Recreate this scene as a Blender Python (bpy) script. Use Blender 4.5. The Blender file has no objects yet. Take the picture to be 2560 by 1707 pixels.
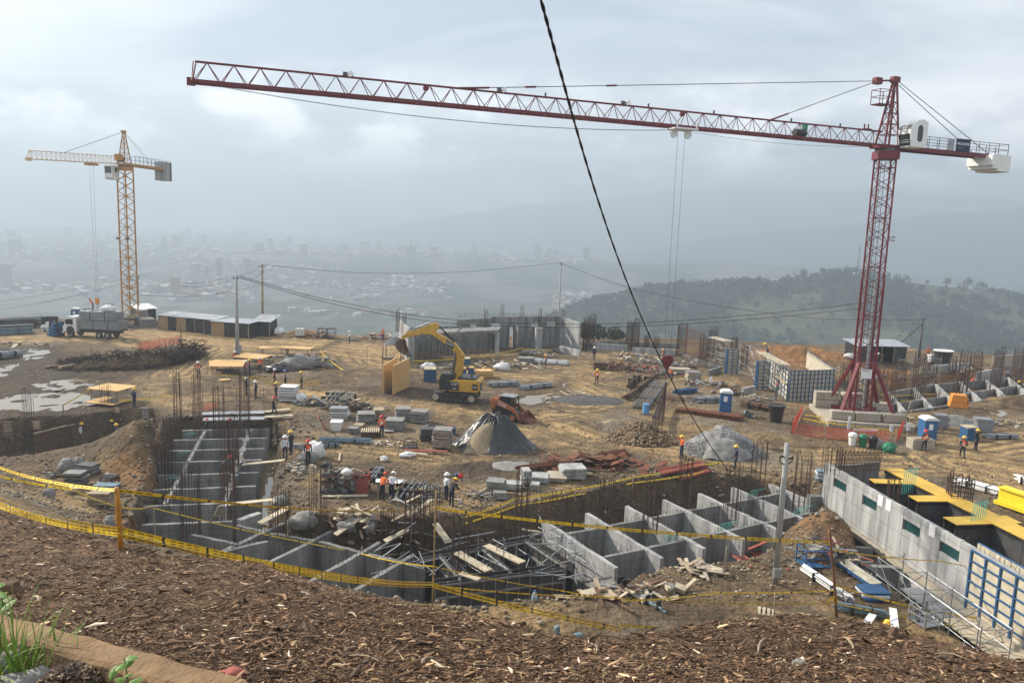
import bpy,bmesh,math,random
import numpy as np
from mathutils import Vector,Matrix
random.seed(7);RNG=np.random.default_rng(7)
S=bpy.context.scene
COL=S.collection
rad=math.radians
# ---------------------------------------------------------------- camera, sky, sun, exposure
HC=16.5;FPX=1900.0;W0,H0=2560,1707
PITCH,ROLL=rad(8.2),rad(2.0)
Fv=Vector((0,math.cos(PITCH),-math.sin(PITCH)))
U0=Vector((0,math.sin(PITCH),math.cos(PITCH)))
Rv=Vector((1,0,0))*math.cos(ROLL)+U0*math.sin(ROLL)
Uv=U0*math.cos(ROLL)-Vector((1,0,0))*math.sin(ROLL)
CAM=Vector((0,0,HC))
cd=bpy.data.cameras.new('camera');cam=bpy.data.objects.new('camera',cd);COL.objects.link(cam)
cd.sensor_width=36;cd.lens=36*FPX/W0;cd.clip_start=0.1;cd.clip_end=20000
M=Matrix((Rv,Uv,-Fv)).transposed().to_4x4();M.translation=CAM
cam.matrix_world=M
S.camera=cam
SUN_AZ=math.atan2(0.46,-0.89)  # direction towards the sun, from +x
SUN_EL=rad(33)
sun_dir=Vector((math.cos(SUN_AZ)*math.cos(SUN_EL),math.sin(SUN_AZ)*math.cos(SUN_EL),math.sin(SUN_EL)))
sl=bpy.data.lights.new('sun','SUN');sun=bpy.data.objects.new('sun',sl);COL.objects.link(sun)
sl.energy=5.0;sl.angle=rad(0.9);sl.color=(1.0,0.91,0.78)
sun.rotation_euler=sun_dir.to_track_quat('Z','Y').to_euler()
wd=bpy.data.worlds.new('World');S.world=wd;wd.use_nodes=True
wt=wd.node_tree;wt.nodes.clear()
def WN(t,**k):
 n=wt.nodes.new(t)
 for a,b in k.items():setattr(n,a,b)
 return n
wo=WN('ShaderNodeOutputWorld');bg=WN('ShaderNodeBackground')
sky=WN('ShaderNodeTexSky',sky_type='NISHITA',sun_disc=False,sun_elevation=SUN_EL,
sun_rotation=math.atan2(sun_dir.x,sun_dir.y),altitude=1800,air_density=1.0,dust_density=3.5,ozone_density=1.0)
tc=WN('ShaderNodeTexCoord')
sep=WN('ShaderNodeSeparateXYZ');wt.links.new(tc.outputs['Generated'],sep.inputs[0])
# project the view direction on a cloud deck: (x, y) / (z + k)
add=WN('ShaderNodeMath',operation='ADD');add.inputs[1].default_value=0.16
ab=WN('ShaderNodeMath',operation='ABSOLUTE');wt.links.new(sep.outputs['Z'],ab.inputs[0]);wt.links.new(ab.outputs[0],add.inputs[0])
dx=WN('ShaderNodeMath',operation='DIVIDE');dy=WN('ShaderNodeMath',operation='DIVIDE')
wt.links.new(sep.outputs['X'],dx.inputs[0]);wt.links.new(add.outputs[0],dx.inputs[1])
wt.links.new(sep.outputs['Y'],dy.inputs[0]);wt.links.new(add.outputs[0],dy.inputs[1])
cmb=WN('ShaderNodeCombineXYZ');wt.links.new(dx.outputs[0],cmb.inputs[0]);wt.links.new(dy.outputs[0],cmb.inputs[1])
# streaky high cloud
mpa=WN('ShaderNodeMapping');mpa.inputs['Scale'].default_value=(0.55,1.1,1);mpa.inputs['Rotation'].default_value=(0,0,rad(24))
mpa.inputs['Location'].default_value=(3.1,0.4,0)
wt.links.new(cmb.outputs[0],mpa.inputs[0])
na=WN('ShaderNodeTexNoise');na.inputs['Scale'].default_value=1.3;na.inputs['Detail'].default_value=7;na.inputs['Roughness'].default_value=0.52
na.inputs['Distortion'].default_value=0.55
wt.links.new(mpa.outputs[0],na.inputs['Vector'])
ra=WN('ShaderNodeMapRange');ra.inputs[1].default_value=0.36;ra.inputs[2].default_value=0.66
wt.links.new(na.outputs['Fac'],ra.inputs[0])
# heaped clouds low over the valley: a puffy field in direction space
mpb=WN('ShaderNodeMapping');mpb.inputs['Scale'].default_value=(1,1,1.9);mpb.inputs['Location'].default_value=(1.7,2.2,0.3)
wt.links.new(tc.outputs['Generated'],mpb.inputs[0])
nb=WN('ShaderNodeTexNoise');nb.inputs['Scale'].default_value=8.0;nb.inputs['Detail'].default_value=9;nb.inputs['Roughness'].default_value=0.56
wt.links.new(mpb.outputs[0],nb.inputs['Vector'])
rb=WN('ShaderNodeMapRange');rb.inputs[1].default_value=0.44;rb.inputs[2].default_value=0.62;rb.interpolation_type='SMOOTHSTEP'
wt.links.new(nb.outputs['Fac'],rb.inputs[0])
hb=WN('ShaderNodeMapRange');hb.inputs[1].default_value=0.21;hb.inputs[2].default_value=0.13;hb.interpolation_type='SMOOTHSTEP'
wt.links.new(sep.outputs['Z'],hb.inputs[0])
hm=WN('ShaderNodeMath',operation='MULTIPLY');wt.links.new(rb.outputs[0],hm.inputs[0]);wt.links.new(hb.outputs[0],hm.inputs[1])
mx1=WN('ShaderNodeMix',data_type='RGBA');mx2=WN('ShaderNodeMix',data_type='RGBA')
wt.links.new(ra.outputs[0],mx1.inputs['Factor'])
mcap=WN('ShaderNodeMath',operation='MULTIPLY');mcap.inputs[1].default_value=0.85
wt.links.new(hm.outputs[0],mcap.inputs[0]);wt.links.new(mcap.outputs[0],mx2.inputs['Factor'])
skm=WN('ShaderNodeMix',data_type='RGBA');skm.inputs['Factor'].default_value=0.72
skm.inputs['B'].default_value=(6.6,7.5,9.0,1)
wt.links.new(sky.outputs[0],skm.inputs['A'])
wt.links.new(skm.outputs['Result'],mx1.inputs['A']);mx1.inputs['B'].default_value=(14.2,14.5,14.8,1)
wt.links.new(mx1.outputs['Result'],mx2.inputs['A']);mx2.inputs['B'].default_value=(28.0,27.4,26.9,1)
wt.links.new(mx2.outputs['Result'],bg.inputs['Color']);bg.inputs['Strength'].default_value=0.057
wt.links.new(bg.outputs[0],wo.inputs['Surface'])
S.view_settings.view_transform='Standard';S.view_settings.look='None'
S.view_settings.exposure=0.85;S.view_settings.gamma=1.0;S.view_settings.use_curve_mapping=False
S.cycles.use_denoising=True
try:S.cycles.denoiser='OPENIMAGEDENOISE'
except Exception:pass
S.cycles.max_bounces=5;S.cycles.diffuse_bounces=2;S.cycles.glossy_bounces=2;S.cycles.transmission_bounces=4
S.cycles.volume_bounces=1;S.cycles.transparent_max_bounces=6
S.cycles.sample_clamp_indirect=6.0
# ---------------------------------------------------------------- pixels to places
def ray(px,py):return Fv*FPX+Rv*(px-1280)-Uv*(py-853.5)
def G(px,py,z=0.0):  # where the sight line meets the level z
 d=ray(px,py);return CAM+d*((z-HC)/d.z)
def D(px,py,y):  # where it meets the distance y
 d=ray(px,py);return CAM+d*(y/d.y)
def pxm(p):return FPX/(Vector(p)-CAM).dot(Fv)  # pixels per metre at a place
# ---------------------------------------------------------------- materials
MATS={}
def nt(m):return m.node_tree.nodes,m.node_tree.links
def mat(name,col,rough=0.7,metal=0.0,var=0.25,scale=1.5,bump=0.0,bscale=20.0,spec=0.4,col2=None,objcol=False,dirt=0.0,coords='Position',stretch=None):
 """Base colour broken up by world-space noise; optional second colour in blotches, relief and dirt."""
 if name in MATS:return MATS[name]
 m=bpy.data.materials.new(name);m.use_nodes=True;MATS[name]=m
 N,L=nt(m);b=N['Principled BSDF']
 b.inputs['Roughness'].default_value=rough;b.inputs['Metallic'].default_value=metal
 b.inputs['Specular IOR Level'].default_value=spec
 if coords=='Position':vec=N.new('ShaderNodeNewGeometry').outputs['Position']
 else:vec=N.new('ShaderNodeTexCoord').outputs['Object']
 if stretch:
  mp=N.new('ShaderNodeMapping');mp.inputs['Scale'].default_value=stretch;L.new(vec,mp.inputs[0]);vec=mp.outputs[0]
 n=N.new('ShaderNodeTexNoise');n.inputs['Scale'].default_value=scale;n.inputs['Detail'].default_value=6;n.inputs['Roughness'].default_value=0.62
 L.new(vec,n.inputs['Vector'])
 mr=N.new('ShaderNodeMapRange');mr.inputs[1].default_value=0.3;mr.inputs[2].default_value=0.7
 mr.inputs[3].default_value=1-var;mr.inputs[4].default_value=1+var
 L.new(n.outputs['Fac'],mr.inputs[0])
 if objcol:base=N.new('ShaderNodeObjectInfo').outputs['Color']
 elif col2:
  mx=N.new('ShaderNodeMix');mx.data_type='RGBA';mx.inputs['A'].default_value=(*col,1);mx.inputs['B'].default_value=(*col2,1)
  n2=N.new('ShaderNodeTexNoise');n2.inputs['Scale'].default_value=scale*0.6;n2.inputs['Detail'].default_value=5
  L.new(vec,n2.inputs['Vector'])
  r2=N.new('ShaderNodeMapRange');r2.inputs[1].default_value=0.42;r2.inputs[2].default_value=0.62;L.new(n2.outputs['Fac'],r2.inputs[0])
  L.new(r2.outputs[0],mx.inputs['Factor']);base=mx.outputs['Result']
 else:
  rg=N.new('ShaderNodeRGB');rg.outputs[0].default_value=(*col,1);base=rg.outputs[0]
 vm=N.new('ShaderNodeVectorMath');vm.operation='SCALE';L.new(base,vm.inputs[0]);L.new(mr.outputs[0],vm.inputs['Scale'])
 out=vm.outputs[0]
 if dirt>0:
  n3=N.new('ShaderNodeTexNoise');n3.inputs['Scale'].default_value=3.1;n3.inputs['Detail'].default_value=8;L.new(vec,n3.inputs['Vector'])
  r3=N.new('ShaderNodeMapRange');r3.inputs[1].default_value=0.5;r3.inputs[2].default_value=0.68;r3.inputs[4].default_value=dirt;L.new(n3.outputs['Fac'],r3.inputs[0])
  mx=N.new('ShaderNodeMix');mx.data_type='RGBA';L.new(out,mx.inputs['A']);mx.inputs['B'].default_value=(0.2,0.145,0.085,1)
  L.new(r3.outputs[0],mx.inputs['Factor']);out=mx.outputs['Result']
 L.new(out,b.inputs['Base Color'])
 if bump>0:
  nb_=N.new('ShaderNodeTexNoise');nb_.inputs['Scale'].default_value=bscale;nb_.inputs['Detail'].default_value=5;L.new(vec,nb_.inputs['Vector'])
  bp=N.new('ShaderNodeBump');bp.inputs['Strength'].default_value=bump;bp.inputs['Distance'].default_value=0.08
  L.new(nb_.outputs['Fac'],bp.inputs['Height']);L.new(bp.outputs[0],b.inputs['Normal'])
 return m
def attr_mat(name,rough=0.9,bump=0.0,bscale=8.0,var=0.3,scale=1.2,bdist=0.1,spec=0.25):
 """Colour from the mesh's own colour attribute 'col', broken up by noise."""
 m=mat(name,(0.5,0.5,0.5),rough,0,var,scale,bump,bscale,spec)
 N,L=nt(m)
 a=N.new('ShaderNodeAttribute');a.attribute_name='col'
 for n in N:
  if n.type=='VECT_MATH':L.new(a.outputs['Color'],n.inputs[0])
  if n.type=='BUMP':n.inputs['Distance'].default_value=bdist
 return m
MT=dict(
red=mat('crane_red',(0.13,0.007,0.014),0.45,var=0.2,dirt=0.12),
yellow=mat('crane_yellow',(0.42,0.20,0.028),0.5,var=0.2,dirt=0.2),
cream=mat('faded_yellow',(0.62,0.46,0.30),0.6,var=0.15,dirt=0.15),
excav=mat('machine_yellow',(0.55,0.32,0.04),0.5,var=0.2,dirt=0.55),
black=mat('black_paint',(0.018,0.018,0.020),0.45,var=0.2,dirt=0.15),
rubber=mat('rubber',(0.022,0.021,0.02),0.85,dirt=0.5),
steel=mat('galvanised',(0.30,0.315,0.33),0.45,0.55,var=0.2,scale=4,dirt=0.15),
dsteel=mat('dark_steel',(0.085,0.085,0.09),0.55,0.4,var=0.3,dirt=0.2),
rust=mat('rusty_steel',(0.16,0.060,0.032),0.85,0.1,var=0.4,scale=5),
rebar=mat('rebar',(0.070,0.042,0.032),0.8,0.25,var=0.35,scale=3),
conc=mat('concrete',(0.225,0.222,0.212),0.88,var=0.34,scale=0.8,stretch=(2.2,2.2,.35),bump=0.15,bscale=9,col2=(0.155,0.152,0.145)),
concl=mat('pale_concrete',(0.38,0.38,0.372),0.88,var=0.3,scale=0.9,stretch=(2.0,2.0,.35),bump=0.12,bscale=9,col2=(0.27,0.27,0.265)),
conck=mat('dusty_concrete',(0.36,0.32,0.255),0.9,var=0.2,scale=1.2,bump=0.2,bscale=6,dirt=0.3),
slab=mat('grey_panel',(0.22,0.215,0.205),0.85,var=0.35,scale=3,dirt=0.35),
ply=mat('plywood',(0.58,0.36,0.14),0.65,var=0.16,scale=2,stretch=(1,6,1),dirt=0.12),
wood=mat('weathered_wood',(0.33,0.26,0.18),0.85,var=0.35,scale=4,dirt=0.2),
dwood=mat('dark_wood',(0.115,0.068,0.042),0.9,var=0.4,scale=4),
plank=mat('plank',(0.47,0.40,0.29),0.85,var=0.25,scale=3,dirt=0.35),
redplank=mat('red_edged_board',(0.30,0.075,0.06),0.8,var=0.25,dirt=0.25),
bamboo=mat('bamboo',(0.36,0.235,0.10),0.7,var=0.3,scale=5),
blue=mat('formwork_blue',(0.020,0.085,0.20),0.55,var=0.25,scale=2,dirt=0.18),
face=mat('formwork_face',(0.50,0.45,0.34),0.75,var=0.22,scale=2.5,dirt=0.3),
toilet=mat('toilet_blue',(0.028,0.115,0.27),0.5,var=0.1,dirt=0.1),
white=mat('white_plastic',(0.74,0.74,0.73),0.5,var=0.06,dirt=0.1),
offw=mat('white_paint',(0.70,0.71,0.68),0.45,var=0.06,dirt=0.08),
bag=mat('woven_bag',(0.66,0.66,0.65),0.8,var=0.12,scale=3,bump=0.5,bscale=7,dirt=0.2),
tarp=mat('black_tarp',(0.020,0.021,0.023),0.36,var=0.3,bump=0.6,bscale=3.5,spec=0.5),
net=mat('orange_net',(0.62,0.085,0.05),0.8,var=0.2),
tin=mat('tin_roof',(0.36,0.38,0.41),0.5,0.4,var=0.25,scale=1.0,dirt=0.25),
glass=mat('dark_glass',(0.02,0.028,0.03),0.08,var=0.1,spec=0.6),
ydeck=mat('yellow_deck',(0.62,0.39,0.06),0.6,var=0.12,scale=2.5,dirt=0.12),
ybeam=mat('yellow_beam',(0.78,0.60,0.03),0.5,var=0.1,dirt=0.06),
orange=mat('orange_paint',(0.66,0.24,0.03),0.55,var=0.12,dirt=0.15),
case=mat('loader_orange',(0.34,0.105,0.035),0.6,var=0.2,dirt=0.6),
green=mat('green_plastic',(0.02,0.17,0.09),0.5,var=0.12),
teal=mat('teal_conduit',(0.07,0.42,0.37),0.55,var=0.15),
pipeb=mat('blue_grey_pipe',(0.16,0.23,0.28),0.5,var=0.2),
grey=mat('pole_concrete',(0.30,0.30,0.29),0.8,var=0.15,scale=2),
cable=mat('cable_black',(0.012,0.012,0.013),0.6,var=0.1),
sand=mat('damp_sand',(0.25,0.20,0.13),0.95,var=0.25,scale=3,bump=0.4,bscale=10),
dsand=mat('wet_dark_sand',(0.07,0.067,0.063),0.9,var=0.3,scale=2,bump=0.4,bscale=6),
stone=mat('boulder',(0.21,0.205,0.19),0.85,var=0.35,scale=3,bump=0.4,bscale=6),
soil=mat('dug_soil',(0.15,0.10,0.055),0.95,var=0.4,scale=3,bump=0.6,bscale=7),
navy=mat('navy_cloth',(0.018,0.022,0.045),0.9,var=0.2),
skin=mat('skin',(0.30,0.16,0.10),0.6,var=0.08),
cloth=mat('work_cloth',(0.5,0.5,0.5),0.9,objcol=True,var=0.15,scale=6),
helm=mat('helmet_shell',(0.5,0.5,0.5),0.35,objcol=True,var=0.03),
boot=mat('boot',(0.03,0.025,0.02),0.8),
vest=mat('orange_vest',(0.78,0.13,0.035),0.75,var=0.1),
refl=mat('reflective_strip',(0.70,0.72,0.60),0.4,var=0.05),
screen=mat('white_sign',(0.78,0.78,0.78),0.6,var=0.03),
dblue=mat('banner_navy',(0.012,0.022,0.055),0.7,var=0.1),
)
for _n in('conc','concl'):  # faint joints left by the shuttering
 N,L=nt(MT[_n]);b_=N['Principled BSDF'];src=b_.inputs['Base Color'].links[0].from_socket;gq=N.new('ShaderNodeNewGeometry');fac=None
 for vec_,per in(((0,0,1),1.15),((.62,.78,0),.6)):
  dt=N.new('ShaderNodeVectorMath');dt.operation='DOT_PRODUCT';dt.inputs[1].default_value=vec_;L.new(gq.outputs['Position'],dt.inputs[0])
  dv_=N.new('ShaderNodeMath');dv_.operation='DIVIDE';dv_.inputs[1].default_value=per;L.new(dt.outputs['Value'],dv_.inputs[0])
  fr_=N.new('ShaderNodeMath');fr_.operation='FRACT';L.new(dv_.outputs[0],fr_.inputs[0]);lt=N.new('ShaderNodeMath');lt.operation='LESS_THAN';lt.inputs[1].default_value=.04;L.new(fr_.outputs[0],lt.inputs[0])
  if fac is None:fac=lt
  else:mxm=N.new('ShaderNodeMath');mxm.operation='MAXIMUM';L.new(fac.outputs[0],mxm.inputs[0]);L.new(lt.outputs[0],mxm.inputs[1]);fac=mxm
 ng=N.new('ShaderNodeSeparateXYZ');L.new(gq.outputs['Normal'],ng.inputs[0]);nl=N.new('ShaderNodeMath');nl.operation='LESS_THAN';nl.inputs[1].default_value=.5;L.new(ng.outputs['Z'],nl.inputs[0])
 sc_=N.new('ShaderNodeMapRange');sc_.inputs[3].default_value=1.0;sc_.inputs[4].default_value=.68;mu=N.new('ShaderNodeMath');mu.operation='MULTIPLY';L.new(fac.outputs[0],mu.inputs[0]);L.new(nl.outputs[0],mu.inputs[1]);L.new(mu.outputs[0],sc_.inputs[0])
 vq=N.new('ShaderNodeVectorMath');vq.operation='SCALE';L.new(src,vq.inputs[0]);L.new(sc_.outputs[0],vq.inputs['Scale']);L.new(vq.outputs[0],b_.inputs['Base Color'])
 # ---------------------------------------------------------------- mesh helpers
class MB:
 def __init__(s):s.v=[];s.f=[];s.m=[]
 def add(s,vs,fs,mi=0):
  o=len(s.v);s.v+=[tuple(v)for v in vs];s.f+=[tuple(i+o for i in f)for f in fs];s.m+=[mi]*len(fs);return s
 def box(s,c,d,rz=0.0,mi=0,rot=None):
  R_=rot if rot is not None else Matrix.Rotation(rz,3,'Z')
  c=Vector(c);vs=[]
  for z in(-.5,.5):
   for x,y in((-.5,-.5),(.5,-.5),(.5,.5),(-.5,.5)):vs.append(c+R_@Vector((x*d[0],y*d[1],z*d[2])))
  return s.add(vs,[(3,2,1,0),(4,5,6,7),(0,1,5,4),(1,2,6,5),(2,3,7,6),(3,0,4,7)],mi)
 def bar(s,a,b,w,h=None,mi=0,up=(0,0,1)):
  """a straight bar of width w and depth h from a to b"""
  a,b=Vector(a),Vector(b);d=b-a;L_=d.length
  if L_<1e-6:return s
  d.normalize();u=Vector(up)
  if abs(d.dot(u))>0.98:u=Vector((0,1,0))
  x=d.cross(u).normalized();z=x.cross(d)
  return s.box((a+b)/2,(w,L_,h or w),rot=Matrix((x,d,z)).transposed(),mi=mi)
 def tube(s,a,b,r,r2=None,n=6,mi=0,cap=True):
  a,b=Vector(a),Vector(b);d=(b-a).normalized();r2=r if r2 is None else r2
  u=Vector((0,0,1))if abs(d.z)<0.9 else Vector((1,0,0))
  x=d.cross(u).normalized();y=x.cross(d)
  vs=[p+(x*math.cos(t)+y*math.sin(t))*q for p,q in((a,r),(b,r2))for t in[2*math.pi*i/n for i in range(n)]]
  fs=[(i,(i+1)%n,n+(i+1)%n,n+i)for i in range(n)]
  if cap:fs+=[tuple(range(n-1,-1,-1)),tuple(range(n,2*n))]
  return s.add(vs,fs,mi)
 def path(s,pts,r,n=5,mi=0):
  pts=[Vector(p)for p in pts];vs=[];
  for i,p in enumerate(pts):
   d=(pts[min(i+1,len(pts)-1)]-pts[max(i-1,0)]).normalized()
   u=Vector((0,0,1))if abs(d.z)<0.95 else Vector((1,0,0))
   x=d.cross(u).normalized();y=x.cross(d);rr=r[i]if isinstance(r,(list,tuple))else r
   vs+=[p+(x*math.cos(2*math.pi*k/n)+y*math.sin(2*math.pi*k/n))*rr for k in range(n)]
  fs=[(i*n+k,i*n+(k+1)%n,(i+1)*n+(k+1)%n,(i+1)*n+k)for i in range(len(pts)-1)for k in range(n)]
  fs+=[tuple(range(n-1,-1,-1)),tuple(range((len(pts)-1)*n,len(pts)*n))]
  return s.add(vs,fs,mi)
 def prism(s,poly,z0,z1,mi=0):
  n=len(poly);vs=[(p[0],p[1],z0)for p in poly]+[(p[0],p[1],z1)for p in poly]
  fs=[tuple(range(n-1,-1,-1)),tuple(range(n,2*n))]+[(i,(i+1)%n,n+(i+1)%n,n+i)for i in range(n)]
  return s.add(vs,fs,mi)
 def side(s,poly,y0,y1,mi=0):
  """outline in x,z pushed along y"""
  n=len(poly);vs=[(p[0],y0,p[1])for p in poly]+[(p[0],y1,p[1])for p in poly]
  fs=[tuple(range(n)),tuple(range(2*n-1,n-1,-1))]+[(i+n,n+(i+1)%n,(i+1)%n,i)for i in range(n)]
  return s.add(vs,fs,mi)
 def lathe(s,prof,n=14,mi=0,c=(0,0,0)):
  vs=[(c[0]+r*math.cos(2*math.pi*k/n),c[1]+r*math.sin(2*math.pi*k/n),c[2]+z)for r,z in prof for k in range(n)]
  fs=[(i*n+k,i*n+(k+1)%n,(i+1)*n+(k+1)%n,(i+1)*n+k)for i in range(len(prof)-1)for k in range(n)]
  fs+=[tuple(range(n-1,-1,-1)),tuple(range((len(prof)-1)*n,len(prof)*n))]
  return s.add(vs,fs,mi)
 def mesh(s,name,mats):
  me=bpy.data.meshes.new(name);me.from_pydata(s.v,[],s.f)
  for m in(mats if isinstance(mats,(list,tuple))else[mats]):me.materials.append(MT[m]if isinstance(m,str)else m)
  if any(s.m):me.polygons.foreach_set('material_index',s.m)
  me.validate();me.update();return me
 def build(s,name,m,parent=None,smooth=False,bevel=0.0,kind=None):
  o=bpy.data.objects.new(name,s.mesh(name,m));COL.objects.link(o)
  if parent is not None:o.parent=parent
  if smooth:
   for p in o.data.polygons:p.use_smooth=True
  if bevel:b=o.modifiers.new('bevel','BEVEL');b.width=bevel;b.segments=2;b.limit_method='ANGLE'
  if kind:o['kind']=kind
  return o
def inst(me,name,parent=None,loc=(0,0,0),rot=(0,0,0),scale=None):
 o=bpy.data.objects.new(name,me);COL.objects.link(o);o.parent=parent;o.location=loc;o.rotation_euler=rot
 if scale:o.scale=scale
 return o
def tag(o,label,cat,group=None):
 o['label']=label;o['category']=cat
 if group:o['group']=group
 return o
def thing(name,label,cat,loc=(0,0,0),rz=0.0,group=None):
 o=bpy.data.objects.new(name,None);COL.objects.link(o);o.empty_display_size=0.2
 o.location=loc;o.rotation_euler=(0,0,rz);return tag(o,label,cat,group)
def copy_tree(o,parent=None):
 c=o.copy();COL.objects.link(c);c.parent=parent
 for ch in list(o.children):copy_tree(ch,c)
 return c
def struct(o):o['kind']='structure';return o
def text(name,s,size,m,parent,loc,rot,depth=0.004,align='CENTER'):
 c=bpy.data.curves.new(name,'FONT');c.body=s;c.size=size;c.extrude=depth;c.align_x=align;c.align_y='CENTER'
 c.resolution_u=2;o=bpy.data.objects.new(name,c);COL.objects.link(o);bpy.context.view_layer.update()
 me=bpy.data.meshes.new_from_object(o.evaluated_get(bpy.context.evaluated_depsgraph_get()));bpy.data.objects.remove(o);me.materials.append(MT[m])
 o=bpy.data.objects.new(name,me);COL.objects.link(o);o['kind']='stuff'
 o.parent=parent;o.location=loc;o.rotation_euler=rot;return o
def np_mesh(name,V,Fq,mats,cols=None,smooth=True):
 """fast mesh from arrays; Fq all faces of one size"""
 me=bpy.data.meshes.new(name);k=Fq.shape[1]
 me.vertices.add(len(V));me.vertices.foreach_set('co',V.astype(np.float32).ravel())
 me.loops.add(Fq.size);me.loops.foreach_set('vertex_index',Fq.astype(np.int32).ravel())
 me.polygons.add(len(Fq));me.polygons.foreach_set('loop_start',np.arange(0,Fq.size,k,dtype=np.int32))
 try:me.polygons.foreach_set('loop_total',np.full(len(Fq),k,dtype=np.int32))
 except Exception:pass
 if smooth:me.polygons.foreach_set('use_smooth',np.ones(len(Fq),dtype=bool))
 if cols is not None:
  a=me.color_attributes.new('col','FLOAT_COLOR','POINT')
  a.data.foreach_set('color',np.concatenate([cols,np.ones((len(cols),1))],1).astype(np.float32).ravel())
 for m in mats:me.materials.append(MT[m]if isinstance(m,str)else m)
 me.update(calc_edges=True);me.validate();return me
 # ---------------------------------------------------------------- terrain
def vnoise(x,y,seed=0):
 xi=np.floor(x).astype(np.int64);yi=np.floor(y).astype(np.int64);fx=x-xi;fy=y-yi
 def h(a,b):
  n=(a*374761393+b*668265263+seed*1442695041)&0xffffffff
  n=((n^(n>>13))*1274126177)&0xffffffff
  return((n^(n>>16))&0xffff)/65535.0
 ux=fx*fx*(3-2*fx);uy=fy*fy*(3-2*fy)
 return(h(xi,yi)*(1-ux)+h(xi+1,yi)*ux)*(1-uy)+(h(xi,yi+1)*(1-ux)+h(xi+1,yi+1)*ux)*uy
def fbm(x,y,o=4,seed=0,rough=0.5):
 s=0;a=1;t=0
 for i in range(o):s=s+a*vnoise(x*2**i,y*2**i,seed+i);t+=a;a*=rough
 return s/t-0.5
def sstep(a,b,x):t=np.clip((x-a)/(b-a),0,1);return t*t*(3-2*t)
def polypx(pts,z=0.0):return np.array([[G(a,b,z).x,G(a,b,z).y]for a,b in pts])
def sdist(x,y,P):
 """signed distance to polygon P, positive inside"""
 d=np.full(x.shape,1e9);ins=np.zeros(x.shape,bool);n=len(P)
 for i in range(n):
  ax,ay=P[i];bx,by=P[(i+1)%n];ex,ey=bx-ax,by-ay
  t=np.clip(((x-ax)*ex+(y-ay)*ey)/(ex*ex+ey*ey+1e-9),0,1)
  d=np.minimum(d,np.hypot(x-ax-t*ex,y-ay-t*ey))
  c=(ay>y)!=(by>y)
  ins^=c&(x<ex*(y-ay)/(ey if abs(ey)>1e-9 else 1e-9)+ax)
 return np.where(ins,d,-d)
def lined(x,y,P):
 d=np.full(x.shape,1e9)
 for i in range(len(P)-1):
  ax,ay=P[i];bx,by=P[i+1];ex,ey=bx-ax,by-ay
  t=np.clip(((x-ax)*ex+(y-ay)*ey)/(ex*ex+ey*ey+1e-9),0,1)
  d=np.minimum(d,np.hypot(x-ax-t*ex,y-ay-t*ey))
 return d
MS0,MS1=15.0,0.33  # the mulch bank: z = MS0 - MS1 * y
def bank_hit(px,py):
 d=ray(px,py);t=(MS0-HC)/(d.z+MS1*d.y);return CAM+d*t
CREST=[(-500,1210),(0,1270),(250,1345),(420,1392),(600,1402),(750,1440),(900,1475),(1000,1505),(1250,1562),(1400,1592),(1560,1594),(1700,1577),(1800,1562),(2000,1542),(2200,1562),(2430,1622),(2560,1652),(2900,1700),(3400,1720)]
_c=[bank_hit(*p)for p in CREST];CX=np.array([p.x/p.y for p in _c]);CY=np.array([p.y for p in _c]);_o=np.argsort(CX);CX,CY=CX[_o],CY[_o]
_kx=np.array([bank_hit(*p).x/bank_hit(*p).y for p in((0,1270),(250,1345),(420,1392),(600,1402),(1000,1505))])
KV=np.array([0.0,0.10,0.5,0.8,0.85])
PIT=polypx([(395,1050),(470,1038),(690,1042),(722,1060),(712,1130),(704,1200),(700,1255),(735,1292),(860,1290),(1000,1300),(1150,1292),(1270,1268),(1400,1238),(1520,1215),(1650,1190),(1760,1182),(1850,1187),(1960,1200),(2030,1215),(2050,1262),
(2010,1315),(1960,1345),(1870,1395),(1750,1412),(1640,1428),(1520,1464),(1420,1496),(1300,1510),(1240,1515),(1150,1520),(900,1480),(700,1425),(520,1385),(330,1345),(300,1325),(345,1230),(375,1150),(388,1095)])
TRENCH=polypx([(-250,1052),(0,1046),(200,1036),(390,1018),(420,1035),(398,1092),(370,1110),(250,1120),(60,1142),(-250,1165)])
RPIT=polypx([(2215,965),(2330,935),(2600,930),(2900,960),(2700,1015),(2480,998),(2330,1026),(2210,1034)])
WPIT=polypx([(2110,1290),(2180,1275),(2620,1505),(2700,1640),(2520,1690),(2200,1455),(2130,1370)])
EDGE=[(-700,786),(-300,790),(0,797),(350,800),(560,806),(700,836),(900,843),(1450,846),(1800,850),(2000,862),(2150,862),(2350,880),(2560,888),(2900,905),(3500,930)]
_e=[G(*p)for p in EDGE];EX=np.array([p.x for p in _e]);EY=np.array([p.y for p in _e])
PUD=[polypx(p)for p in([(-150,1000),(60,985),(150,975),(235,985),(270,1000),(245,1012),(180,1022),(60,1028),(-150,1034)],
[(95,958),(190,938),(290,945),(270,962),(180,972),(90,978)],
[(30,890),(60,870),(140,866),(130,882),(60,903)],
[(-40,915),(45,906),(60,925),(10,940),(-60,945)],
[(1270,1003),(1330,985),(1395,990),(1370,1005),(1300,1012)],
[(1398,958),(1412,945),(1420,962),(1405,975)],
[(2455,1030),(2520,1012),(2545,1025),(2500,1038)],
[(-100,880),(10,872),(5,890),(-100,900)])]
CURB=[(bank_hit(-420,1452).x,bank_hit(-420,1452).y),(bank_hit(-40,1535).x,bank_hit(-40,1535).y),(bank_hit(600,1712).x,bank_hit(600,1712).y),(bank_hit(760,1790).x,bank_hit(760,1790).y)]
cp=np.array(CURB)
BUMPS=[]  # mounds that belong to the ground: (px, py, rx, ry, height)
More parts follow.
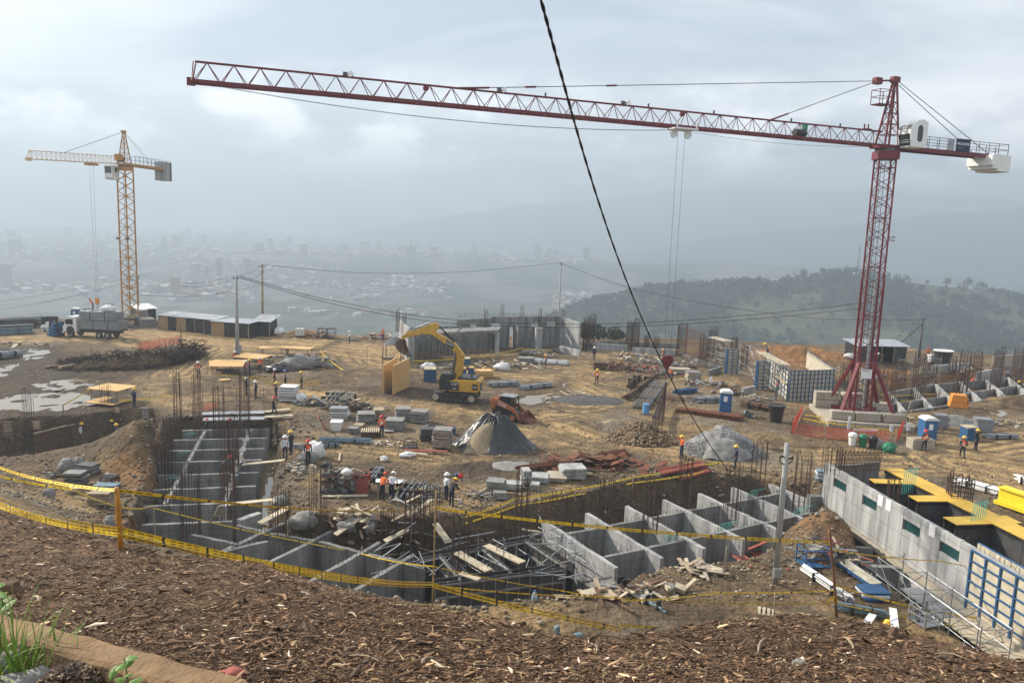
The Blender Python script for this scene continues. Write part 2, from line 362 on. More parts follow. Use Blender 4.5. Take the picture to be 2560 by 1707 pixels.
for a in((368,1125,1.8,4.2,1.7),(300,1140,3.6,2.6,0.8),(180,1160,5,2.4,0.3),(2030,905,11,4.0,1.3),(1960,900,6,3,0.8),(2240,945,6,3,0.9),(2070,1340,1.5,1.8,1.3),(2035,1375,0.9,2.2,0.8),
(1920,1105,2.2,1.6,0.7),(850,985,5,3,0.5),(780,945,4,2.2,0.7),(830,890,4,3,0.6),(760,838,3,2,0.9),(1480,1060,2.5,1.5,0.3),(1230,1165,3,0.8,0.35),(1330,1185,2,0.7,0.3),(2540,1010,2.5,2,0.8),
(2460,920,5,2,0.6),(650,1190,1.0,3,0.3),(1120,1310,2,1.5,0.3),(960,930,3,2,0.35)):
 g=G(a[0],a[1]);BUMPS.append((g.x,g.y)+a[2:])
def terrain(x,y,detail=True):
 x=np.asarray(x,float);y=np.asarray(y,float)
 q_=x/np.maximum(y,0.8);yc=np.interp(q_,CX,CY);k=np.interp(q_,_kx,KV)
 n1=fbm(x*0.11,y*0.11,3,3)
 flat=n1*0.35
 z=MS0-MS1*y-k*np.maximum(0,y-yc)+(fbm(x*0.5,y*0.5,3,11)*0.22)
 z=flat+0.8*np.logaddexp(0,(z-flat)/0.8)  # soft foot
 for bx,by,rx,ry,h in BUMPS:z=z+h*np.exp(-((x-bx)/rx)**2-((y-by)/ry)**2)*(1+0.5*fbm(x*0.8,y*0.8,3,5))
 jag=fbm(x*0.45,y*0.45,3,21)*1.1
 for P,dep,ww in((PIT,3.0,1.1),(TRENCH,3.2,0.9),(RPIT,1.3,0.9),(WPIT,1.6,1.0)):
  s=sdist(x,y,P);t=sstep(0,ww,s+jag*(s<3))
  z=z*(1-t)+(-dep+fbm(x*0.6,y*0.6,2,8)*0.3)*t
 mud=np.zeros_like(z)
 for P in PUD:
  s=sdist(x,y,P)+fbm(x*0.7,y*0.7,3,31)*2.2
  mud=np.maximum(mud,sstep(-0.6,0.8,s))
 z=z*(1-mud)+(-0.13+fbm(x*0.9,y*0.9,3,41)*0.36)*mud
 z=z-0.26*sstep(-0.06,-0.16,y-np.interp(x,cp[:,0],cp[:,1]))*(x<cp[-1,0]-0.05)
 if detail:
  rough=sstep(20,26,y)
  z=z+rough*(fbm(x*1.7,y*1.7,3,51)*0.16)
 ey=np.interp(x,EX,EY);ov=np.maximum(0,y-ey+fbm(x*0.2,y*0.2,2,61)*3)
 z=z-0.62*ov*sstep(0,6,ov)
 return z
GX0,GY0,GS=-112.0,2.0,0.36
_gx,_gy=np.meshgrid(np.arange(GX0,113,GS),np.arange(GY0,182,GS));HG=terrain(_gx,_gy);GH,GW=HG.shape
def tz(x,y):
 """bilinear look-up in the height raster"""
 fx=np.clip((x-GX0)/GS,0,GW-1.001);fy=np.clip((y-GY0)/GS,0,GH-1.001);i=fy.astype(int);j=fx.astype(int);u=fx-j;v=fy-i
 return(HG[i,j]*(1-u)+HG[i,j+1]*u)*(1-v)+(HG[i+1,j]*(1-u)+HG[i+1,j+1]*u)*v
def zt(x,y):
 fx=min(max((x-GX0)/GS,0),GW-1.001);fy=min(max((y-GY0)/GS,0),GH-1.001);i=int(fy);j=int(fx);u=fx-j;v=fy-i
 return float((HG[i,j]*(1-u)+HG[i,j+1]*u)*(1-v)+(HG[i+1,j]*(1-u)+HG[i+1,j+1]*u)*v)
_ys=np.geomspace(3.5,175,900)
def T(px,py,up=0.0):
 """the ground under a pixel: walk the sight line until it meets the terrain"""
 d=ray(px,py);d=d/d.y;gap=HC+d.z*_ys-tz(d.x*_ys,_ys);hit=np.nonzero(gap<0)[0]
 if len(hit)==0:return G(px,py)+Vector((0,0,up))
 i=max(1,hit[0]);y=_ys[i-1]+(_ys[i]-_ys[i-1])*gap[i-1]/(gap[i-1]-gap[i]+1e-9);y=float(y)
 return Vector((d.x*y,y,HC+d.z*y+up))
th=np.concatenate([np.linspace(-1.25,-0.72,60)[:-1],np.linspace(-0.72,0.72,620),np.linspace(0.72,1.25,60)[1:]])
rr=np.geomspace(2.2,330,800)
TH,RR=np.meshgrid(th,rr);X=RR*np.sin(TH);Y=RR*np.cos(TH)-0.5
Z=terrain(X,Y)
V=np.stack([X.ravel(),Y.ravel(),Z.ravel()],1);nc=len(th);nr=len(rr)
ii,jj=np.meshgrid(np.arange(nr-1),np.arange(nc-1),indexing='ij');q=(ii*nc+jj).ravel()
FQ=np.stack([q,q+1,q+nc+1,q+nc],1)
# what the ground is made of, place by place
x,y=X.ravel(),Y.ravel()
tan,brown,dark,greyc,mulch,orng=[np.array(c)for c in((0.355,0.240,0.112),(0.115,0.078,0.043),(0.046,0.033,0.022),(0.135,0.115,0.088),(0.115,0.072,0.043),(0.235,0.112,0.042))]
C_=np.tile(brown,(len(x),1))
def blend(c,w):
 global C_;C_=C_*(1-w[:,None])+c*w[:,None]
nz=fbm(x*0.16,y*0.16,4,71);nf=fbm(x*0.7,y*0.7,4,81,0.65)
blend(tan,sstep(-0.02,0.17,nz+nf*0.5)*0.5)
blend(dark*1.3,sstep(0.03,0.2,fbm(x*0.13,y*0.21,4,77)+nf*0.5)*0.55)
blend(greyc,sstep(0.02,0.2,fbm(x*0.2,y*0.2,3,91)+nf*0.3)*0.5)
ROADS=[([(2900,1090),(2560,1110),(2300,1150),(2050,1160),(1850,1150),(1650,1110),(1450,1085),(1320,1060)],3.4),
([(1480,1090),(1330,1040),(1200,1030),(1000,1010),(850,1000),(720,985)],2.2),
([(1300,1040),(1450,1030),(1550,1060)],2.5),
([(-200,845),(0,845),(250,842),(450,832),(700,850),(900,868),(960,905)],4.5),([(450,940),(540,880),(620,850)],3.0),([(400,850),(560,850),(800,868),(920,880)],6.0),
([(1200,935),(1400,945),(1500,985),(1450,1010)],3.0),([(1250,890),(1400,910),(1500,930)],3.0),([(850,1120),(1000,1130),(1100,1150)],2.5),([(2420,1160),(2560,1190)],4)]
for pl,w in ROADS:
 d=lined(x,y,polypx(pl));blend(tan,sstep(w+1.5,w-1.5,d+nf*5)*0.9);dn=d+fbm(x*0.12,y*0.12,2,87)*2.5
 for off,wd_ in((0.5,0.22),(1.55,0.2),(2.3,0.25),(3.4,0.2)):blend(dark*1.5,sstep(wd_*2.2,wd_*0.5,np.abs(dn-off*w/3.0))*0.75*(d<w+1)*(0.4+1.2*np.clip(nz+0.4,0,1)))
for pl,w in(([(1000,960),(1150,1000),(1290,1000)],2.0),([(860,975),(1000,990)],2.0),([(1180,1180),(1340,1150)],1.5),([(1150,1175),(1290,1190)],1.6)):
 blend(dark*1.25,sstep(w+1.5,w-1.0,lined(x,y,polypx(pl))+nf*5)*0.8)
for P in(polypx([(-200,870),(120,868),(330,915),(330,1020),(200,1045),(-200,1050)]),):
 blend(dark,sstep(-2.5,2.5,sdist(x,y,P)+nf*6)*0.85)
for P in PUD:blend(dark,sstep(-2.0,0.5,sdist(x,y,P))*0.8)
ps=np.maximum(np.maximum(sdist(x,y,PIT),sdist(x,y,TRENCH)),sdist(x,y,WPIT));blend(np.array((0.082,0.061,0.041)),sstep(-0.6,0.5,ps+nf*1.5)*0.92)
blend(orng,sstep(-1,1,sdist(x,y,RPIT)+nf*4)*0.6)
for cx,cy,w,wt_ in((2040,900,9,0.85),(1960,905,7,0.8),(2250,950,8,0.8),(330,1190,2.5,0.6),(385,1110,1.6,0.7),(310,1300,1.6,0.5),(2060,1340,3,0.5),(790,842,4,0.6)):
 g=G(cx,cy);blend(orng,sstep(w,w*0.4,np.hypot(x-g.x,y-g.y)+nf*3)*wt_)
for cx,cy,w in((1840,1130,4.5),(1950,1150,4.0),(1550,1040,2.5),(1530,1070,2.2),(2240,1110,3),(1780,1050,3.5),(1330,1160,2)):
 g=G(cx,cy);blend(greyc*1.05,sstep(w,w*0.3,np.hypot(x-g.x,y-g.y)+nf*3)*0.75)
yc=np.interp(x/np.maximum(y,0.8),CX,CY);mw=sstep(0.4,-0.3,y-yc+nf*1.2);blend(mulch,mw)
bank_=sstep(-0.3,0.3,y-yc)*sstep(6,2,y-yc)*sstep(0.2,0.35,np.interp(x/np.maximum(y,0.8),_kx,KV));blend(np.array((0.16,0.085,0.042)),bank_*0.8)
fl=sstep(24,16,y)*sstep(0.0,1.0,y-yc)*(x<-6);blend(np.array((0.19,0.165,0.13)),fl*0.9)
ground_mat=attr_mat('ground_dirt',0.94,1.0,3.2,0.4,0.9,0.28)
N,L=nt(ground_mat)
n9=N.new('ShaderNodeTexNoise');n9.inputs['Scale'].default_value=4.5;n9.inputs['Detail'].default_value=6;n9.inputs['Roughness'].default_value=0.7
gp=N.new('ShaderNodeNewGeometry');L.new(gp.outputs['Position'],n9.inputs['Vector'])
r9=N.new('ShaderNodeMapRange');r9.inputs[1].default_value=0.35;r9.inputs[2].default_value=0.65;r9.inputs[3].default_value=0.72;r9.inputs[4].default_value=1.3;L.new(n9.outputs['Fac'],r9.inputs[0])
pb=N['Principled BSDF'];src=pb.inputs['Base Color'].links[0].from_socket
v9=N.new('ShaderNodeVectorMath');v9.operation='SCALE';L.new(src,v9.inputs[0]);L.new(r9.outputs[0],v9.inputs['Scale']);L.new(v9.outputs[0],pb.inputs['Base Color'])
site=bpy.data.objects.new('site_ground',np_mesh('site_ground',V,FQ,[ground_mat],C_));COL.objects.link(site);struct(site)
# standing water
wm=bpy.data.materials.new('muddy_water');wm.use_nodes=True;b=wm.node_tree.nodes['Principled BSDF']
b.inputs['Base Color'].default_value=(0.17,0.125,0.06,1);b.inputs['Roughness'].default_value=0.04;b.inputs['IOR'].default_value=1.7;b.inputs['Specular IOR Level'].default_value=0.9
N,L=nt(wm);nn=N.new('ShaderNodeTexNoise');nn.inputs['Scale'].default_value=2.0;bp=N.new('ShaderNodeBump');bp.inputs['Strength'].default_value=0.04;L.new(nn.outputs['Fac'],bp.inputs['Height']);L.new(bp.outputs[0],b.inputs['Normal'])
MT['water']=wm
for i,P in enumerate(PUD):
 c=P.mean(0);m=MB();big=c+(P-c)*(1.12 if i==0 else 1.25);n=len(P)
 m.add([(p[0],p[1],-0.09)for p in big],[tuple(range(n))]if sum((big[k][0]*big[(k+1)%n][1]-big[(k+1)%n][0]*big[k][1])for k in range(n))>0 else[tuple(range(n-1,-1,-1))])
 struct(m.build('puddle_water','water'))
m=MB();w=[G(a,b_,-2.5)for a,b_ in((655,1060),(735,1060),(735,1330),(640,1330))];m.add(w,[(3,2,1,0)]);struct(m.build('trench_water','water'))
# loose stones and clods over the site
def scatter_stones(name,n,sampler,smin,smax,cols,matname='loose_stone',sink=0.25,kindlab=None):
 x,y=sampler(n);z=terrain(x,y);n=len(x)
 base=np.array([(0,0,1),(0.9,0,0.1),(0.28,0.86,0),(-0.73,0.53,0.1),(-0.73,-0.53,0),(0.28,-0.86,0.1),(0.1,0,-0.7)])
 fc=np.array([(0,1,2),(0,2,3),(0,3,4),(0,4,5),(0,5,1),(6,2,1),(6,3,2),(6,4,3),(6,5,4),(6,1,5)])
 s=smin*(smax/smin)**(RNG.random(n)**2.2);a=RNG.random(n)*6.283
 sc=np.stack([s,s*(0.6+0.5*RNG.random(n)),s*(0.4+0.4*RNG.random(n))],1)
 P=base[None]*(1+0.3*(RNG.random((n,7,1))-0.5))*sc[:,None,:]
 c,sn=np.cos(a)[:,None],np.sin(a)[:,None]
 V=np.stack([P[...,0]*c-P[...,1]*sn+x[:,None],P[...,0]*sn+P[...,1]*c+y[:,None],P[...,2]+(z+s*sink)[:,None]],-1).reshape(-1,3)
 Fc=(fc[None]+(np.arange(n)*7)[:,None,None]).reshape(-1,3)
 cc=np.array(cols)[RNG.integers(0,len(cols),n)]*(0.7+0.6*RNG.random((n,1)))
 o=bpy.data.objects.new(name,np_mesh(name,V,Fc,[attr_mat(matname,0.9)],np.repeat(cc,7,0),False));COL.objects.link(o);o['kind']='stuff'
 return o
def site_sampler(n):
 px=RNG.uniform(-60,2620,n*3);py=RNG.uniform(870,1500,n*3);P=[G(a,b)for a,b in zip(px,py)]
 x=np.array([p.x for p in P]);y=np.array([p.y for p in P])
 keep=(fbm(x*0.25,y*0.25,3,101)+RNG.random(len(x))*0.3>0.12)&(y<np.interp(x,EX,EY)-2)&(sdist(x,y,PIT)<0.8)&(sdist(x,y,TRENCH)<0.5)
 for P_ in PUD:keep&=sdist(x,y,P_)<-0.3
 return x[keep][:n],y[keep][:n]
scatter_stones('loose_stones',14000,site_sampler,0.025,0.16,[(0.26,0.22,0.16),(0.20,0.15,0.09),(0.33,0.28,0.20),(0.13,0.10,0.07)])['label']='loose stones and clods strewn over the dirt'
scatter_stones('pale_litter',3500,site_sampler,0.03,0.11,[(0.5,0.47,0.42),(0.36,0.3,0.22),(0.42,0.33,0.2),(0.3,0.3,0.29)],sink=0.4)['label']='pale offcuts, stones and litter dotted over the dirt'
def rim_sampler(n):
 x=RNG.uniform(-32,22,40*n);y=RNG.uniform(28,68,40*n);s=sdist(x,y,PIT);k=(s>-2.2)&(s<1.0)&(RNG.random(len(x))<np.where(s<0,np.exp(s/0.9),1.0));return x[k][:n],y[k][:n]
scatter_stones('rim_rubble',4500,rim_sampler,0.03,0.24,[(0.22,0.18,0.13),(0.15,0.11,0.07),(0.27,0.23,0.18),(0.10,0.075,0.05)])['label']='stones and clods along the rim of the excavation'
# ---------------------------------------------------------------- mulch: wood chips on the near bank
nchip=115000
d_=3.6*(30/3.6)**(RNG.random(nchip*2)**1.15);a_=RNG.uniform(-0.66,0.66,nchip*2)
x=d_*np.tan(a_);y=d_;yc=np.interp(x/y,CX,CY);kk=(y<yc+0.15+0.35*RNG.normal(size=len(x)))
cline=np.interp(x,cp[:,0],cp[:,1]);kk&=~((x<cp[-1,0])&(y<cline+0.03+0.15*(RNG.random(len(x))**3)))
x,y=x[kk][:nchip],y[kk][:nchip];n=len(x)
z=terrain(x,y)
big=RNG.random(n)
ln=np.where(big>0.992,RNG.uniform(0.12,0.24,n),np.where(big>0.90,RNG.uniform(0.05,0.12,n),RNG.uniform(0.014,0.045,n)))*0.85*(1+0.03*np.maximum(0,y-6))
wdt=ln*np.where(RNG.random(n)>0.55,RNG.uniform(0.10,0.2,n),RNG.uniform(0.22,0.45,n));tk=np.minimum(wdt*0.45,0.012)
az=RNG.normal(0.35,0.9,n);pt=RNG.normal(-0.05,0.30,n);rl=RNG.normal(0,0.45,n);bend=RNG.normal(0,0.12,n)*ln
prof=[(-0.5,0.25,0),(0.0,0.5,1),(0.5,0.18,0)]
P=np.zeros((n,9,3))
for i,(u,w_,m_)in enumerate(prof):
 P[:,i*3+0]=np.stack([u*ln,-w_*wdt+m_*bend,0*ln],1);P[:,i*3+1]=np.stack([u*ln,w_*wdt+m_*bend,0*ln],1);P[:,i*3+2]=np.stack([u*ln,m_*bend,tk*(1+0.4*m_)+m_*np.abs(bend)*0.4],1)
c,s=np.cos(rl)[:,None],np.sin(rl)[:,None];Py,Pz=P[...,1]*c-P[...,2]*s,P[...,1]*s+P[...,2]*c
c,s=np.cos(pt)[:,None],np.sin(pt)[:,None];Px,Pz=P[...,0]*c+Pz*s,-P[...,0]*s+Pz*c
c,s=np.cos(az)[:,None],np.sin(az)[:,None];Px,Py=Px*c-Py*s,Px*s+Py*c
Vc=np.stack([Px+x[:,None],Py+y[:,None],Pz+(z+0.010+0.02*RNG.random(n))[:,None]-MS1*Py],-1).reshape(-1,3)
fc=[]
for i in(0,1):
 a=i*3;b2=a+3;fc+=[(a,b2,b2+2),(a,b2+2,a+2),(a+2,b2+2,b2+1),(a+2,b2+1,a+1),(a+1,b2+1,b2),(a+1,b2,a)]
fc=np.array(fc);Fc=(fc[None]+(np.arange(n)*9)[:,None,None]).reshape(-1,3)
pal=np.array([(0.070,0.043,0.028),(0.105,0.064,0.040),(0.050,0.033,0.023),(0.155,0.098,0.058),(0.24,0.165,0.10),(0.40,0.30,0.20),(0.58,0.50,0.40)])
pi_=RNG.choice(7,n,p=[0.27,0.27,0.20,0.155,0.068,0.028,0.009]);cc=1.6*np.array([1.0,.95,.88])*pal[pi_]*(0.75+0.5*RNG.random((n,1)))
chips=bpy.data.objects.new('wood_chips',np_mesh('wood_chips',Vc,Fc,[attr_mat('wood_chip',0.82,var=0.2,scale=60,spec=0.35)],np.repeat(cc,9,0),False));COL.objects.link(chips)
chips['kind']='stuff';chips['label']='brown shredded wood chip mulch covering the near bank';chips['category']='mulch'
# ---------------------------------------------------------------- valley, hills, far town, haze
def sheet(name,fn,xs,ys,m,colfn):
 Xg,Yg=np.meshgrid(xs,ys);Zg=fn(Xg,Yg);V=np.stack([Xg.ravel(),Yg.ravel(),Zg.ravel()],1);nc=len(xs)
 i,j=np.meshgrid(np.arange(len(ys)-1),np.arange(nc-1),indexing='ij');q=(i*nc+j).ravel()
 o=bpy.data.objects.new(name,np_mesh(name,V,np.stack([q,q+1,q+nc+1,q+nc],1),[m],colfn(Xg.ravel(),Yg.ravel())));COL.objects.link(o);return struct(o)
veg=attr_mat('far_vegetation',0.95,0.6,0.06,0.5,0.02,6.0)
def valley_z(x,y):
 return-92+fbm(x*0.0016,y*0.0016,4,5)*46+30*sstep(1200,2000,y)
def cv(x,y):
 w=sstep(-0.06,0.10,fbm(x*0.009,y*0.006,4,8,.7))[:,None];return np.array((0.03,0.042,0.024))*(1-w)+np.array((0.105,0.105,0.09))*w
sheet('valley_ground',valley_z,np.concatenate([np.linspace(-6300,-1300,40)[:-1],np.linspace(-1300,1300,170),np.linspace(1300,6300,40)[1:]]),np.concatenate([np.linspace(-500,400,20)[:-1],np.linspace(400,2600,230),np.linspace(2600,5850,60)[1:]]),veg,cv)
# far range: ridge line traced along the sky
def range_mesh(name,y0,depth,pts,zbase,amp,seed,col):
 xs=np.linspace(-5800,5800,260);rx=np.array([D(a,b,y0).x for a,b in pts]);rz=np.array([D(a,b,y0).z for a,b in pts])
 crest=np.interp(xs,rx,rz)+fbm(xs*0.0045,xs*0+seed,5,seed,.55)*amp
 ts=np.linspace(-1,1,46)
 def fn(X,Y):
  c=np.interp(X,xs,crest);t=(Y-y0)/depth
  return zbase+(c-zbase)*np.maximum(0,1-np.abs(t))**1.15+fbm(X*0.006,Y*0.006,4,seed)*45*np.minimum(1,np.abs(t)*2)*(1-np.abs(t))
 return sheet(name,fn,xs,y0+ts*depth,veg,lambda x,y:np.tile(np.array(col),(len(x),1))*(0.7+1.2*(fbm(x*0.004,y*0.004,3,3)[:,None]+0.5)*0.6))
range_mesh('far_mountain',4500,1300,[(-900,640),(300,640),(700,615),(1000,562),(1180,528),(1300,512),(1500,492),(1650,478),(1800,466),(2000,470),(2200,474),(2400,492),(2560,500),(3300,520)],-110,34,13,(0.05,0.065,0.045))
range_mesh('middle_mountain',2900,800,[(-900,760),(900,740),(1100,690),(1400,655),(1600,625),(1800,590),(2000,568),(2200,550),(2400,528),(2560,512),(3300,480)],-120,34,29,(0.045,0.06,0.04))
# near wooded hill on the right
HP=[(1250,850),(1330,815),(1400,785),(1470,755),(1540,742),(1620,722),(1700,712),(1780,712),(1860,706),(1950,712),(2000,695),(2080,684),(2140,682),(2220,696),(2320,712),(2420,722),(2500,732),(2560,748),(2700,775),(3000,800),(3500,830)]
HY=820.0
hx=np.array([D(a,b,HY).x for a,b in HP]);hz=np.array([D(a,b,HY).z for a,b in HP])
def hill_z(x,y):
 c=np.interp(x,hx,hz);t=(HY-y)
 front=c-0.17*np.maximum(0,t)-0.00022*np.maximum(0,t)**2;back=c-0.30*np.maximum(0,-t)
 z=np.where(t>0,front,back)+fbm(x*0.012,y*0.012,4,17)*16*np.minimum(1,np.abs(t)/90)
 return np.where(x<hx[0]+20,z-(hx[0]+20-x)*0.5,z)
def ch(x,y):
 w=sstep(-0.02,0.14,fbm(x*0.011,y*0.011,3,23)+0.1*sstep(160,420,x))[:,None];return np.array((0.038,0.056,0.028))*(1-w)+np.array((0.062,0.066,0.036))*w
sheet('wooded_hill',hill_z,np.linspace(hx[0]-150,1250,150),np.linspace(330,1150,120),veg,ch)
# near slope falling away behind the site edge, bushes on it
leaf=attr_mat('foliage',0.8,var=0.3,scale=0.5)
def leafball(n,rng,flat=0.8,r0=0.55):
 """a crown of n leaf-clump triangles spread through a lumpy volume of radius 1"""
 lob=rng.normal(size=(9,3));lob/=np.linalg.norm(lob,axis=1)[:,None];lob*=rng.uniform(0.3,0.62,(9,1));lob[:,2]*=flat
 c=lob[rng.integers(0,9,n)];d=rng.normal(size=(n,3));d/=np.linalg.norm(d,axis=1)[:,None]
 p=c+d*(r0*rng.uniform(0.55,1.0,(n,1))**0.6)*np.array([1,1,flat])
 return p
def leaf_tris(p,size,rng):
 n=len(p);a=rng.normal(size=(n,3));a/=np.linalg.norm(a,axis=1)[:,None];b=np.cross(a,rng.normal(size=(n,3)));b/=np.linalg.norm(b,axis=1)[:,None]
 V=np.stack([p-a*size,p+a*size,p+b*size*1.1],1).reshape(-1,3);return V,np.arange(3*n).reshape(-1,3)
def tree(name,label,base,h,r,rng,group=None,nl=900,flat=0.85,col=(0.045,0.062,0.03),trunk=0.35):
 t=thing(name,label,'tree',base,group=group)
 m=MB();m.path([(0,0,-0.5),(0.02*h,0,h*0.3),(0,0.02*h,h*0.6),(0,0,h*0.85)],[0.035*h,0.028*h,0.02*h,0.008*h],6)
 for i in range(5):
  a=i*1.256;m.path([(0,0,h*(0.3+0.08*i)),(math.cos(a)*r*0.35,math.sin(a)*r*0.35,h*(0.45+0.08*i)),(math.cos(a)*r*0.65,math.sin(a)*r*0.65,h*(0.58+0.07*i))],[0.016*h,0.01*h,0.004*h],5)
 m.build('trunk','dwood',t)
 p=leafball(nl,rng,flat);p=p*np.array([r,r,h*(1-trunk)*0.56])+np.array([0,0,h*(1+trunk)*0.5])
 Vv,Fv_=leaf_tris(p,r*0.13,rng);shade=(0.7+0.6*rng.random((len(p),1)))*np.array(col)
 o=bpy.data.objects.new('crown',np_mesh('crown',Vv,Fv_,[leaf],np.repeat(shade,3,0),False));COL.objects.link(o);o.parent=t
 return t
rt=np.random.default_rng(3)
# woods on the hill: clumps of leaf faces, one mass
nw=4200
wx=rt.uniform(hx[0],700,nw*5);wy=rt.uniform(420,850,nw*5)
wk=(fbm(wx*0.011,wy*0.011,3,23)+0.10*sstep(160,420,wx)+rt.normal(0,0.035,len(wx))<0.065)|((wy>770)&(wx<140))
wk|=rt.random(len(wx))<0.05
wx,wy=wx[wk][:nw],wy[wk][:nw];Vs,Fs,Cs=[],[],[];off=0
for x_,y_ in zip(wx,wy):
 r_=rt.uniform(2.2,4.6);p=leafball(34,rt,0.9,0.62)*np.array([r_,r_,r_*1.15])+np.array([x_,y_,float(hill_z(np.array([x_]),np.array([y_]))[0])+r_*0.9])
 v,f=leaf_tris(p,r_*0.36,rt);Vs.append(v);Fs.append(f+off);off+=len(v);Cs.append(np.tile(np.array((0.032,0.048,0.024))*rt.uniform(0.65,1.4),(len(v),1)))
wood=bpy.data.objects.new('hillside_wood',np_mesh('hillside_wood',np.concatenate(Vs),np.concatenate(Fs),[leaf],np.concatenate(Cs),False));COL.objects.link(wood)
wood['kind']='stuff';wood['label']='hazy dark green woods covering the hill behind the site'
for i,(px_,py_,hh,lab)in enumerate(((1434,745,9,'tree at the left foot of the hazy hill, standing clear'),(2011,672,12,'tallest round tree on the hill crest left of the radio mast'),(2056,672,10,'broad tree on the hill crest, second left of the radio mast'),(2095,674,8,'low tree on the hill crest close beside the radio mast'),
(1968,688,8,'small tree at the left end of the hill crest trees'),(2268,692,8,'lone tree on the hill crest just right of the red crane'),(2318,704,6,'little tree alone on the grassy crest right of the crane'),(2368,702,12,'dark tree at the left end of the right-hand crest grove'),(2420,700,13,'dark tree in the middle of the right-hand crest grove'),(2455,712,12,'dark tree at the right end of the right-hand crest grove'))):
 q=D(px_,py_,HY-5);zb=float(hill_z(np.array([q.x]),np.array([q.y]))[0]);hh2=max(hh,q.z-zb+0.3)
 tree('hill_tree',lab,(q.x,q.y,zb),hh2,hh*0.45,rt,'trees along the hill crest',260,0.95,(0.028,0.042,0.022),0.15)
 # radio mast on the crest
q=D(2150,612,HY-8);zb=float(hill_z(np.array([q.x]),np.array([q.y]))[0]);t=thing('radio_mast','slender lattice radio mast on the hazy hill crest','mast',(q.x,q.y,zb));H_=q.z-zb
m=MB()
for a in range(3):m.bar((1.1*math.cos(a*2.09),1.1*math.sin(a*2.09),0),(0.35*math.cos(a*2.09),0.35*math.sin(a*2.09),H_),0.22)
for k in range(14):
 s0,s1=1.1-0.75*k/14,1.1-0.75*(k+1)/14
 for a in range(3):m.bar((s0*math.cos(a*2.09),s0*math.sin(a*2.09),H_*k/14),(s1*math.cos((a+1)*2.09),s1*math.sin((a+1)*2.09),H_*(k+1)/14),0.12)
m.build('lattice','dsteel',t,kind='stuff')
m=MB();m.tube((0.9,-0.5,H_*0.86),(1.3,-0.9,H_*0.86),0.7,n=10);m.build('dish_antenna','steel',t);m=MB();m.box((0,0,1.2),(6,4,2.4));m.build('equipment_hut','offw',t)
# trees just behind the site edge
for px_,pb_,hh,r_,lab in((1480,872,3.4,2.9,'leafy tree behind the concrete walls, beside the twin rebar columns'),(1547,868,2.3,2.0,'lower leafy tree just left of the tall twin rebar columns'),(165,806,2.2,1.9,'round dark bush behind the white truck cab'),(105,800,1.2,1.0,'small bush by the site edge left of the truck')):
 g=G(px_,pb_);tree('edge_tree',lab,(g.x,g.y+6,zt(g.x,g.y+6)-0.2),hh,r_,rt,None,900,0.9,(0.062,0.078,0.042),0.2)
 # far town: houses too far to tell apart
def town(name,label,n,pxr,yr,cluster,seed,s0=(7,14),hh=(4,10),tower=0.0):
 r=np.random.default_rng(seed);m_v,m_f,m_c=[],[],[];k=0;off=0
 while k<n:
  y_=r.uniform(*yr);px_=r.uniform(*pxr);x_=(px_-1280)/FPX*y_
  if cluster and fbm(np.array([x_*0.006]),np.array([y_*0.006]),3,seed)[0]<r.normal(0.0,0.06):continue
  z_=float(max(valley_z(np.array([x_]),np.array([y_]))[0],-400));w,d,h=r.uniform(*s0),r.uniform(*s0),r.uniform(*hh)
  if r.random()<tower:h*=4.5;w*=1.2
  a=r.uniform(0,1.5);ca,sa=math.cos(a),math.sin(a)
  base=[(-w/2,-d/2),(w/2,-d/2),(w/2,d/2),(-w/2,d/2)];base=[(x_+p*ca-q*sa,y_+p*sa+q*ca)for p,q in base]
  wc=np.array([(0.36,0.34,0.31),(0.24,0.15,0.11),(0.42,0.41,0.39),(0.28,0.25,0.22)][r.integers(0,4)]);rc=np.array([(0.25,0.13,0.09),(0.52,0.52,0.52),(0.20,0.12,0.09),(0.36,0.35,0.34)][r.integers(0,4)])
  rv=[(p[0],p[1],z_-3)for p in base]+[(p[0],p[1],z_+h)for p in base];mid=[((base[0][0]+base[3][0])/2,(base[0][1]+base[3][1])/2,z_+h+w*0.16),((base[1][0]+base[2][0])/2,(base[1][1]+base[2][1])/2,z_+h+w*0.16)]
  tv=[(p[0],p[1],z_+h+0.02)for p in base]+mid
  m_v+=rv+tv;m_c+=[wc]*8+[rc]*6
  m_f+=[(off+i,off+(i+1)%4,off+4+(i+1)%4,off+4+i)for i in range(4)]+[(off+8,off+9,off+13,off+12),(off+10,off+11,off+12,off+13),(off+11,off+8,off+12,off+12),(off+9,off+10,off+13,off+13)]
  off+=14;k+=1
 me=bpy.data.meshes.new(name);me.from_pydata(m_v,[],[tuple(dict.fromkeys(f))for f in m_f]);a=me.color_attributes.new('col','FLOAT_COLOR','POINT');a.data.foreach_set('color',np.concatenate([np.array(m_c),np.ones((len(m_c),1))],1).astype(np.float32).ravel())
 me.materials.append(attr_mat('house_walls',0.8,var=0.1));o=bpy.data.objects.new(name,me);COL.objects.link(o);o['kind']='stuff';o['label']=label;return o
town('far_town','hazy mass of houses and towers down in the valley',2600,(-200,1500),(1900,4000),True,5,(8,17),(4,9),tower=0.03)
town('valley_houses','far hazy houses in the valley just above the shell and sheds',260,(620,1120),(900,1600),True,33,(6,10),(3,6))
town('plain_houses','faint scattered houses in the haze at the left of the valley',420,(-150,640),(1000,1900),True,41,(7,12),(4,8),tower=.06)
town('hillside_town','dense cluster of far houses behind the left end of the hill',700,(1380,1800),(1100,1400),False,9,(5,9),(3,6))
town('slope_houses','scattered far houses on the hazy mountain slope',200,(1800,2700),(1150,1350),True,15,(8,14),(4,8))
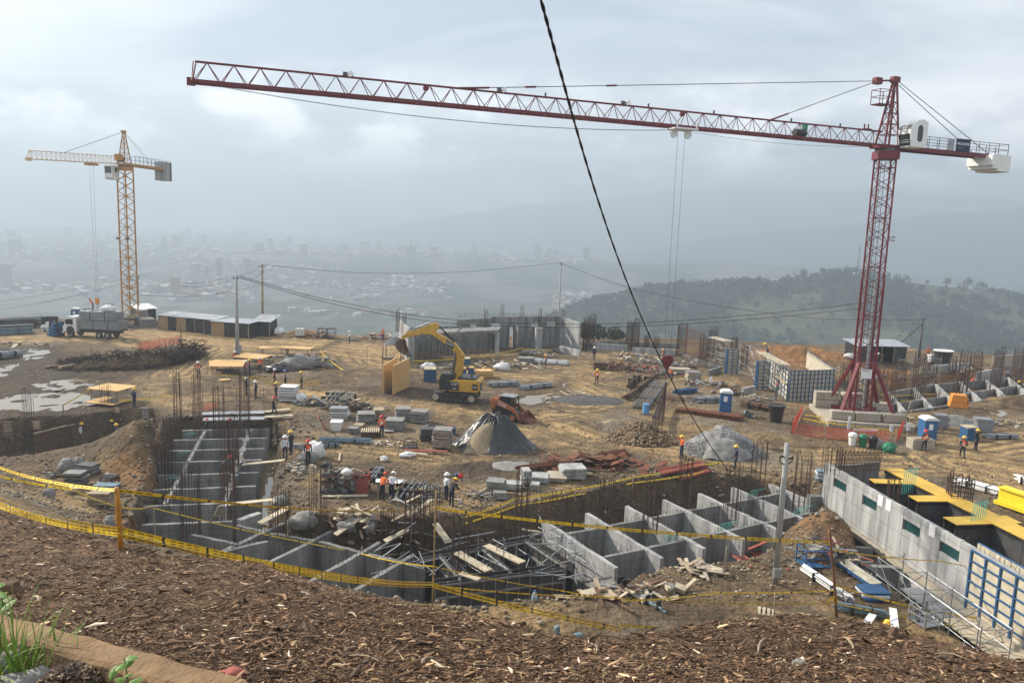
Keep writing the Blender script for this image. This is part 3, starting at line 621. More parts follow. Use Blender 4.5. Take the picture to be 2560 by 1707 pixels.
# haze
hzb=MB();hzb.box((0,2700,80),(13400,6900,580));hz_o=hzb.build('haze','conc');hz_o.data.materials.clear();hz_o['kind']='stuff';hz_o['label']='pale valley haze'
hm_=bpy.data.materials.new('haze_air');hm_.use_nodes=True;N,L=nt(hm_);N.clear();ho=N.new('ShaderNodeOutputMaterial');pv=N.new('ShaderNodeVolumePrincipled')
pv.inputs['Color'].default_value=(0.49,0.575,0.665,1);pv.inputs['Density'].default_value=0.00075;pv.inputs['Anisotropy'].default_value=0.25
L.new(pv.outputs[0],ho.inputs['Volume']);hz_o.data.materials.append(hm_);hz_o.display_type='WIRE'
# ---------------------------------------------------------------- tower cranes
def lattice_mast(t,w,z0,z1,step,rot,matn,cw=0.12,dw=0.06):
 Rz=Matrix.Rotation(rot,3,'Z');cs=[Rz@Vector((sx*w/2,sy*w/2,0))for sx,sy in((-1,-1),(1,-1),(1,1),(-1,1))]
 for c in cs:m=MB();m.bar(c+Vector((0,0,z0)),c+Vector((0,0,z1)),cw,cw,up=Rz@Vector((1,0,0)));m.build('mast_chord',matn,t)
 m=MB();n=int(round((z1-z0)/step));st=(z1-z0)/n
 for k in range(n):
  for f in range(4):
   a,b=cs[f],cs[(f+1)%4]
   if(k+f)%2:a,b=b,a
   m.bar(a+Vector((0,0,z0+k*st)),b+Vector((0,0,z0+(k+1)*st)),dw,dw)
  if k%6==0:
   for f in range(4):m.bar(cs[f]+Vector((0,0,z0+k*st)),cs[(f+1)%4]+Vector((0,0,z0+k*st)),dw*1.2,dw*1.2)
 m.build('mast_bracing',matn,t,kind='stuff')
 m=MB();o=Rz@Vector((-0.1,0.1,0));ux=Rz@Vector((0.18,0,0))
 m.bar(o-ux+Vector((0,0,z0)),o-ux+Vector((0,0,z1)),0.035);m.bar(o+ux+Vector((0,0,z0)),o+ux+Vector((0,0,z1)),0.035)
 for k in range(int((z1-z0)/0.45)):m.bar(o-ux+Vector((0,0,z0+k*0.45)),o+ux+Vector((0,0,z0+k*0.45)),0.025)
 m.build('mast_ladder','dsteel',t,kind='stuff')
 return cs
def truss(t,O,J,Sd,L_,h,w,bay,matn,cr=0.06,dr=0.028,up=Vector((0,0,1))):
 """three-chord jib from O along J"""
 P=lambda d,s,u:O+J*d+Sd*s+up*u
 for s in(-w/2,w/2):m=MB();m.bar(P(0,s,0),P(L_,s,0),cr*2.0,cr*2.2);m.build('jib_bottom_chord',matn,t)
 m=MB();m.tube(P(-0.2,0,h),P(L_-0.2,0,h),cr,n=8);m.build('jib_top_chord',matn,t)
 m=MB();n=int(L_/bay)
 for k in range(n):
  d0,d1,dm=k*bay,(k+1)*bay,(k+0.5)*bay
  for s in(-w/2,w/2):m.tube(P(d0,s,0),P(dm,0,h),dr,n=5);m.tube(P(dm,0,h),P(d1,s,0),dr,n=5)
  m.bar(P(d0,-w/2,0),P(d0,w/2,0),dr*2);m.bar(P(d0,-w/2 if k%2 else w/2,0),P(d1,w/2 if k%2 else-w/2,0),dr*1.6)
 m.build('jib_lacing',matn,t,kind='stuff')
 m=MB();m.box(P(L_+0.05,0,0),(0.5,0.5,0.45),rot=Matrix((J,Sd,up)).transposed());m.build('jib_nose',matn,t)
 m=MB()
 for s in(-w/2,w/2):
  for dd in(-0.45,0.0):m.tube(P(L_,s*(1 if dd else 0.6),0),P(L_+dd*0.4-0.1,0,h),dr*1.1,n=5)
 m.build('jib_end_frame',matn,t,kind='stuff')
 return P
def rail(t,A,Bv,h,n,name,matn='dsteel',r=0.022):
 m=MB();A,Bv=Vector(A),Vector(Bv)
 for k in range(n+1):p=A.lerp(Bv,k/n);m.bar(p,p+Vector((0,0,h)),r*2)
 for hh in(h,h*0.5):m.bar(A+Vector((0,0,hh)),Bv+Vector((0,0,hh)),r*2)
 m.build(name,matn,t,kind='stuff')
def solve(fn,px,lo,hi):
 """distance along fn whose picture x is px"""
 best=min((abs(proj(fn(lo+(hi-lo)*i/800))[0]-px),lo+(hi-lo)*i/800)for i in range(801));return best[1]
def proj(p):
 v=Vector(p)-CAM;w=v.dot(Fv);return 1280+FPX*v.dot(Rv)/w,853.5-FPX*v.dot(Uv)/w
def frame(J):Sd=Vector((-J.y,J.x,0)).normalized();return Matrix((Vector((J.x,J.y,0)).normalized(),Sd,Vector((0,0,1)))).transposed()
# ---- red crane
B0=G(2148,1037,0.5);RC=Vector((B0.x,B0.y,0));az=rad(-159.5)
t=thing('tower_crane','tall dark red tower crane with a long jib on a braced base','crane',RC)
J=Vector((math.cos(az),math.sin(az),0));Sd=Vector((-J.y,J.x,0));JZ=25.25;mr_=rad(-8)
cs=lattice_mast(t,1.42,1.0,24.1,0.74,mr_,'red',0.13,0.055)
Rz=Matrix.Rotation(mr_,3,'Z')
m=MB()
for f in range(4):
 m.bar(cs[f]*1.04+Vector((0,0,1.0)),cs[f]*1.04+Vector((0,0,13.3)),0.165,0.165,up=Rz@Vector((1,0,0)))
m.build('lower_mast_sleeve','red',t,kind='stuff')
m=MB();m.tube(Rz@Vector((0.35,0.2,0))+Vector((0,0,1)),Rz@Vector((0.35,0.2,0))+Vector((0,0,13)),0.14,n=10);m.build('climbing_ram','steel',t)
for c in cs:
 d=Vector((c.x,c.y,0)).normalized();foot=d*3.5
 m=MB();m.bar(c+Vector((0,0,5.6)),foot+Vector((0,0,0.65)),0.30,0.26);m.bar(foot+Vector((0,0,0.62)),foot+Vector((0,0,0.9)),0.5);m.build('base_brace','red',t)
 m=MB();m.bar(Vector((0,0,0.8)),foot+Vector((0,0,0.8)),0.36,0.34);m.build('base_beam','red',t)
for k,(dx_,dy_)in enumerate(((-2.0,-1.0),(1.1,-1.9),(2.0,1.0),(-1.1,1.9))):
 pass
m=MB();m.box((0,0,0.28),(7.4,7.4,0.56),mr_);m.build('base_slab','conck',t,bevel=0.04)
for i,(lx,ly,sx,sy,z_)in enumerate(((-0.1,-2.55,2.1,0.9,0.98),(2.2,-2.5,2.0,0.9,0.98),(-2.3,-2.5,2.0,0.9,0.98),(0,2.4,2.4,0.9,0.98),(2.4,2.3,2.0,0.9,0.98),(-2.5,2.3,2.2,0.9,0.98),(-2.5,2.35,2.2,0.9,1.76),(0.1,2.4,2.3,0.9,1.76))):
 m=MB();m.box(Rz@Vector((lx,ly,z_)),(sx,sy,0.74),mr_+0.01*i);m.build('ballast_block','conck',t,bevel=0.04)
m=MB();m.box(Rz@Vector((0.0,-0.85,4.6)),(0.95,0.05,0.85),mr_);m.build('mast_plate','screen',t);text('plate_lettering','FINECO',0.2,'black',t,Rz@Vector((0,-0.885,4.88)),(math.pi/2,0,mr_))
# slewing unit, head
m=MB();m.box((0,0,24.45),(1.85,1.85,0.75),mr_);m.build('turntable_base','red',t);m=MB();m.tube((0,0,24.8),(0,0,25.05),0.95,n=24);m.build('slewing_ring','dsteel',t)
m=MB();m.box((0,0,25.18),(2.6,1.5,0.3),rot=frame(J));m.build('slewing_platform','red',t)
HT=Vector((0,0,31.0))-J*0.2;fr=frame(J);hb_=[fr@Vector((a,b_,25.3))for a,b_ in((0.8,-0.55),(0.8,0.55),(-0.8,0.55),(-0.8,-0.55))]
for p in hb_:m=MB();q=HT+(p-Vector((0,0,25.3)))*0.16;m.bar(p,q,0.14);m.build('head_leg','red',t)
m=MB()
for k in range(1,6):
 f0=k/6;f1=(k+1)/6;
 for i in range(4):
  a=hb_[i].lerp(HT,f0);b_=hb_[(i+1)%4].lerp(HT,f0);m.bar(a,b_,0.07)
  if k<4:m.bar(hb_[i].lerp(HT,f0),hb_[(i+1)%4].lerp(HT,f1),0.05)
m.build('head_bracing','red',t,kind='stuff')
m=MB();m.box(HT+Vector((0,0,0.05)),(0.75,0.5,0.5),rot=fr);m.build('head_cap','red',t)
m=MB();pl0=HT+J*2.0-Vector((0,0,0.25));fw=fr@Vector((1.0,0,0))
for s in(-0.18,0.18):
 m.bar(HT+Sd*s,pl0+Sd*s,0.13,0.1)
m.box(pl0,(0.7,0.5,0.55),rot=fr);m.build('tie_plate','red',t)
for a0,b0,nm in((hb_[0],HT,'head_ladder'),):
 m=MB();u=Sd*0.18;c0=(hb_[0]+hb_[1])/2;c1=c0.lerp(HT,0.9)
 m.bar(c0-u,c1-u,0.03);m.bar(c0+u,c1+u,0.03)
 for k in range(17):p=c0.lerp(c1,k/17);m.bar(p-u,p+u,0.025)
 m.build(nm,'steel',t,kind='stuff')
mid=hb_[0].lerp(HT,0.62);bx=mid+J*1.0
m=MB()
cr_=[bx+fr@Vector((a,b_,0))for a,b_ in((-.9,-.5),(.45,-.5),(.45,.5),(-.9,.5))]
for i in range(4):
 for hh in(0,0.65,1.25):m.bar(cr_[i]+Vector((0,0,hh)),cr_[(i+1)%4]+Vector((0,0,hh)),0.05)
 m.bar(cr_[i],cr_[i]+Vector((0,0,1.25)),0.05)
m.build('service_basket','red',t,kind='stuff')
m=MB();m.box(bx+J*-0.22-Vector((0,0,0.03)),(1.35,1.0,0.04),rot=fr);m.build('basket_floor','red',t)
# jib
O_=J*0.9+Vector((0,0,JZ));LJ=57.7;P=truss(t,O_,J,Sd,LJ-0.9,1.25,1.15,1.62,'red',0.075,0.030)
pw=lambda d,u=1.25:RC+P(d,0,u)
d1=solve(pw,1145,5,55);d2=solve(pw,1925,3,40)
for dd,nm in((d1,'outer'),(d2,'inner')):
 a=P(dd,0,1.25);b_=pl0;u=(b_-a).normalized();k0=1.9 if nm=='inner' else 2.4
 m=MB()
 for s in(-0.1,0.1):m.bar(a+Sd*s,a+u*k0+Sd*s*0.4,0.07,0.12)
 m.build('tie_bar','red',t)
 m=MB();m.tube(a+u*k0,b_,0.030,n=6);m.build('jib_tie_rope','cable',t)
 if nm=='outer':
  for px_ in(1327,1529):
   f_=solve(lambda q:RC+a+u*q,px_,0,50);m=MB();m.bar(a+u*(f_-0.42),a+u*(f_+0.42),0.17,0.12);m.build('tie_coupling','red',t)
for px_ in(872,1256,1565):
 d_f=solve(pw,px_,5,55);m=MB();p=P(d_f,0,1.45);m.box(p+J*0.25-Sd*0.0,(0.28,0.20,0.22),rot=fr);m.build('floodlight_bracket','dsteel',t)
 m=MB();m.box(p-J*0.1,(0.34,0.42,0.34),rot=fr@Matrix.Rotation(0.5,3,'Y'));m.build('floodlight','screen',t)
for px_ in(1064,1707):
 d_f=solve(pw,px_,5,55);m=MB();m.tube(P(d_f,-0.1,1.05),P(d_f,0.1,1.05),0.21,n=12);m.build('rope_sheave','red',t)
for px_ in(1363,1620,1784,1978,2100):
 d_f=solve(pw,px_,1,55);m=MB();m.box(P(d_f,0,1.42),(0.1,0.1,0.3),rot=fr);m.build('rope_guide','black',t)
d_f=solve(pw,1995,1,30);m=MB();m.tube(P(d_f-0.5,0.25,0.42),P(d_f+0.5,0.25,0.42),0.3,n=14);m.build('trolley_winch','black',t)
m=MB();m.box(P(d_f-0.75,0,0.7),(0.3,0.4,1.0),rot=fr);m.build('winch_motor','green',t)
d_f=solve(pw,2165,0.5,20);m=MB()
for q in(-0.22,0.22):m.tube(P(d_f+q,0,1.25),P(d_f+q,0,1.75),0.07,n=8)
m.box(P(d_f,0,1.3),(0.9,0.5,0.1),rot=fr);m.build('rope_roller_stand','red',t)
dT=solve(lambda d:RC+P(d,0,-0.2),1706,5,50)
m=MB();m.box(P(dT,0,-0.16),(2.1,1.45,0.12),rot=fr)
for q in(-0.9,0.9):
 for s in(-0.68,0.68):m.box(P(dT+q,s,0.05),(0.12,0.08,0.5),rot=fr)
tro=m.build('trolley','offw',t)
HK=G(0,0,0);hz=next(z/20 for z in range(480,0,-1)if proj(RC+P(dT,0,0)*1.0-Vector((0,0,JZ-z/20)))[1]>900)
hookz=hz
for q in(-0.55,0.75):
 m=MB();m.tube(P(dT+q,-0.05,-0.55),P(dT+q,0.05,-0.55),0.34,n=16);m.build('sheave','offw',tro)
 m=MB();m.tube(P(dT+q*0.5,0,-0.6),P(dT+q*0.45,0,-0.6)*1+Vector((0,0,hookz+0.4-JZ+0.6)),0.012,n=5);m.build('hoist_rope','cable',t)
c=P(dT,0,0);c=Vector((c.x,c.y,hookz))
m=MB();m.side([(0.0,0.55),(0.5,0.4),(0.62,0.05),(0.42,-0.35),(0.06,-0.95),(-0.06,-0.95),(-0.42,-0.35),(-0.62,0.05),(-0.5,0.4)],-0.13,0.13);hk=m.build('hook_block','red',t);hk.location=c;hk.rotation_euler=(0,0,rad(5));hk.scale=(.82,.82,.82)
m=MB();m.path([(0,0,-0.9),(0,0,-1.25),(0.16,0,-1.4),(0.2,0,-1.6),(0.02,0,-1.74),(-0.16,0,-1.6)],[0.06,0.06,0.07,0.07,0.06,0.03],7);h2=m.build('hook','dsteel',hk)
HOOKP=RC+c
# slack rope under the jib
m=MB();n=24
for s in(0.0,0.25):
 a,b_=P(LJ-2,s,-0.1),P(dT+1,s,-0.3);m.path([a.lerp(b_,k/n)-Vector((0,0,0.8*4*(k/n)*(1-k/n)))for k in range(n+1)],0.012,4)
a,b_=P(dT-1,0,-0.3),P(0.5,0,-0.1);m.path([a.lerp(b_,k/n)-Vector((0,0,0.35*4*(k/n)*(1-k/n)))for k in range(n+1)],0.012,4)
m.build('trolley_rope','cable',t,kind='stuff')
# counter jib
K=-J;CL=14.2
Pc=lambda d,s,u:K*d+Sd*s+Vector((0,0,JZ+u))
for s in(-0.62,0.62):m=MB();m.bar(Pc(0.8,s,-0.1),Pc(CL,s,-0.1),0.16,0.34);m.build('counter_jib_beam','red',t)
m=MB();m.box(Pc(CL*0.52,0,0.08),(CL-1.8,1.2,0.04),rot=fr);m.build('counter_jib_walkway','dsteel',t)
for s in(-0.66,0.66):rail(t,Pc(3.0,s,0.05),Pc(CL+0.2,s,0.05),1.05,9,'handrail')
rail(t,Pc(CL+0.2,-0.66,0.05),Pc(CL+0.2,0.66,0.05),1.05,1,'handrail')
for s in(-0.4,0.4):m=MB();m.tube(HT+Sd*s*0.4,Pc(CL-2.2+s*1.2,s,0.0),0.03,n=6);m.build('counter_jib_tie','cable',t)
for k,dd in enumerate((12.2,12.95,13.55,14.15)):
 m=MB();m.box(Pc(dd,0,-0.62-0.10*(k>0)),(0.7 if k else 0.72,2.6-0.2*k,1.35+0.2*(k>0)),rot=fr);m.build('counterweight_block','offw',t,bevel=0.03)
m=MB();m.box(Pc(11.65,0.1,-0.55),(0.35,2.7,0.9),rot=fr);m.build('counterweight_block','offw',t,bevel=0.03)
bo=Pc(8.4,0.74,0.62)if(Sd.y<0)else Pc(8.4,-0.74,0.62)
sgn=1 if Sd.y<0 else-1
m=MB();m.box(bo,(1.75,0.05,1.15),rot=fr);bn=m.build('banner','dblue',t)
brz=math.atan2(K.y,K.x)
text('banner_lettering','PRODEME',0.34,'screen',bn,bo+Sd*sgn*0.03+Vector((0,0,0.1)),(math.pi/2,0,brz));text('banner_small_print','Edificaciones',0.15,'steel',bn,bo+Sd*sgn*0.03+K*-0.25+Vector((0,0,-0.22)),(math.pi/2,0,brz))
m=MB();m.box(Pc(6.9,0.70*sgn,0.6),(0.85,0.04,1.0),rot=fr);m.build('mesh_screen','steel',t)
# operator cab
cb=K*1.55+Sd*sgn*1.25+Vector((0,0,25.1));cm=bpy.data.objects.new('cab',None)
m=MB();m.side([(-0.78,0.0),(0.85,0.0),(1.0,1.0),(1.0,2.25),(0.45,2.45),(-0.15,2.35),(-0.72,1.95),(-0.95,1.55),(-0.95,1.15)],-0.72,0.72);cabo=m.build('cab','offw',t,bevel=0.05);cabo.location=cb;cabo.rotation_euler=(0,0,brz)
m=MB();m.side([(-0.99,1.14),(-0.83,0.16),(-0.80,0.16),(-0.94,1.14)],-0.6,0.6);m.build('front_window','glass',cabo)
m=MB();m.side([(-0.985,1.58),(-0.77,1.94),(-0.72,1.92),(-0.93,1.56)],-0.6,0.6);m.build('roof_window','steel',cabo)
m=MB();pr_=[(0.12+0.3*math.cos(a*math.pi/12),1.2+(0.42*(1 if math.sin(a*math.pi/12)>=0 else-1))+0.30*math.sin(a*math.pi/12))for a in range(24)]
m.side(pr_,-0.735,-0.715);m.build('side_window','glass',cabo);m=MB();m.side(pr_,0.715,0.735);m.build('side_window','glass',cabo)
m=MB()
for k in range(3):m.bar((-0.93+0.05*k,-0.6,0.62-0.17*k),(-0.93+0.05*k,0.6,0.62-0.17*k),0.03)
m.build('window_guard','offw',cabo,kind='stuff')
for c in(cs[0],cs[1]):
 m=MB();d=Vector((c.x,0,0)).normalized()
 for zz in(16.9,17.2):m.box(c+d*0.3+Vector((0,-0.1,zz)),(0.42,0.3,0.16),0.5*d.x);m.bar(c+Vector((0,0,17)),c+d*0.3+Vector((0,0,17)),0.06)
 m.build('mast_floodlight','steel',t)
 # ---- yellow crane
Y0=T(327,812);YC=Vector((Y0.x,Y0.y,Y0.z));t=thing('tower_crane','yellow tower crane with pale jib beside the truck on the left','crane',YC)
ZB=24.6-YC.z
cs=lattice_mast(t,1.55,1.2,ZB-0.9,0.78,rad(45+27),'yellow',0.16,0.08)
tip=D(72,398,100.0)-YC;root=Vector((0,0,ZB));J=(tip-root).normalized();Jh=Vector((J.x,J.y,0)).normalized();Sd=Vector((-Jh.y,Jh.x,0));fr=frame(J);upv=Sd.cross(J)*-1
if upv.z<0:upv=-upv
P=truss(t,root+J*0.9,J,Sd,(tip-root).length-0.9,1.1,1.0,0.82,'cream',0.05,0.022,upv)
m=MB();m.box((0,0,ZB-0.62),(1.7,1.7,0.6),rad(72));m.build('turntable_base','yellow',t);m=MB();m.tube((0,0,ZB-0.35),(0,0,ZB-0.1),0.9,n=20);m.build('slewing_ring','dsteel',t)
K=-Jh;Pc=lambda d,s,u:K*d+Sd*s+Vector((0,0,ZB+u))
for s in(-0.6,0.6):m=MB();m.bar(Pc(-1.0,s,0),Pc(10.2,s,0),0.16,0.4);m.build('counter_jib_beam','yellow',t)
m=MB();m.box(Pc(5,0,0.18),(9,1.2,0.04),rot=fr);m.build('counter_jib_walkway','dsteel',t)
for s in(-0.65,0.65):rail(t,Pc(1.5,s,0.2),Pc(10.2,s,0.2),1.2,9,'handrail','steel')
HT=Vector((0,0,ZB+4.8));hb_=[fr@Vector((a,b_,0))+Vector((0,0,ZB+0.1))for a,b_ in((0.75,-0.55),(0.75,0.55),(-0.75,0.55),(-0.75,-0.55))]
for p in hb_:m=MB();m.bar(p,HT+(p-Vector((0,0,p.z)))*0.15,0.12);m.build('head_leg','yellow',t)
m=MB()
for k in range(1,6):
 for i in range(4):m.bar(hb_[i].lerp(HT,k/6),hb_[(i+1)%4].lerp(HT,k/6),0.06);m.bar(hb_[i].lerp(HT,(k-1)/6),hb_[(i+1)%4].lerp(HT,k/6),0.045)
m.build('head_bracing','yellow',t,kind='stuff');m=MB();m.box(HT,(0.6,0.5,0.4),rot=fr);m.build('head_cap','yellow',t)
a=P((tip-root).length*0.62,0,1.1);m=MB();m.tube(HT,a,0.035,n=6);m.build('jib_tie_rope','dsteel',t)
for s in(-0.35,0.35):m=MB();m.tube(HT,Pc(7.0,s,0.2),0.03,n=6);m.build('counter_jib_tie','screen',t)
for k in range(4):
 m=MB();m.box(Pc(8.5+0.5*k,0,-0.3),(0.47,1.75,3.0),rot=fr);m.build('counterweight_block','concl' if k<3 else 'dsteel',t,bevel=0.03)
cbp=Jh*1.2-Sd*(-1.25 if Sd.x<0 else 1.25)+Vector((0,0,ZB-2.4));m=MB();m.side([(-0.7,0),(0.6,0),(0.9,0.25),(0.95,2.1),(-0.7,2.1)],-0.65,0.65);cabo=m.build('cab','offw',t,bevel=0.06);cabo.location=cbp;cabo.rotation_euler=(0,0,math.atan2(Jh.y,Jh.x))
for s in(-0.665,0.665):m=MB();m.box((0.05,s,1.45),(0.55,0.02,0.65));m.build('side_window','glass',cabo,bevel=0.05)
m=MB();m.side([(0.86,0.4),(0.97,1.9),(0.99,1.9),(0.88,0.4)],-0.55,0.55);m.build('front_window','glass',cabo)
m=MB();m.box(Jh*1.6+Sd*0.2+Vector((0,0,ZB+0.9)),(0.9,0.8,0.9),rot=fr);m.build('switch_box','yellow',t)
m=MB();m.tube(Jh*0.9+Vector((0,0,ZB+0.6))-Sd*0.5,Jh*0.9+Vector((0,0,ZB+0.6))+Sd*0.5,0.35,n=12);m.build('hoist_winch','dwood',t)
dT=solve(lambda d:YC+P(d,0,0),228,0.5,17);m=MB();m.box(P(dT,0,-0.25),(1.3,1.3,0.3),rot=fr);m.build('trolley','yellow',t)
cz=P(dT,0,0);hz=next(z/10 for z in range(240,-10,-1)if proj(YC+Vector((cz.x,cz.y,z/10)))[1]>752)
for s in(-0.3,0.3):m=MB();m.tube(P(dT,s,-0.3),Vector((cz.x,cz.y,hz+0.4))+Sd*s*0.5,0.014,n=5);m.build('hoist_rope','dsteel',t)
m=MB();m.prism([(-0.28,-0.15),(0.28,-0.15),(0.28,0.15),(-0.28,0.15)],-0.45,0.45);h2=m.build('hook_block','orange',t,bevel=0.06);h2.location=(cz.x,cz.y,hz)
m=MB();m.path([(0,0,-0.45),(0,0,-0.75),(0.13,0,-0.9),(0.0,0,-1.05),(-0.12,0,-0.95)],0.045,6);m.build('hook','dsteel',h2)
for c in cs[:4:3]:
 m=MB();d=Vector((c.x,c.y,0)).normalized();m.box(c+d*0.25+Vector((0,0,13.4)),(0.4,0.3,0.3));m.build('mast_floodlight','dsteel',t)
YBASE=YC.copy();YROT=rad(27)
m=MB();m.box((0,0,1.0),(4.6,0.42,0.4),YROT);m.box((0,0,1.0),(0.42,4.6,0.4),YROT);m.build('base_cross','yellow',t)
# ballast slabs stacked round the foot of the yellow crane
bl=thing('ballast_stack','stacked weathered concrete slabs round the yellow crane foot','concrete slabs',YC,YROT+rad(10))
for sx in(-1,1):
 for k in range(6):
  m=MB();m.box((sx*1.9+random.uniform(-.06,.06),-0.4+random.uniform(-.08,.08),-0.85+0.16+0.33*k),(2.4,4.3,0.30),random.uniform(-.02,.02));m.build('slab','slab',bl,bevel=0.02)
for k in range(3):m=MB();m.box((0,-2.2+0.05*k,-0.7+0.34*k),(5.6,0.5,0.30),0.01*k);m.build('slab','slab',bl,bevel=0.02)
m=MB();m.box((-0.5,-2.0,1.3),(2.8,1.3,0.3),0.25,rot=Matrix.Rotation(0.3,3,'Z')@Matrix.Rotation(-0.22,3,'X'));m.build('slab','slab',bl,bevel=0.02)
for p in((-1.6,0.8),(2.0,1.4)):m=MB();m.box((p[0],p[1],1.62),(1.5,1.3,1.0));m.build('ballast_cube','slab',bl,bevel=0.03)
# ---------------------------------------------------------------- foundations, walls, formwork
def wallseg(parent,name,a,b,z0,z1,th,m,z1b=None,bevel=0.0):
 """upright wall from a to b (xy), top may slope to z1b"""
 a,b=Vector((a[0],a[1])),Vector((b[0],b[1]));d=(b-a).normalized();n=Vector((-d.y,d.x))*th/2;z1b=z1 if z1b is None else z1b
 mb=MB();k=max(1,min(10,int((b-a).length/.5)));vs=[];jt=.018 if k>1 else 0
 for i in range(k+1):
  u=i/k;p=a.lerp(b,u);zz=z1+(z1b-z1)*u+random.uniform(-jt,jt);w=n*(1+random.uniform(-.04,.04))
  vs+=[(p.x-w.x,p.y-w.y,z0),(p.x+w.x,p.y+w.y,z0),(p.x+w.x,p.y+w.y,zz+random.uniform(-jt,jt)),(p.x-w.x,p.y-w.y,zz)]
 fs=[(3,2,1,0),(4*k,4*k+1,4*k+2,4*k+3)]
 for i in range(k):o=4*i;fs+=[(o,o+4,o+7,o+3),(o+3,o+7,o+6,o+2),(o+2,o+6,o+5,o+1),(o+1,o+5,o+4,o)]
 mb.add(vs,[f[::-1]for f in fs])
 return mb.build(name,m,parent,bevel=bevel)
def starters(parent,a,b,z,n,h=0.55,jit=0.12):
 mb=MB();a,b=Vector((a[0],a[1],z)),Vector((b[0],b[1],z))
 for k in range(n):
  p=a.lerp(b,(k+0.5)/n)+Vector((random.uniform(-.04,.04),random.uniform(-.04,.04),0));mb.tube(p,p+Vector((random.uniform(-jit,jit)*.5,random.uniform(-jit,jit)*.5,h*random.uniform(.7,1.15))),0.012,n=4)
 return mb.build('starter_bars','rebar',parent,kind='stuff')
def conduit(parent,p,n=5,h=0.6,lean=(0.4,-0.1)):
 mb=MB()
 for k in range(n):q=Vector(p)+Vector((0.17*k,0.09*k,0));mb.path([q,q+Vector((0,0,h*0.5)),q+Vector((lean[0]*.4,lean[1]*.4,h*0.85)),q+Vector((lean[0],lean[1],h))],0.018,6)
 return mb.build('conduit_stubs','teal',parent,kind='stuff')
XY=lambda p:Vector((p[0],p[1]))
# right row of cells
Ad=Vector((math.cos(rad(29)),math.sin(rad(29))));Bd=Vector((0.53,-0.848));Oc=Vector((2.3,43.2));ZT=-0.5
t=thing('foundation_cells','row of pale concrete foundation cells in the pit front right','foundation')
for i in range(7):
 a=Oc+Ad*(3.03*i);e=a+Bd*6.7
 wallseg(t,'cross_wall',a,e,-3.0,ZT+0.12,0.26,'concl',ZT-0.12)
 if i<6:
  for dist,zz in((1.9,ZT-0.05),(5.3,ZT-0.10)):
   p=a+Bd*dist+Ad*0.13;q=a+Ad*2.90+Bd*dist;wallseg(t,'long_wall',p,q,-3.0,zz,0.24,'conc');starters(t,p,q,zz,9,0.3)
  wallseg(t,'pilaster',a+Bd*1.6+Ad*2.72,a+Bd*1.6+Ad*2.89,-3.0,ZT-0.02,0.5,'conc')
 starters(t,a+Bd*2.2,a+Bd*5.0,ZT,14,0.45)
for px_,py_ in((1655,1360),(1795,1330),(1870,1245),(1985,1290)):conduit(t,G(px_,py_,ZT),6)
# left row of cells
uL=Vector((-0.25,0.968));aL=Vector((0.975,0.222));OL=Vector((-22.6,43.6));ZL=-0.6
t=thing('stepped_foundation','long row of grey concrete foundation cells in the left pit','foundation')
for k in range(7):
 a=OL+uL*(2.95*k);wl=7.0 if k else 7.6;e=a+aL*wl
 wallseg(t,'cross_wall',a,e,-3.2,ZL,0.24,'conc');starters(t,a+aL*0.3,e-aL*0.3,ZL,10,0.22)
 if k<6:
  for dist in(1.9,5.4):
   p=a+aL*dist+uL*0.13;q=p+uL*2.68;wallseg(t,'long_wall',p,q,-3.2,ZL-0.04,0.26,'conc');starters(t,p,q,ZL,6,0.25)
 wallseg(t,'pilaster',a+aL*5.15-uL*0.32,a+aL*5.65-uL*0.32,-3.2,ZL-0.02,0.36,'concl')
for px_,py_ in((460,1093),(443,1140),(415,1205)):conduit(t,G(px_,py_,ZL),4,0.35)
# corner and front row of cells, stepping toward the camera
t=thing('corner_foundation','grey concrete cells at the corner of the pit below the mulch bank','foundation')
Lf=[G(*p,-0.8)for p in((590,1310),(670,1330),(794,1350),(914,1381),(1010,1405),(1065,1420))]
for i in range(len(Lf)-1):wallseg(t,'long_wall',XY(Lf[i])+(XY(Lf[i+1])-XY(Lf[i])).normalized()*0.12,XY(Lf[i+1])-(XY(Lf[i+1])-XY(Lf[i])).normalized()*0.12,-3.2,-0.82,0.25,'conc');starters(t,Lf[i],Lf[i+1],-0.82,8,0.3)
for i,p in enumerate(Lf[1:5]):
 far=XY(p)+Vector((0.35,0.9)).normalized()*(1.4-0.5*(i==3));near=XY(p)+Vector((-0.52,-0.86)).normalized()*5.0
 wallseg(t,'cross_wall',far,near,-3.2,-0.74,0.26,'conc',-0.9);starters(t,p,near,-0.75,16,0.55)
for a,b_ in(((355,1311),(580,1302)),((480,1335),(600,1360)),((500,1390),(670,1352))):
 p,q=G(*a,-0.75),G(*b_,-0.75);wallseg(t,'edge_wall',p,q,-3.2,-0.75,0.25,'conc');starters(t,p,q,-0.75,12,0.35)
p,q=G(596,1298,-0.6),G(650,1280,-0.6);wallseg(t,'stub_wall',p,q,-3.2,-0.6,0.4,'concl')
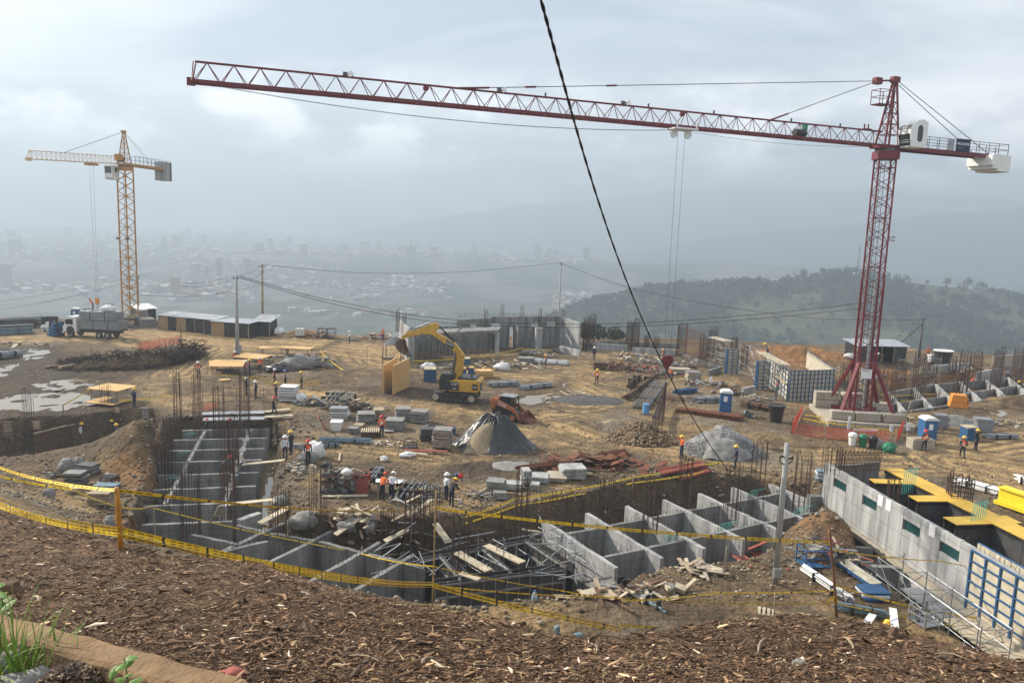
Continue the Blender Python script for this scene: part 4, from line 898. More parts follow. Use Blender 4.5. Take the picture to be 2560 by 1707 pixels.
# rebar columns
def rebar_column(label,px,py,z,top,w=0.42,n=8,lean=(0,0),cage=False,hook=True,group='rebar columns',d=None,name='rebar_column'):
 """a column of upright bars; top is the picture row its bars reach"""
 g=G(px,py,z);h=(py-top)/pxm(g)*1.03;d=d or w;rng=random.Random(int(px*7+py));m=MB();bars=[]
 for k in range(n):
  s=k/n*4;i=int(s);f=s-i;x,y=((-.5+f,-.5),(.5,-.5+f),(.5-f,.5),(-.5,.5-f))[i];x,y=x*w,y*d
  hh=h*rng.uniform(.84,1.0);lx,ly=lean[0]*hh+rng.uniform(-.05,.05),lean[1]*hh+rng.uniform(-.05,.05)
  pts=[(x,y,-0.3),(x+lx*.4,y+ly*.4,hh*.5),(x+lx,y+ly,hh)]
  if hook and k%2==0:pts+=[(x+lx-0.04*(1 if x>0 else-1),y+ly,hh+0.12),(x+lx-0.13*(1 if x>0 else-1),y+ly,hh+0.14),(x+lx-0.2*(1 if x>0 else-1),y+ly,hh-0.04)]
  m.path(pts,0.03 if cage else 0.02,4)
 t=thing(name,label,'rebar',g,rad(rng.uniform(-25,25)),group);m.build('upright_bars','rebar',t,kind='stuff')
 m=MB();q=0.25 if cage else 1.0;zz=0.15
 while zz<(h*(0.86 if cage else 0.4)):
  ox,oy=lean[0]*zz,lean[1]*zz;c=[(-.5*w,-.5*d),(.5*w,-.5*d),(.5*w,.5*d),(-.5*w,.5*d)]
  for i in range(4):m.bar((c[i][0]+ox,c[i][1]+oy,zz),(c[(i+1)%4][0]+ox,c[(i+1)%4][1]+oy,zz),0.035 if cage else 0.018)
  zz+=q
 m.build('hoops','rebar',t,kind='stuff');return t
for a in(("rebar column leaning at the far left end of the trench",75,1120,-2.6,968,.55,10),("rebar column rising from the trench in front of the plywood table",268,1088,-2.6,952,.6,10),
("tall rebar column at the far left corner of the left foundation",446,1092,-.6,928,.5,9),("tall dark rebar column just right of the far left foundation corner",494,1085,-.6,922,.5,10),("tall rebar column at the far end of the left foundation near the metal deck",548,1088,-.6,962,.8,10),
("tall rebar column in front of the metal deck on the left foundation",612,1085,-.6,928,.7,12),("rebar column midway along the left edge of the left foundation",420,1170,-.6,1040,.55,9),("rebar column in the middle of the left foundation cells",585,1165,-.6,1035,.6,10),("thick cluster of rebar beside the crouching worker on the left foundation",575,1228,-.6,1055,.7,14),
("rebar column near the left side of the left foundation, behind the tape",420,1260,-.6,1105,.7,10),("wide rebar column near the front of the left foundation",478,1330,-.8,1170,.9,12),("dense rebar column at the near right of the left foundation",572,1292,-.8,1128,.7,13),
("hooked rebar column right of the plank at the pit corner",705,1345,-.8,1215,.7,10),("rebar column below the rusty crates at the pit rim",796,1330,-.8,1160,.75,10),("short hooked rebar column left of the bamboo post",968,1350,-.8,1268,.7,10),("rebar thicket just left of the tall bamboo post",1035,1360,-.8,1215,1.0,16),("long rebar clump directly behind the bamboo post",1062,1330,-.8,1205,1.2,16),
("rebar column right of the bamboo post over the formwork",1150,1405,-.8,1275,.8,11),("rebar column in front of the stacked grey panels",1302,1330,-.8,1175,.7,10),("hooked rebar row behind the first pale cell wall",1395,1310,-.5,1232,.9,10),("rebar column in front of the rusty sheet pile, over the cells",1515,1300,-.5,1188,.75,11),("rebar column on the second cell wall",1625,1322,-.5,1195,.8,10),("rebar column on the far side of the cells below the red panels",1710,1262,-.5,1135,.7,11),
("rebar column where the thick cable ends",1825,1300,-.5,1155,.8,11),("tall rebar column by the worker with the yellow helmet on the road",1890,1245,-.5,1098,.9,12),("tall hooked rebar column right of the concrete pole",2000,1265,-.5,1128,.9,11)):
 rebar_column(a[0],*a[1:5],w=a[5],n=a[6],group='rebar columns in the pits')
for a in(("square rebar cage at the right end of the far concrete wall, leaning",1462,872,.3,795,.55,12),("rebar cage beside the far concrete wall, second from it",1477,868,.3,788,.8,12),("left one of the two tall slim rebar cages in the far middle",1571,874,.3,804,.8,14),("right one of the two tall slim rebar cages in the far middle",1588,868,.3,798,.8,14),
("wide rebar cage at the left end of the rebar mesh wall",1702,886,.3,808,1.2,16),("rebar cage at the right end of the rebar mesh wall",1757,912,.3,838,1.0,14),("tall rebar cage behind the mesh wall, with hooks on top",1778,892,.3,817,1.0,12),("rebar cage behind the blue column form",1834,880,.3,842,.8,12),
("rebar cage behind the red crane mast on the right",2293,1000,-.6,880,1.1,14),("rebar cage right of the orange box, in the far right foundation",2402,985,-.6,878,1.1,14),("slanting rebar cage at the far right of the picture",2486,972,-.6,868,.9,14),("low rebar cage left of the red crane mast",2115,985,.0,905,1.2,12),("low rebar cage just right of the red crane mast",2212,1000,-.3,915,1.4,12)):
 rebar_column(a[0],*a[1:5],w=a[5],n=a[6],cage=True,lean=(0.02,0),group='rebar cages at the back of the site',name='rebar_cage')
rebar_column("rusty rebar cluster on top of the big right wall, left end",2082,1175,2.6,1118,.9,12);rebar_column("rebar cluster standing on the yellow decking at right",2398,1240,2.5,1190,1.1,14,cage=True);rebar_column("rebar bundle in the notch of the big right wall",2233,1240,2.2,1195,.6,10)
for i,(px_,py_,tp_,w_)in enumerate(((2250,955,900,1.0),(2330,948,905,.9),(2440,945,880,.9),(2540,950,870,1.0),(2380,930,890,.8),(2180,945,905,.8),(1640,880,845,.7),(1615,876,838,.6),(1800,905,850,.8),(1860,915,862,.7))):
 rebar_column('%s slim rebar cage, counted from the left, among the background formwork'%('sixth','seventh','ninth','tenth','eighth','fifth','second','first','third','fourth')[i],px_,py_,.2,tp_,w=w_,n=10,cage=True,group='rebar cages at the back of the site',name='rebar_cage')
 # rebar mesh wall
a,b_=G(1712,893,.3),G(1760,903,.3);t=thing('rebar_mesh','upright rusty rebar mesh wall between two cages at the back','rebar mesh');m=MB()
for k in range(18):p=a.lerp(b_,k/17);m.bar(p,p+Vector((0,0,4.2+.2*math.sin(k*3))),0.04)
for k in range(14):m.bar(a+Vector((0,0,.2+.28*k)),b_+Vector((0,0,.2+.28*k)),0.04)
m.build('mesh_bars','rust',t,kind='stuff')
a,b_=G(2088,1168,2.6),G(2200,1166,2.6);t=thing('rebar_mesh','dark rebar mesh along the far end of the big right wall','rebar mesh');m=MB()
for k in range(34):p=a.lerp(b_,k/33);m.bar(p-Vector((0,0,.3)),p+Vector((0,0,1.05+.15*math.sin(k*2.1))),0.03)
for k in range(6):m.bar(a+Vector((0,0,.1+.16*k)),b_+Vector((0,0,.1+.16*k)),0.022)
m.build('mesh_bars','rebar',t,kind='stuff')
# ---- big concrete wall at right
WP=Vector((20.35,47.1));WD=Vector((0.13,-0.9915)).normalized();WNn=Vector((WD.y,-WD.x));WNn=WNn if WNn.x<0 else-WNn;ZW=2.62
t=thing('concrete_wall','long pale concrete wall with five green windows at right','wall')
pt=lambda s,o=0.0:WP+WD*s+WNn*o
win=[solve(lambda s:(pt(s).x,pt(s).y,1.75),px_,0,17)for px_ in(2104,2178,2283,2378,2480)]
cuts=sorted([0.0]+[1.2*k for k in range(1,16)]);ZB_=-0.25;WL=18.0
def seg(s0,s1,z0,z1,name='wall_panel',m='concl',off=0.0,th=0.26):return wallseg(t,name,pt(s0+.014,off),pt(s1-.014,off),z0,z1,th,m)
edges=sorted(set([0,WL]+[round(w+d,2)for w in win for d in(-.7,.7)]+[k*1.15 for k in range(1,16)if all(abs(k*1.15-w)>1.0 for w in win)]))
for s0,s1 in zip(edges[:-1],edges[1:]):
 iw=any(abs((s0+s1)/2-w)<0.3 for w in win);notch=abs((s0+s1)/2-(win[1]+1.35))<0.35
 zt_=ZW-0.004*s0
 if iw:seg(s0,s1,ZB_,1.48);seg(s0,s1,2.06,zt_);wo_=seg(s0,s1,1.49,2.05,'window','teal',-0.05,0.12);wo_.data.materials[0]=mat('window_green',(0.008,0.050,0.052),0.4,var=0.1)
 else:seg(s0,s1,ZB_,zt_)
m=MB()
for s0 in edges[1:-1]:
 for zz in(.3,1.1,2.3):
  for q in(-.12,.12):p=pt(s0+q,.128);m.tube((p.x,p.y,zz),(p.x+WNn.x*.006,p.y+WNn.y*.006,zz),.018,n=6)
m.build('tie_holes','black',t,kind='stuff')
wallseg(t,'wall_core',pt(0.02,-.1),pt(WL-.02,-.1),ZB_+.02,1.4,0.16,'conc')
wallseg(t,'wall_ledge',pt(-.4,0.12),pt(WL,0.12),-0.55,-0.30,0.6,'conck');wallseg(t,'footing_wall',pt(-.3,0.02),pt(WL,0.02),-1.7,-0.56,0.3,'concl')
wallseg(t,'end_return',pt(-.2,.15)+Vector((-.35,.1)),pt(.3,.15)+Vector((-.35,.1)),-1.6,0.4,.8,'conc')
for s in(3.2,6.2,8.7):wallseg(t,'footing_stub',pt(s,.45),pt(s-.35,2.0),-1.7,-.42,.32,'conc')
for s in(win[1]+1.0,win[1]+1.75,win[2]+1.6):
 m=MB();p=pt(s,.14);m.box((p.x,p.y,ZW-.32),(.03,.45,.6),math.atan2(WD.y,WD.x)+math.pi/2);m.build('foam_sheet','white',t)
starters(t,pt(.3,-.08),pt(WL,-.08),ZW-.05,60,.3)
wallseg(t,'rear_wall',pt(.2,-.3),pt(-.6,-4.0),-.2,2.45,.25,'conc')
t=thing('conduit_cluster','teal plastic conduits sticking up behind the notch of the right wall','conduit')
p=G(2255,1235,2.0);conduit(t,p,7,1.5,(.1,.05));t=thing('conduit_cluster','teal plastic conduits rising beside the near yellow cross deck','conduit');conduit(t,G(2425,1325,2.0),7,1.5,(.1,0))
# yellow decking behind it
def deck(label,a,b_,w,z,n):
 A_,B_=G(*a,z),G(*b_,z);t=thing('formwork_deck',label,'decking');d=(B_-A_).normalized();nrm=Vector((-d.y,d.x,0));L_=(B_-A_).length
 for k in range(n):
  m=MB();m.box(A_+d*(L_*(k+.5)/n),(L_/n-.012,w,.05),math.atan2(d.y,d.x));m.build('deck_panel','ydeck',t)
 for s in(-.42,.42):m=MB();m.bar(A_+nrm*s*w-Vector((0,0,.14)),B_+nrm*s*w-Vector((0,0,.14)),.08,.2);m.build('deck_beam','black',t)
 for s in(-.38,.38):m=MB();m.bar(A_+nrm*s*w-Vector((0,0,1.0)),B_+nrm*s*w-Vector((0,0,1.0)),.06,1.5);m.build('side_form','dsteel',t)
 for k in range(0,n+1,2):
  for s in(-.4,.4):p=A_+d*(L_*min(.98,max(.02,k/n)))+nrm*s*w;m=MB();m.tube((p.x,p.y,zt(p.x,p.y)-.1),(p.x,p.y,z-.2),.035,n=6);m.build('prop','dsteel',t)
 return t
deck('long strip of yellow formwork decking running behind the right wall',(2232,1172),(2640,1372),1.25,2.5,18);deck('far short yellow cross deck between the right wall and the long strip',(2180,1202),(2292,1206),.8,2.44,5)
deck('middle yellow cross deck between the right wall and the long strip',(2283,1246),(2405,1246),.95,2.44,5);deck('near yellow cross deck beside the teal conduits',(2375,1302),(2535,1298),1.05,2.44,6)
# blue panel formwork
def blue_wall(parent,a,b_,z0,z1,nc,nr,flip=1,faces=True):
 a,b_=Vector((a[0],a[1],0)),Vector((b_[0],b_[1],0));d=(b_-a).normalized();n=Vector((-d.y,d.x,0))*flip;L_=(b_-a).length;H=z1-z0;up=Vector((0,0,1));az_=math.atan2(d.y,d.x)
 for k in range(nc):
  for r in range(nr):
   c=a+d*(L_*(k+.5)/nc)+up*(z0+H*(r+.5)/nr)
   m=MB();m.box(c,(L_/nc-.01,.03,H/nr-.01),az_);m.build('panel_face','face',parent)
 m=MB()
 for k in range(nc+1):p=a+d*(L_*k/nc);m.bar(p+n*.05+up*z0,p+n*.05+up*z1,.075,.09,up=d)
 m.build('panel_stile','blue',parent,kind='stuff')
 m=MB()
 for r in range(nr+1):p=up*(z0+H*r/nr);m.bar(a+n*.05+p,b_+n*.05+p,.10,.06)
 m.build('panel_rail','blue',parent,kind='stuff')
t=thing('wall_formwork','blue framed formwork clamped on the near end of the right wall','formwork')
s0=solve(lambda s:(pt(s).x,pt(s).y,2.0),2440,5,25);blue_wall(t,pt(s0,.22),pt(s0+5.4,.22),-.9,2.55,6,7,-1)
blue_wall(t,pt(s0-.3,-.25),pt(s0+5.4,-.25),.8,2.75,6,3,1)
t=thing('wall_formwork','large blue framed formwork box with beige faces left of the red crane','formwork')
q0,q1=G(1970,1004),G(2078,999);zt0=3.25;q2=G(1919,878,zt0);q3=G(1935,874,zt0)+Vector((1.6,0,0))
blue_wall(t,q0,q1,.05,zt0,11,7,-1);blue_wall(t,q0+Vector((-.1,.1,0)),q2,.05,zt0,9,6,1);blue_wall(t,q1+Vector((.05,.1,0)),q3+Vector((2.5,0,0)),1.2,zt0,14,3,-1)
starters(t,q1,q3+Vector((2.2,0,0)),zt0-.2,40,.7)
m=MB();d=(q2-q0);
for k in range(3):m.bar((q0.x-.45,q0.y,1.9+.02*k),(q2.x-.45,q2.y,1.9+.02*k),.25,.04);break
m.build('walkway','plank',t)
for px_,pb_,lab in((1827,936,'left blue column formwork standing on its own'),(1903,974,'right blue column formwork beside the big blue box')):
 g=G(px_,pb_);t=thing('column_formwork',lab,'formwork');w=.62
 c=[Vector((g.x+sx*w,g.y+sy*w*.5))for sx,sy in((-1,-1),(1,-1),(1,1),(-1,1))]
 for i in range(4):blue_wall(t,c[i],c[(i+1)%4],0,3.15,2,8,-1)
 # scaffolds
def scaffold(label,a,b_,depth,lifts,bays,base=None,boards=(),mt='steel',r=.024,lh=1.9):
 a,b_=Vector(a),Vector(b_);d=(b_-a).normalized();n=Vector((-d.y,d.x,0))*depth;L_=(b_-a).length;t=thing('scaffold',label,'scaffold');z0=a.z
 H=lifts*lh
 for k in range(bays+1):
  for o in(Vector((0,0,0)),n):p=a+d*(L_*k/bays)+o;m=MB();m.tube((p.x,p.y,zt(p.x,p.y)-.1 if base is None else base),(p.x,p.y,z0+H*random.uniform(1.0,1.15)),r,n=6);m.build('standard',mt,t)
 m=MB()
 for l in range(1,lifts+1):
  for o in(Vector((0,0,0)),n):m.tube(a+o+Vector((0,0,l*lh)),b_+o+Vector((0,0,l*lh)),r*.85,n=5);m.tube(a+o+Vector((0,0,l*lh-.9)),b_+o+Vector((0,0,l*lh-.9)),r*.7,n=5)
  for k in range(bays+1):p=a+d*(L_*k/bays)+Vector((0,0,l*lh));m.tube(p,p+n,r*.85,n=5)
 for k in range(bays):
  for l in range(lifts):p=a+d*(L_*k/bays)+Vector((0,0,l*lh));q=a+d*(L_*(k+1)/bays)+Vector((0,0,(l+1)*lh));m.tube(p,q,r*.8,n=5);m.tube(p+n+Vector((0,0,lh)),q+n-Vector((0,0,lh)),r*.8,n=5)
 m.build('ledgers_and_braces',mt,t,kind='stuff')
 for l in boards:
  for j in range(3):m=MB();m.bar(a+n*(.2+.3*j)+Vector((0,0,l*lh+.05)),b_+n*(.2+.3*j)+Vector((0,0,l*lh+.05)),.24,.04);m.build('board','plank',t)
 return t
scaffold('tube scaffold left of the blue column forms',G(1765,915),G(1808,928),1.3,2,2,boards=(2,));scaffold('tube scaffold between the two blue column forms',G(1840,938),G(1880,968),1.3,2,2);scaffold('tall tube scaffold with a boarded lift beside the big blue box',G(1880,960),G(1965,1003)+Vector((-1.0,0,0)),1.3,2,3,boards=(2,))
scaffold('tube scaffold among the far right rebar cages',G(2270,985,-.5),G(2345,975,-.5),1.5,2,2);scaffold('tube scaffold at the far right edge behind the seated worker',G(2500,960,-.3),G(2580,955,-.3),1.5,2,2)
s_=s0;a=pt(s_-2.4,1.9);b_=pt(s_+4.6,1.9);scaffold('tube scaffold standing before the right wall and blue formwork',(a.x,a.y,-.6),(b_.x,b_.y,-.6),-1.4 if WNn.x<0 else 1.4,1,4,lh=1.8)
t=thing('scaffold_platform','dusty metal scaffold platform at the foot of the right wall','platform')
for k in range(12):
 m=MB();p=pt(s_-2.2+.75*k,1.1);m.box((p.x,p.y,-.55),(.70,1.5,.05),math.atan2(WD.y,WD.x));m.build('platform_plank','steel' if k<4 else 'plank',t)
 # ---- far unfinished building
t=thing('unfinished_building','roofless grey concrete building shell at the back of the site','building')
def gp(px_,py_,z=0):g=G(px_,py_,z);return Vector((g.x,g.y))
bw=[gp(1148,876),gp(1262,868)];H1=4.0
wallseg(t,'wall',gp(1000,880),gp(1022,906),-.3,4.25,.3,'concl');wallseg(t,'wall',gp(1000,880),gp(1145,874),-.3,3.3,.25,'conc')
e0,e1=gp(1140,874),gp(1398,866);dv=(e1-e0)
def on(px_):return e0+dv*min(1,max(0,(px_-1140)/258))
hh=4.5
for a_,b__,z0,z1 in((1140,1222,-.3,3.0),(1222,1243,-.3,3.05),(1222,1243,3.6,hh),(1140,1172,3.0,hh-.3),(1172,1186,3.05,3.15),(1172,1186,3.6,hh-.2),(1186,1222,3.0,hh-.2),(1243,1268,-.3,hh),(1268,1283,3.1,hh),(1283,1322,-.3,hh),(1322,1341,-.3,3.0),(1322,1341,3.6,hh),(1341,1362,-.3,hh),(1362,1383,-.3,3.1),(1362,1383,3.7,hh),(1383,1398,-.3,hh)):
 p,q=on(a_),on(b__);u=(q-p).normalized()*.01;wallseg(t,'wall_panel',p+u,q-u,z0,z1+random.uniform(-.03,.03),.28,'conc')
wallseg(t,'lit_wall',e1+Vector((.25,-.1)),gp(1448,878),-.3,4.4,.3,'concl',4.0);wallseg(t,'inner_wall',on(1282)+Vector((-.2,-.2)),on(1300)+Vector((-.5,-3.2)),-.3,3.4,.28,'conc');wallseg(t,'inner_wall',on(1235)+Vector((0,-.2)),on(1240)+Vector((-.3,-2.0)),-.3,3.2,.28,'conc')
wallseg(t,'column',gp(1337,877),gp(1352,877),-.3,3.3,.7,'concl')
f0,f1=gp(1028,903),gp(1243,890);fd=f1-f0
for px_ in(1031,1136,1242):p=f0+fd*((px_-1028)/215);wallseg(t,'column',p-Vector((.25,0)),p+Vector((.25,0)),-.3,3.15,.5,'concl' if px_!=1136 else 'conc')
m=MB();n_=Vector((.08,1)).normalized()*4.5
for a_,b__ in((0,.49),(.51,1)):
 p,q=f0+fd*a_,f0+fd*b__;m=MB();m.prism([(p.x,p.y),(q.x,q.y),(q.x+n_.x,q.y+n_.y),(p.x+n_.x,p.y+n_.y)],3.16,3.42);m.build('slab','conc',t)
 m=MB();m.bar((p.x,p.y-.3,3.5),(q.x,q.y-.3,3.5),.08,.14);m.build('edge_board','plank' if a_==0 else 'steel',t)
for k in range(22):
 p=f0+fd*((k+.5)/22)+Vector((random.uniform(-.2,.2),random.uniform(.3,2.2)));m=MB();m.tube((p.x,p.y,-.1),(p.x+random.uniform(-.15,.15),p.y,3.16),.055,n=6);m.build('prop','steel',t)
for k in range(9):p=f0+fd*((k+.6)/9);m=MB();m.bar((p.x,p.y-.35,3.08),(p.x,p.y+3,3.08),.12,.16);m.build('joist','plank',t)
starters(t,e0,e1,hh-.1,110,.75);starters(t,gp(1002,880),gp(1140,874),3.3,60,.7);starters(t,f0,f1,3.4,50,.5)
for px_,py_,h_ in((1212,872,5.6),(1253,870,6.0),(1302,868,5.8),(1347,868,5.6),(1405,868,5.6),(993,885,5.8),(1010,892,5.5)):
 g=gp(px_,py_);m=MB()
 for dx_,dy_ in((-.2,-.15),(.2,-.15),(.2,.15),(-.2,.15),(0,.15),(0,-.15)):m.tube((g.x+dx_,g.y+dy_,3.0),(g.x+dx_,g.y+dy_,h_+random.uniform(-.3,.3)),.03,n=4)
 m.build('column_bars','rebar',t,kind='stuff')
t=thing('low_foundation','low grey concrete foundation walls along the back edge','foundation')
for a_,b__,z in(((1458,872),(1570,880),1.0),((1580,884),(1690,890),.9),((1500,866),(1700,872),.8),((1790,900),(1850,925),.6),((1700,890),(1800,925),.5),((1770,940),(1800,930),.7),((1855,990),(1885,985),.9),((1400,880),(1450,892),.9),((1300,888),(1400,878),.5)):
 wallseg(t,'low_wall',gp(*a_),gp(*b__),-.3,z,.3,'concl' if z>.8 else 'conc')
starters(t,gp(1500,866),gp(1700,872),.75,60,1.0)
t=thing('retaining_wall','low pale concrete wall pieces at the far right behind the cages','wall')
for a_,b__,z in(((2300,935),(2420,925),1.0),((2480,925),(2600,912),1.9),((2440,945),(2500,935),.8),((2150,960),(2215,950),.7)):wallseg(t,'wall_piece',gp(*a_),gp(*b__),-.4,z,.3,'conck' if z>1.5 else 'concl')
# far right foundation cells
t=thing('right_foundation','low pale concrete foundation cells behind the red crane','foundation')
rl=[[(2215,1012),(2360,992),(2560,962)],[(2250,1030),(2400,1010),(2570,985)],[(2200,985),(2330,962),(2520,945)]]
for ln in rl:
 for a_,b__ in zip(ln[:-1],ln[1:]):wallseg(t,'long_wall',gp(*a_,-.2),gp(*b__,-.2),-1.4,-.15,.28,'conc')
for a_,b__ in(((2225,985),(2262,1030)),((2285,972),(2330,1022)),((2340,962),(2390,1012)),((2400,956),(2452,1002)),((2465,950),(2515,994)),((2520,945),(2570,985))):
 wallseg(t,'cross_wall',gp(*a_,-.2),gp(*b__,-.2),-1.4,-.08,.28,'concl')
for ln in rl:starters(t,gp(*ln[0],-.2),gp(*ln[2],-.2),-.15,60,.6)
# ---- formwork jumble in the middle of the pit
def dark_form(label,a,b_,z0,z1,th=.45):
 A_,B_=G(*a,z1),G(*b_,z1);t=thing('pit_formwork',label,'formwork',group='dark wall forms in the pit');d=(B_-A_).normalized();n=Vector((-d.y,d.x,0));L_=(B_-A_).length;az_=math.atan2(d.y,d.x)
 for s in(-1,1):
  k=max(1,int(L_/.6))
  for i in range(k):m=MB();m.box(A_+d*(L_*(i+.5)/k)+n*s*th/2+Vector((0,0,(z0-z1)/2)),(L_/k-.015,.05,z1-z0),az_);m.build('form_panel','dsteel',t)
  m=MB()
  for zz in(.15,.8,1.5):m.bar(A_+n*s*(th/2+.08)-Vector((0,0,zz)),B_+n*s*(th/2+.08)-Vector((0,0,zz)),.08,.1)
  for i in range(k+1):p=A_+d*(L_*i/k)+n*s*(th/2+.05);m.bar(p,p-Vector((0,0,z1-z0)),.06,.06)
  m.build('form_ribs','dsteel' if s>0 else 'slab',t,kind='stuff')
 starters(t,A_,B_,z1,int(L_*5),.5);return t
for a in(('front wall form of the dark formwork jumble',(1085,1452),(1405,1412),-3,-.75),('rear wall form of the dark formwork jumble',(1055,1388),(1330,1342),-3,-.75),('left cross form of the dark formwork jumble',(1112,1382),(1165,1440),-3,-.7),('middle cross form of the dark formwork jumble',(1215,1362),(1290,1424),-3,-.7),('right cross form of the dark formwork jumble',(1325,1345),(1425,1410),-3,-.65)):dark_form(*a)
t=thing('shoring_tubes','jumble of grey scaffold tubes over the pit formwork','scaffold tubes');rs=random.Random(5)
for k in range(64):
 px_,py_=rs.uniform(960,1440),rs.uniform(1325,1440);g=G(px_,py_,rs.uniform(-1.4,-.3));a_=rs.choice((rad(29),rad(-58),rs.uniform(-2,2)));L_=rs.uniform(1.2,3.2);ti=rs.choice((0,0,.1,.5,1.5));d=Vector((math.cos(a_)*math.cos(ti),math.sin(a_)*math.cos(ti),math.sin(ti)))
 m=MB();m.tube(g-d*L_/2,g+d*L_/2,.03,n=6);m.build('tube','steel',t)
def plank(label,a,b_,w=.3,za=0.0,zb=None,m_='plank',group=None,th=.06):
 zb=za if zb is None else zb;A_,B_=G(*a,za),G(*b_,zb);mb=MB();mb.bar((0,0,0),B_-A_,w,th);o=mb.build('plank',m_);o.location=A_;return tag(o,label,'plank',group)
for a in(('pale plank sloping down to the formwork behind the bamboo post',(1088,1308),(1122,1356),.4,.1,-.5),('dirty white board lying across the middle of the formwork',(1142,1380),(1222,1426),.5,-.45),('long pale board resting on the right forms',(1215,1362),(1306,1406),.5,-.35),('weathered plank leaning left of the formwork',(962,1352),(1022,1322),.4,-.6,-.2),('plank bridging the cells under the rusty crates',(838,1336),(902,1291),.42,-.6,.05),
('plank bridging the pit corner by the hooked rebar',(648,1308),(722,1268),.5,-.5,.05),('long plank laid over the trench water as a bridge',(607,1161),(712,1150),.42,-.35,.05),('broad plank across the near cells of the left foundation',(572,1260),(690,1248),.5,-.5,.0),('short slanting plank on the left foundation',(540,1290),(552,1264),.3,-.5,.4),('short plank standing by the bridge over the trench water',(603,1137),(612,1158),.2,.3,-.3),
('narrow board lying across the formwork right end',(1150,1432),(1198,1448),.35,-.5)):plank(a[0],a[1],a[2],a[3],a[4],a[5]if len(a)>5 else None)
# metal deck at the far end of the left pit
t=thing('metal_deck','shiny metal deck strips spanning the far end of the left pit','deck')
for(a_,b__)in(((508,1048),(662,1045)),((505,1034),(662,1030))):
 A_,B_=G(*a_,.1),G(*b__,.1)
 for k in range(4):m=MB();m.bar(A_.lerp(B_,k/4+.004),A_.lerp(B_,(k+1)/4-.004),1.0,.06);m.build('deck_sheet','tin' if k in(0,3)else 'steel',t)
plank('long weathered plank beside the metal deck, near one',(662,1042),(732,1038),.6,.12);plank('long weathered plank beside the metal deck, far one',(662,1029),(725,1022),.5,.12)
rail_t=thing('guard_rail','thin tube guard rail behind the metal deck','railing');m=MB()
for px_ in(508,548,592,660):p=G(px_,1030,.1);m=MB();m.tube(p,p+Vector((0,0,2.2)),.025,n=5);m.build('post','dsteel',rail_t)
for zz in(.9,1.5,2.1):m=MB();m.tube(G(508,1030,.1)+Vector((0,0,zz)),G(660,1028,.1)+Vector((0,0,zz)),.02,n=5);m.build('rail','dsteel',rail_t)
# trench formwork at left
t=thing('trench_formwork','dark timber shuttering along the bottom of the left trench','formwork')
for a_,b__ in(((85,1110),(170,1088)),((172,1088),(250,1075)),((300,1070),(360,1058)),((362,1055),(430,1045))):
 A_,B_=G(*a_,-1.6),G(*b__,-1.6);k=10
 for i in range(k):m=MB();m.bar(A_.lerp(B_,(i+.1)/k),A_.lerp(B_,(i+.9)/k),.04,1.6);m.build('board','dwood',t)
 m=MB();m.bar(A_+Vector((0,0,.85)),B_+Vector((0,0,.85)),.08,.1);m.build('waler','wood',t)
def ladder(label,a,za,b_,zb,w=.5):
 A_,B_=G(*a,za),G(*b_,zb);t=thing('ladder',label,'ladder');u=Vector((w/2,0,0))
 for s in(-1,1):m=MB();m.bar(A_+u*s,B_+u*s,.07,.05);m.build('stile','wood',t)
 n=int((B_-A_).length/.32)
 for k in range(n):p=A_.lerp(B_,(k+.5)/n);m=MB();m.bar(p-u,p+u,.05);m.build('rung','wood',t)
ladder('wooden ladder at the far left end of the trench',(25,1125),-2.9,(17,1052),.3,.8);ladder('wooden ladder behind the left rebar column in the trench',(97,1105),-2.9,(90,1052),.2,.7);ladder('wooden ladder right of the concrete column stump in the trench',(297,1072),-2.8,(292,1018),.6,.5)
o=MB();o.box((0,0,0),(.5,.5,3.4));o=o.build('column_stump','conc',bevel=.02);g=G(272,1085,-2.6);o.location=(g.x+.6,g.y,-1.0);tag(o,'grey concrete column stump at the foot of the trench rebar','column')
for lab,px_,py_ in(('upper formwork board standing in the trench wall',363,1028),):o=MB();o.box((0,0,0),(.5,.12,2.2));o=o.build('form_board','slab');o.location=G(px_,py_,.2);o.location.z=-.6;tag(o,lab,'board')
# ---------------------------------------------------------------- vehicles
def wheel(parent,p,r,w,rimm='steel',axis='Y'):
 m=MB();n=20;prof=[(r*.55,-w/2),(r*.92,-w/2),(r,-w*.3),(r,w*.3),(r*.92,w/2),(r*.55,w/2)]
 vs=[(q*math.cos(2*math.pi*k/n),s,q*math.sin(2*math.pi*k/n))for q,s in prof for k in range(n)]
 m.add(vs,[(i*n+k,(i+1)*n+k,(i+1)*n+(k+1)%n,i*n+(k+1)%n)for i in range(len(prof)-1)for k in range(n)])
 o=m.build('wheel','rubber',parent,smooth=True);o.location=p
 m=MB();m.tube((0,-w*.4,0),(0,w*.4,0),r*.56,n=14);m.tube((0,-w*.5,0),(0,w*.5,0),r*.2,n=10);m.build('rim',rimm,o);return o
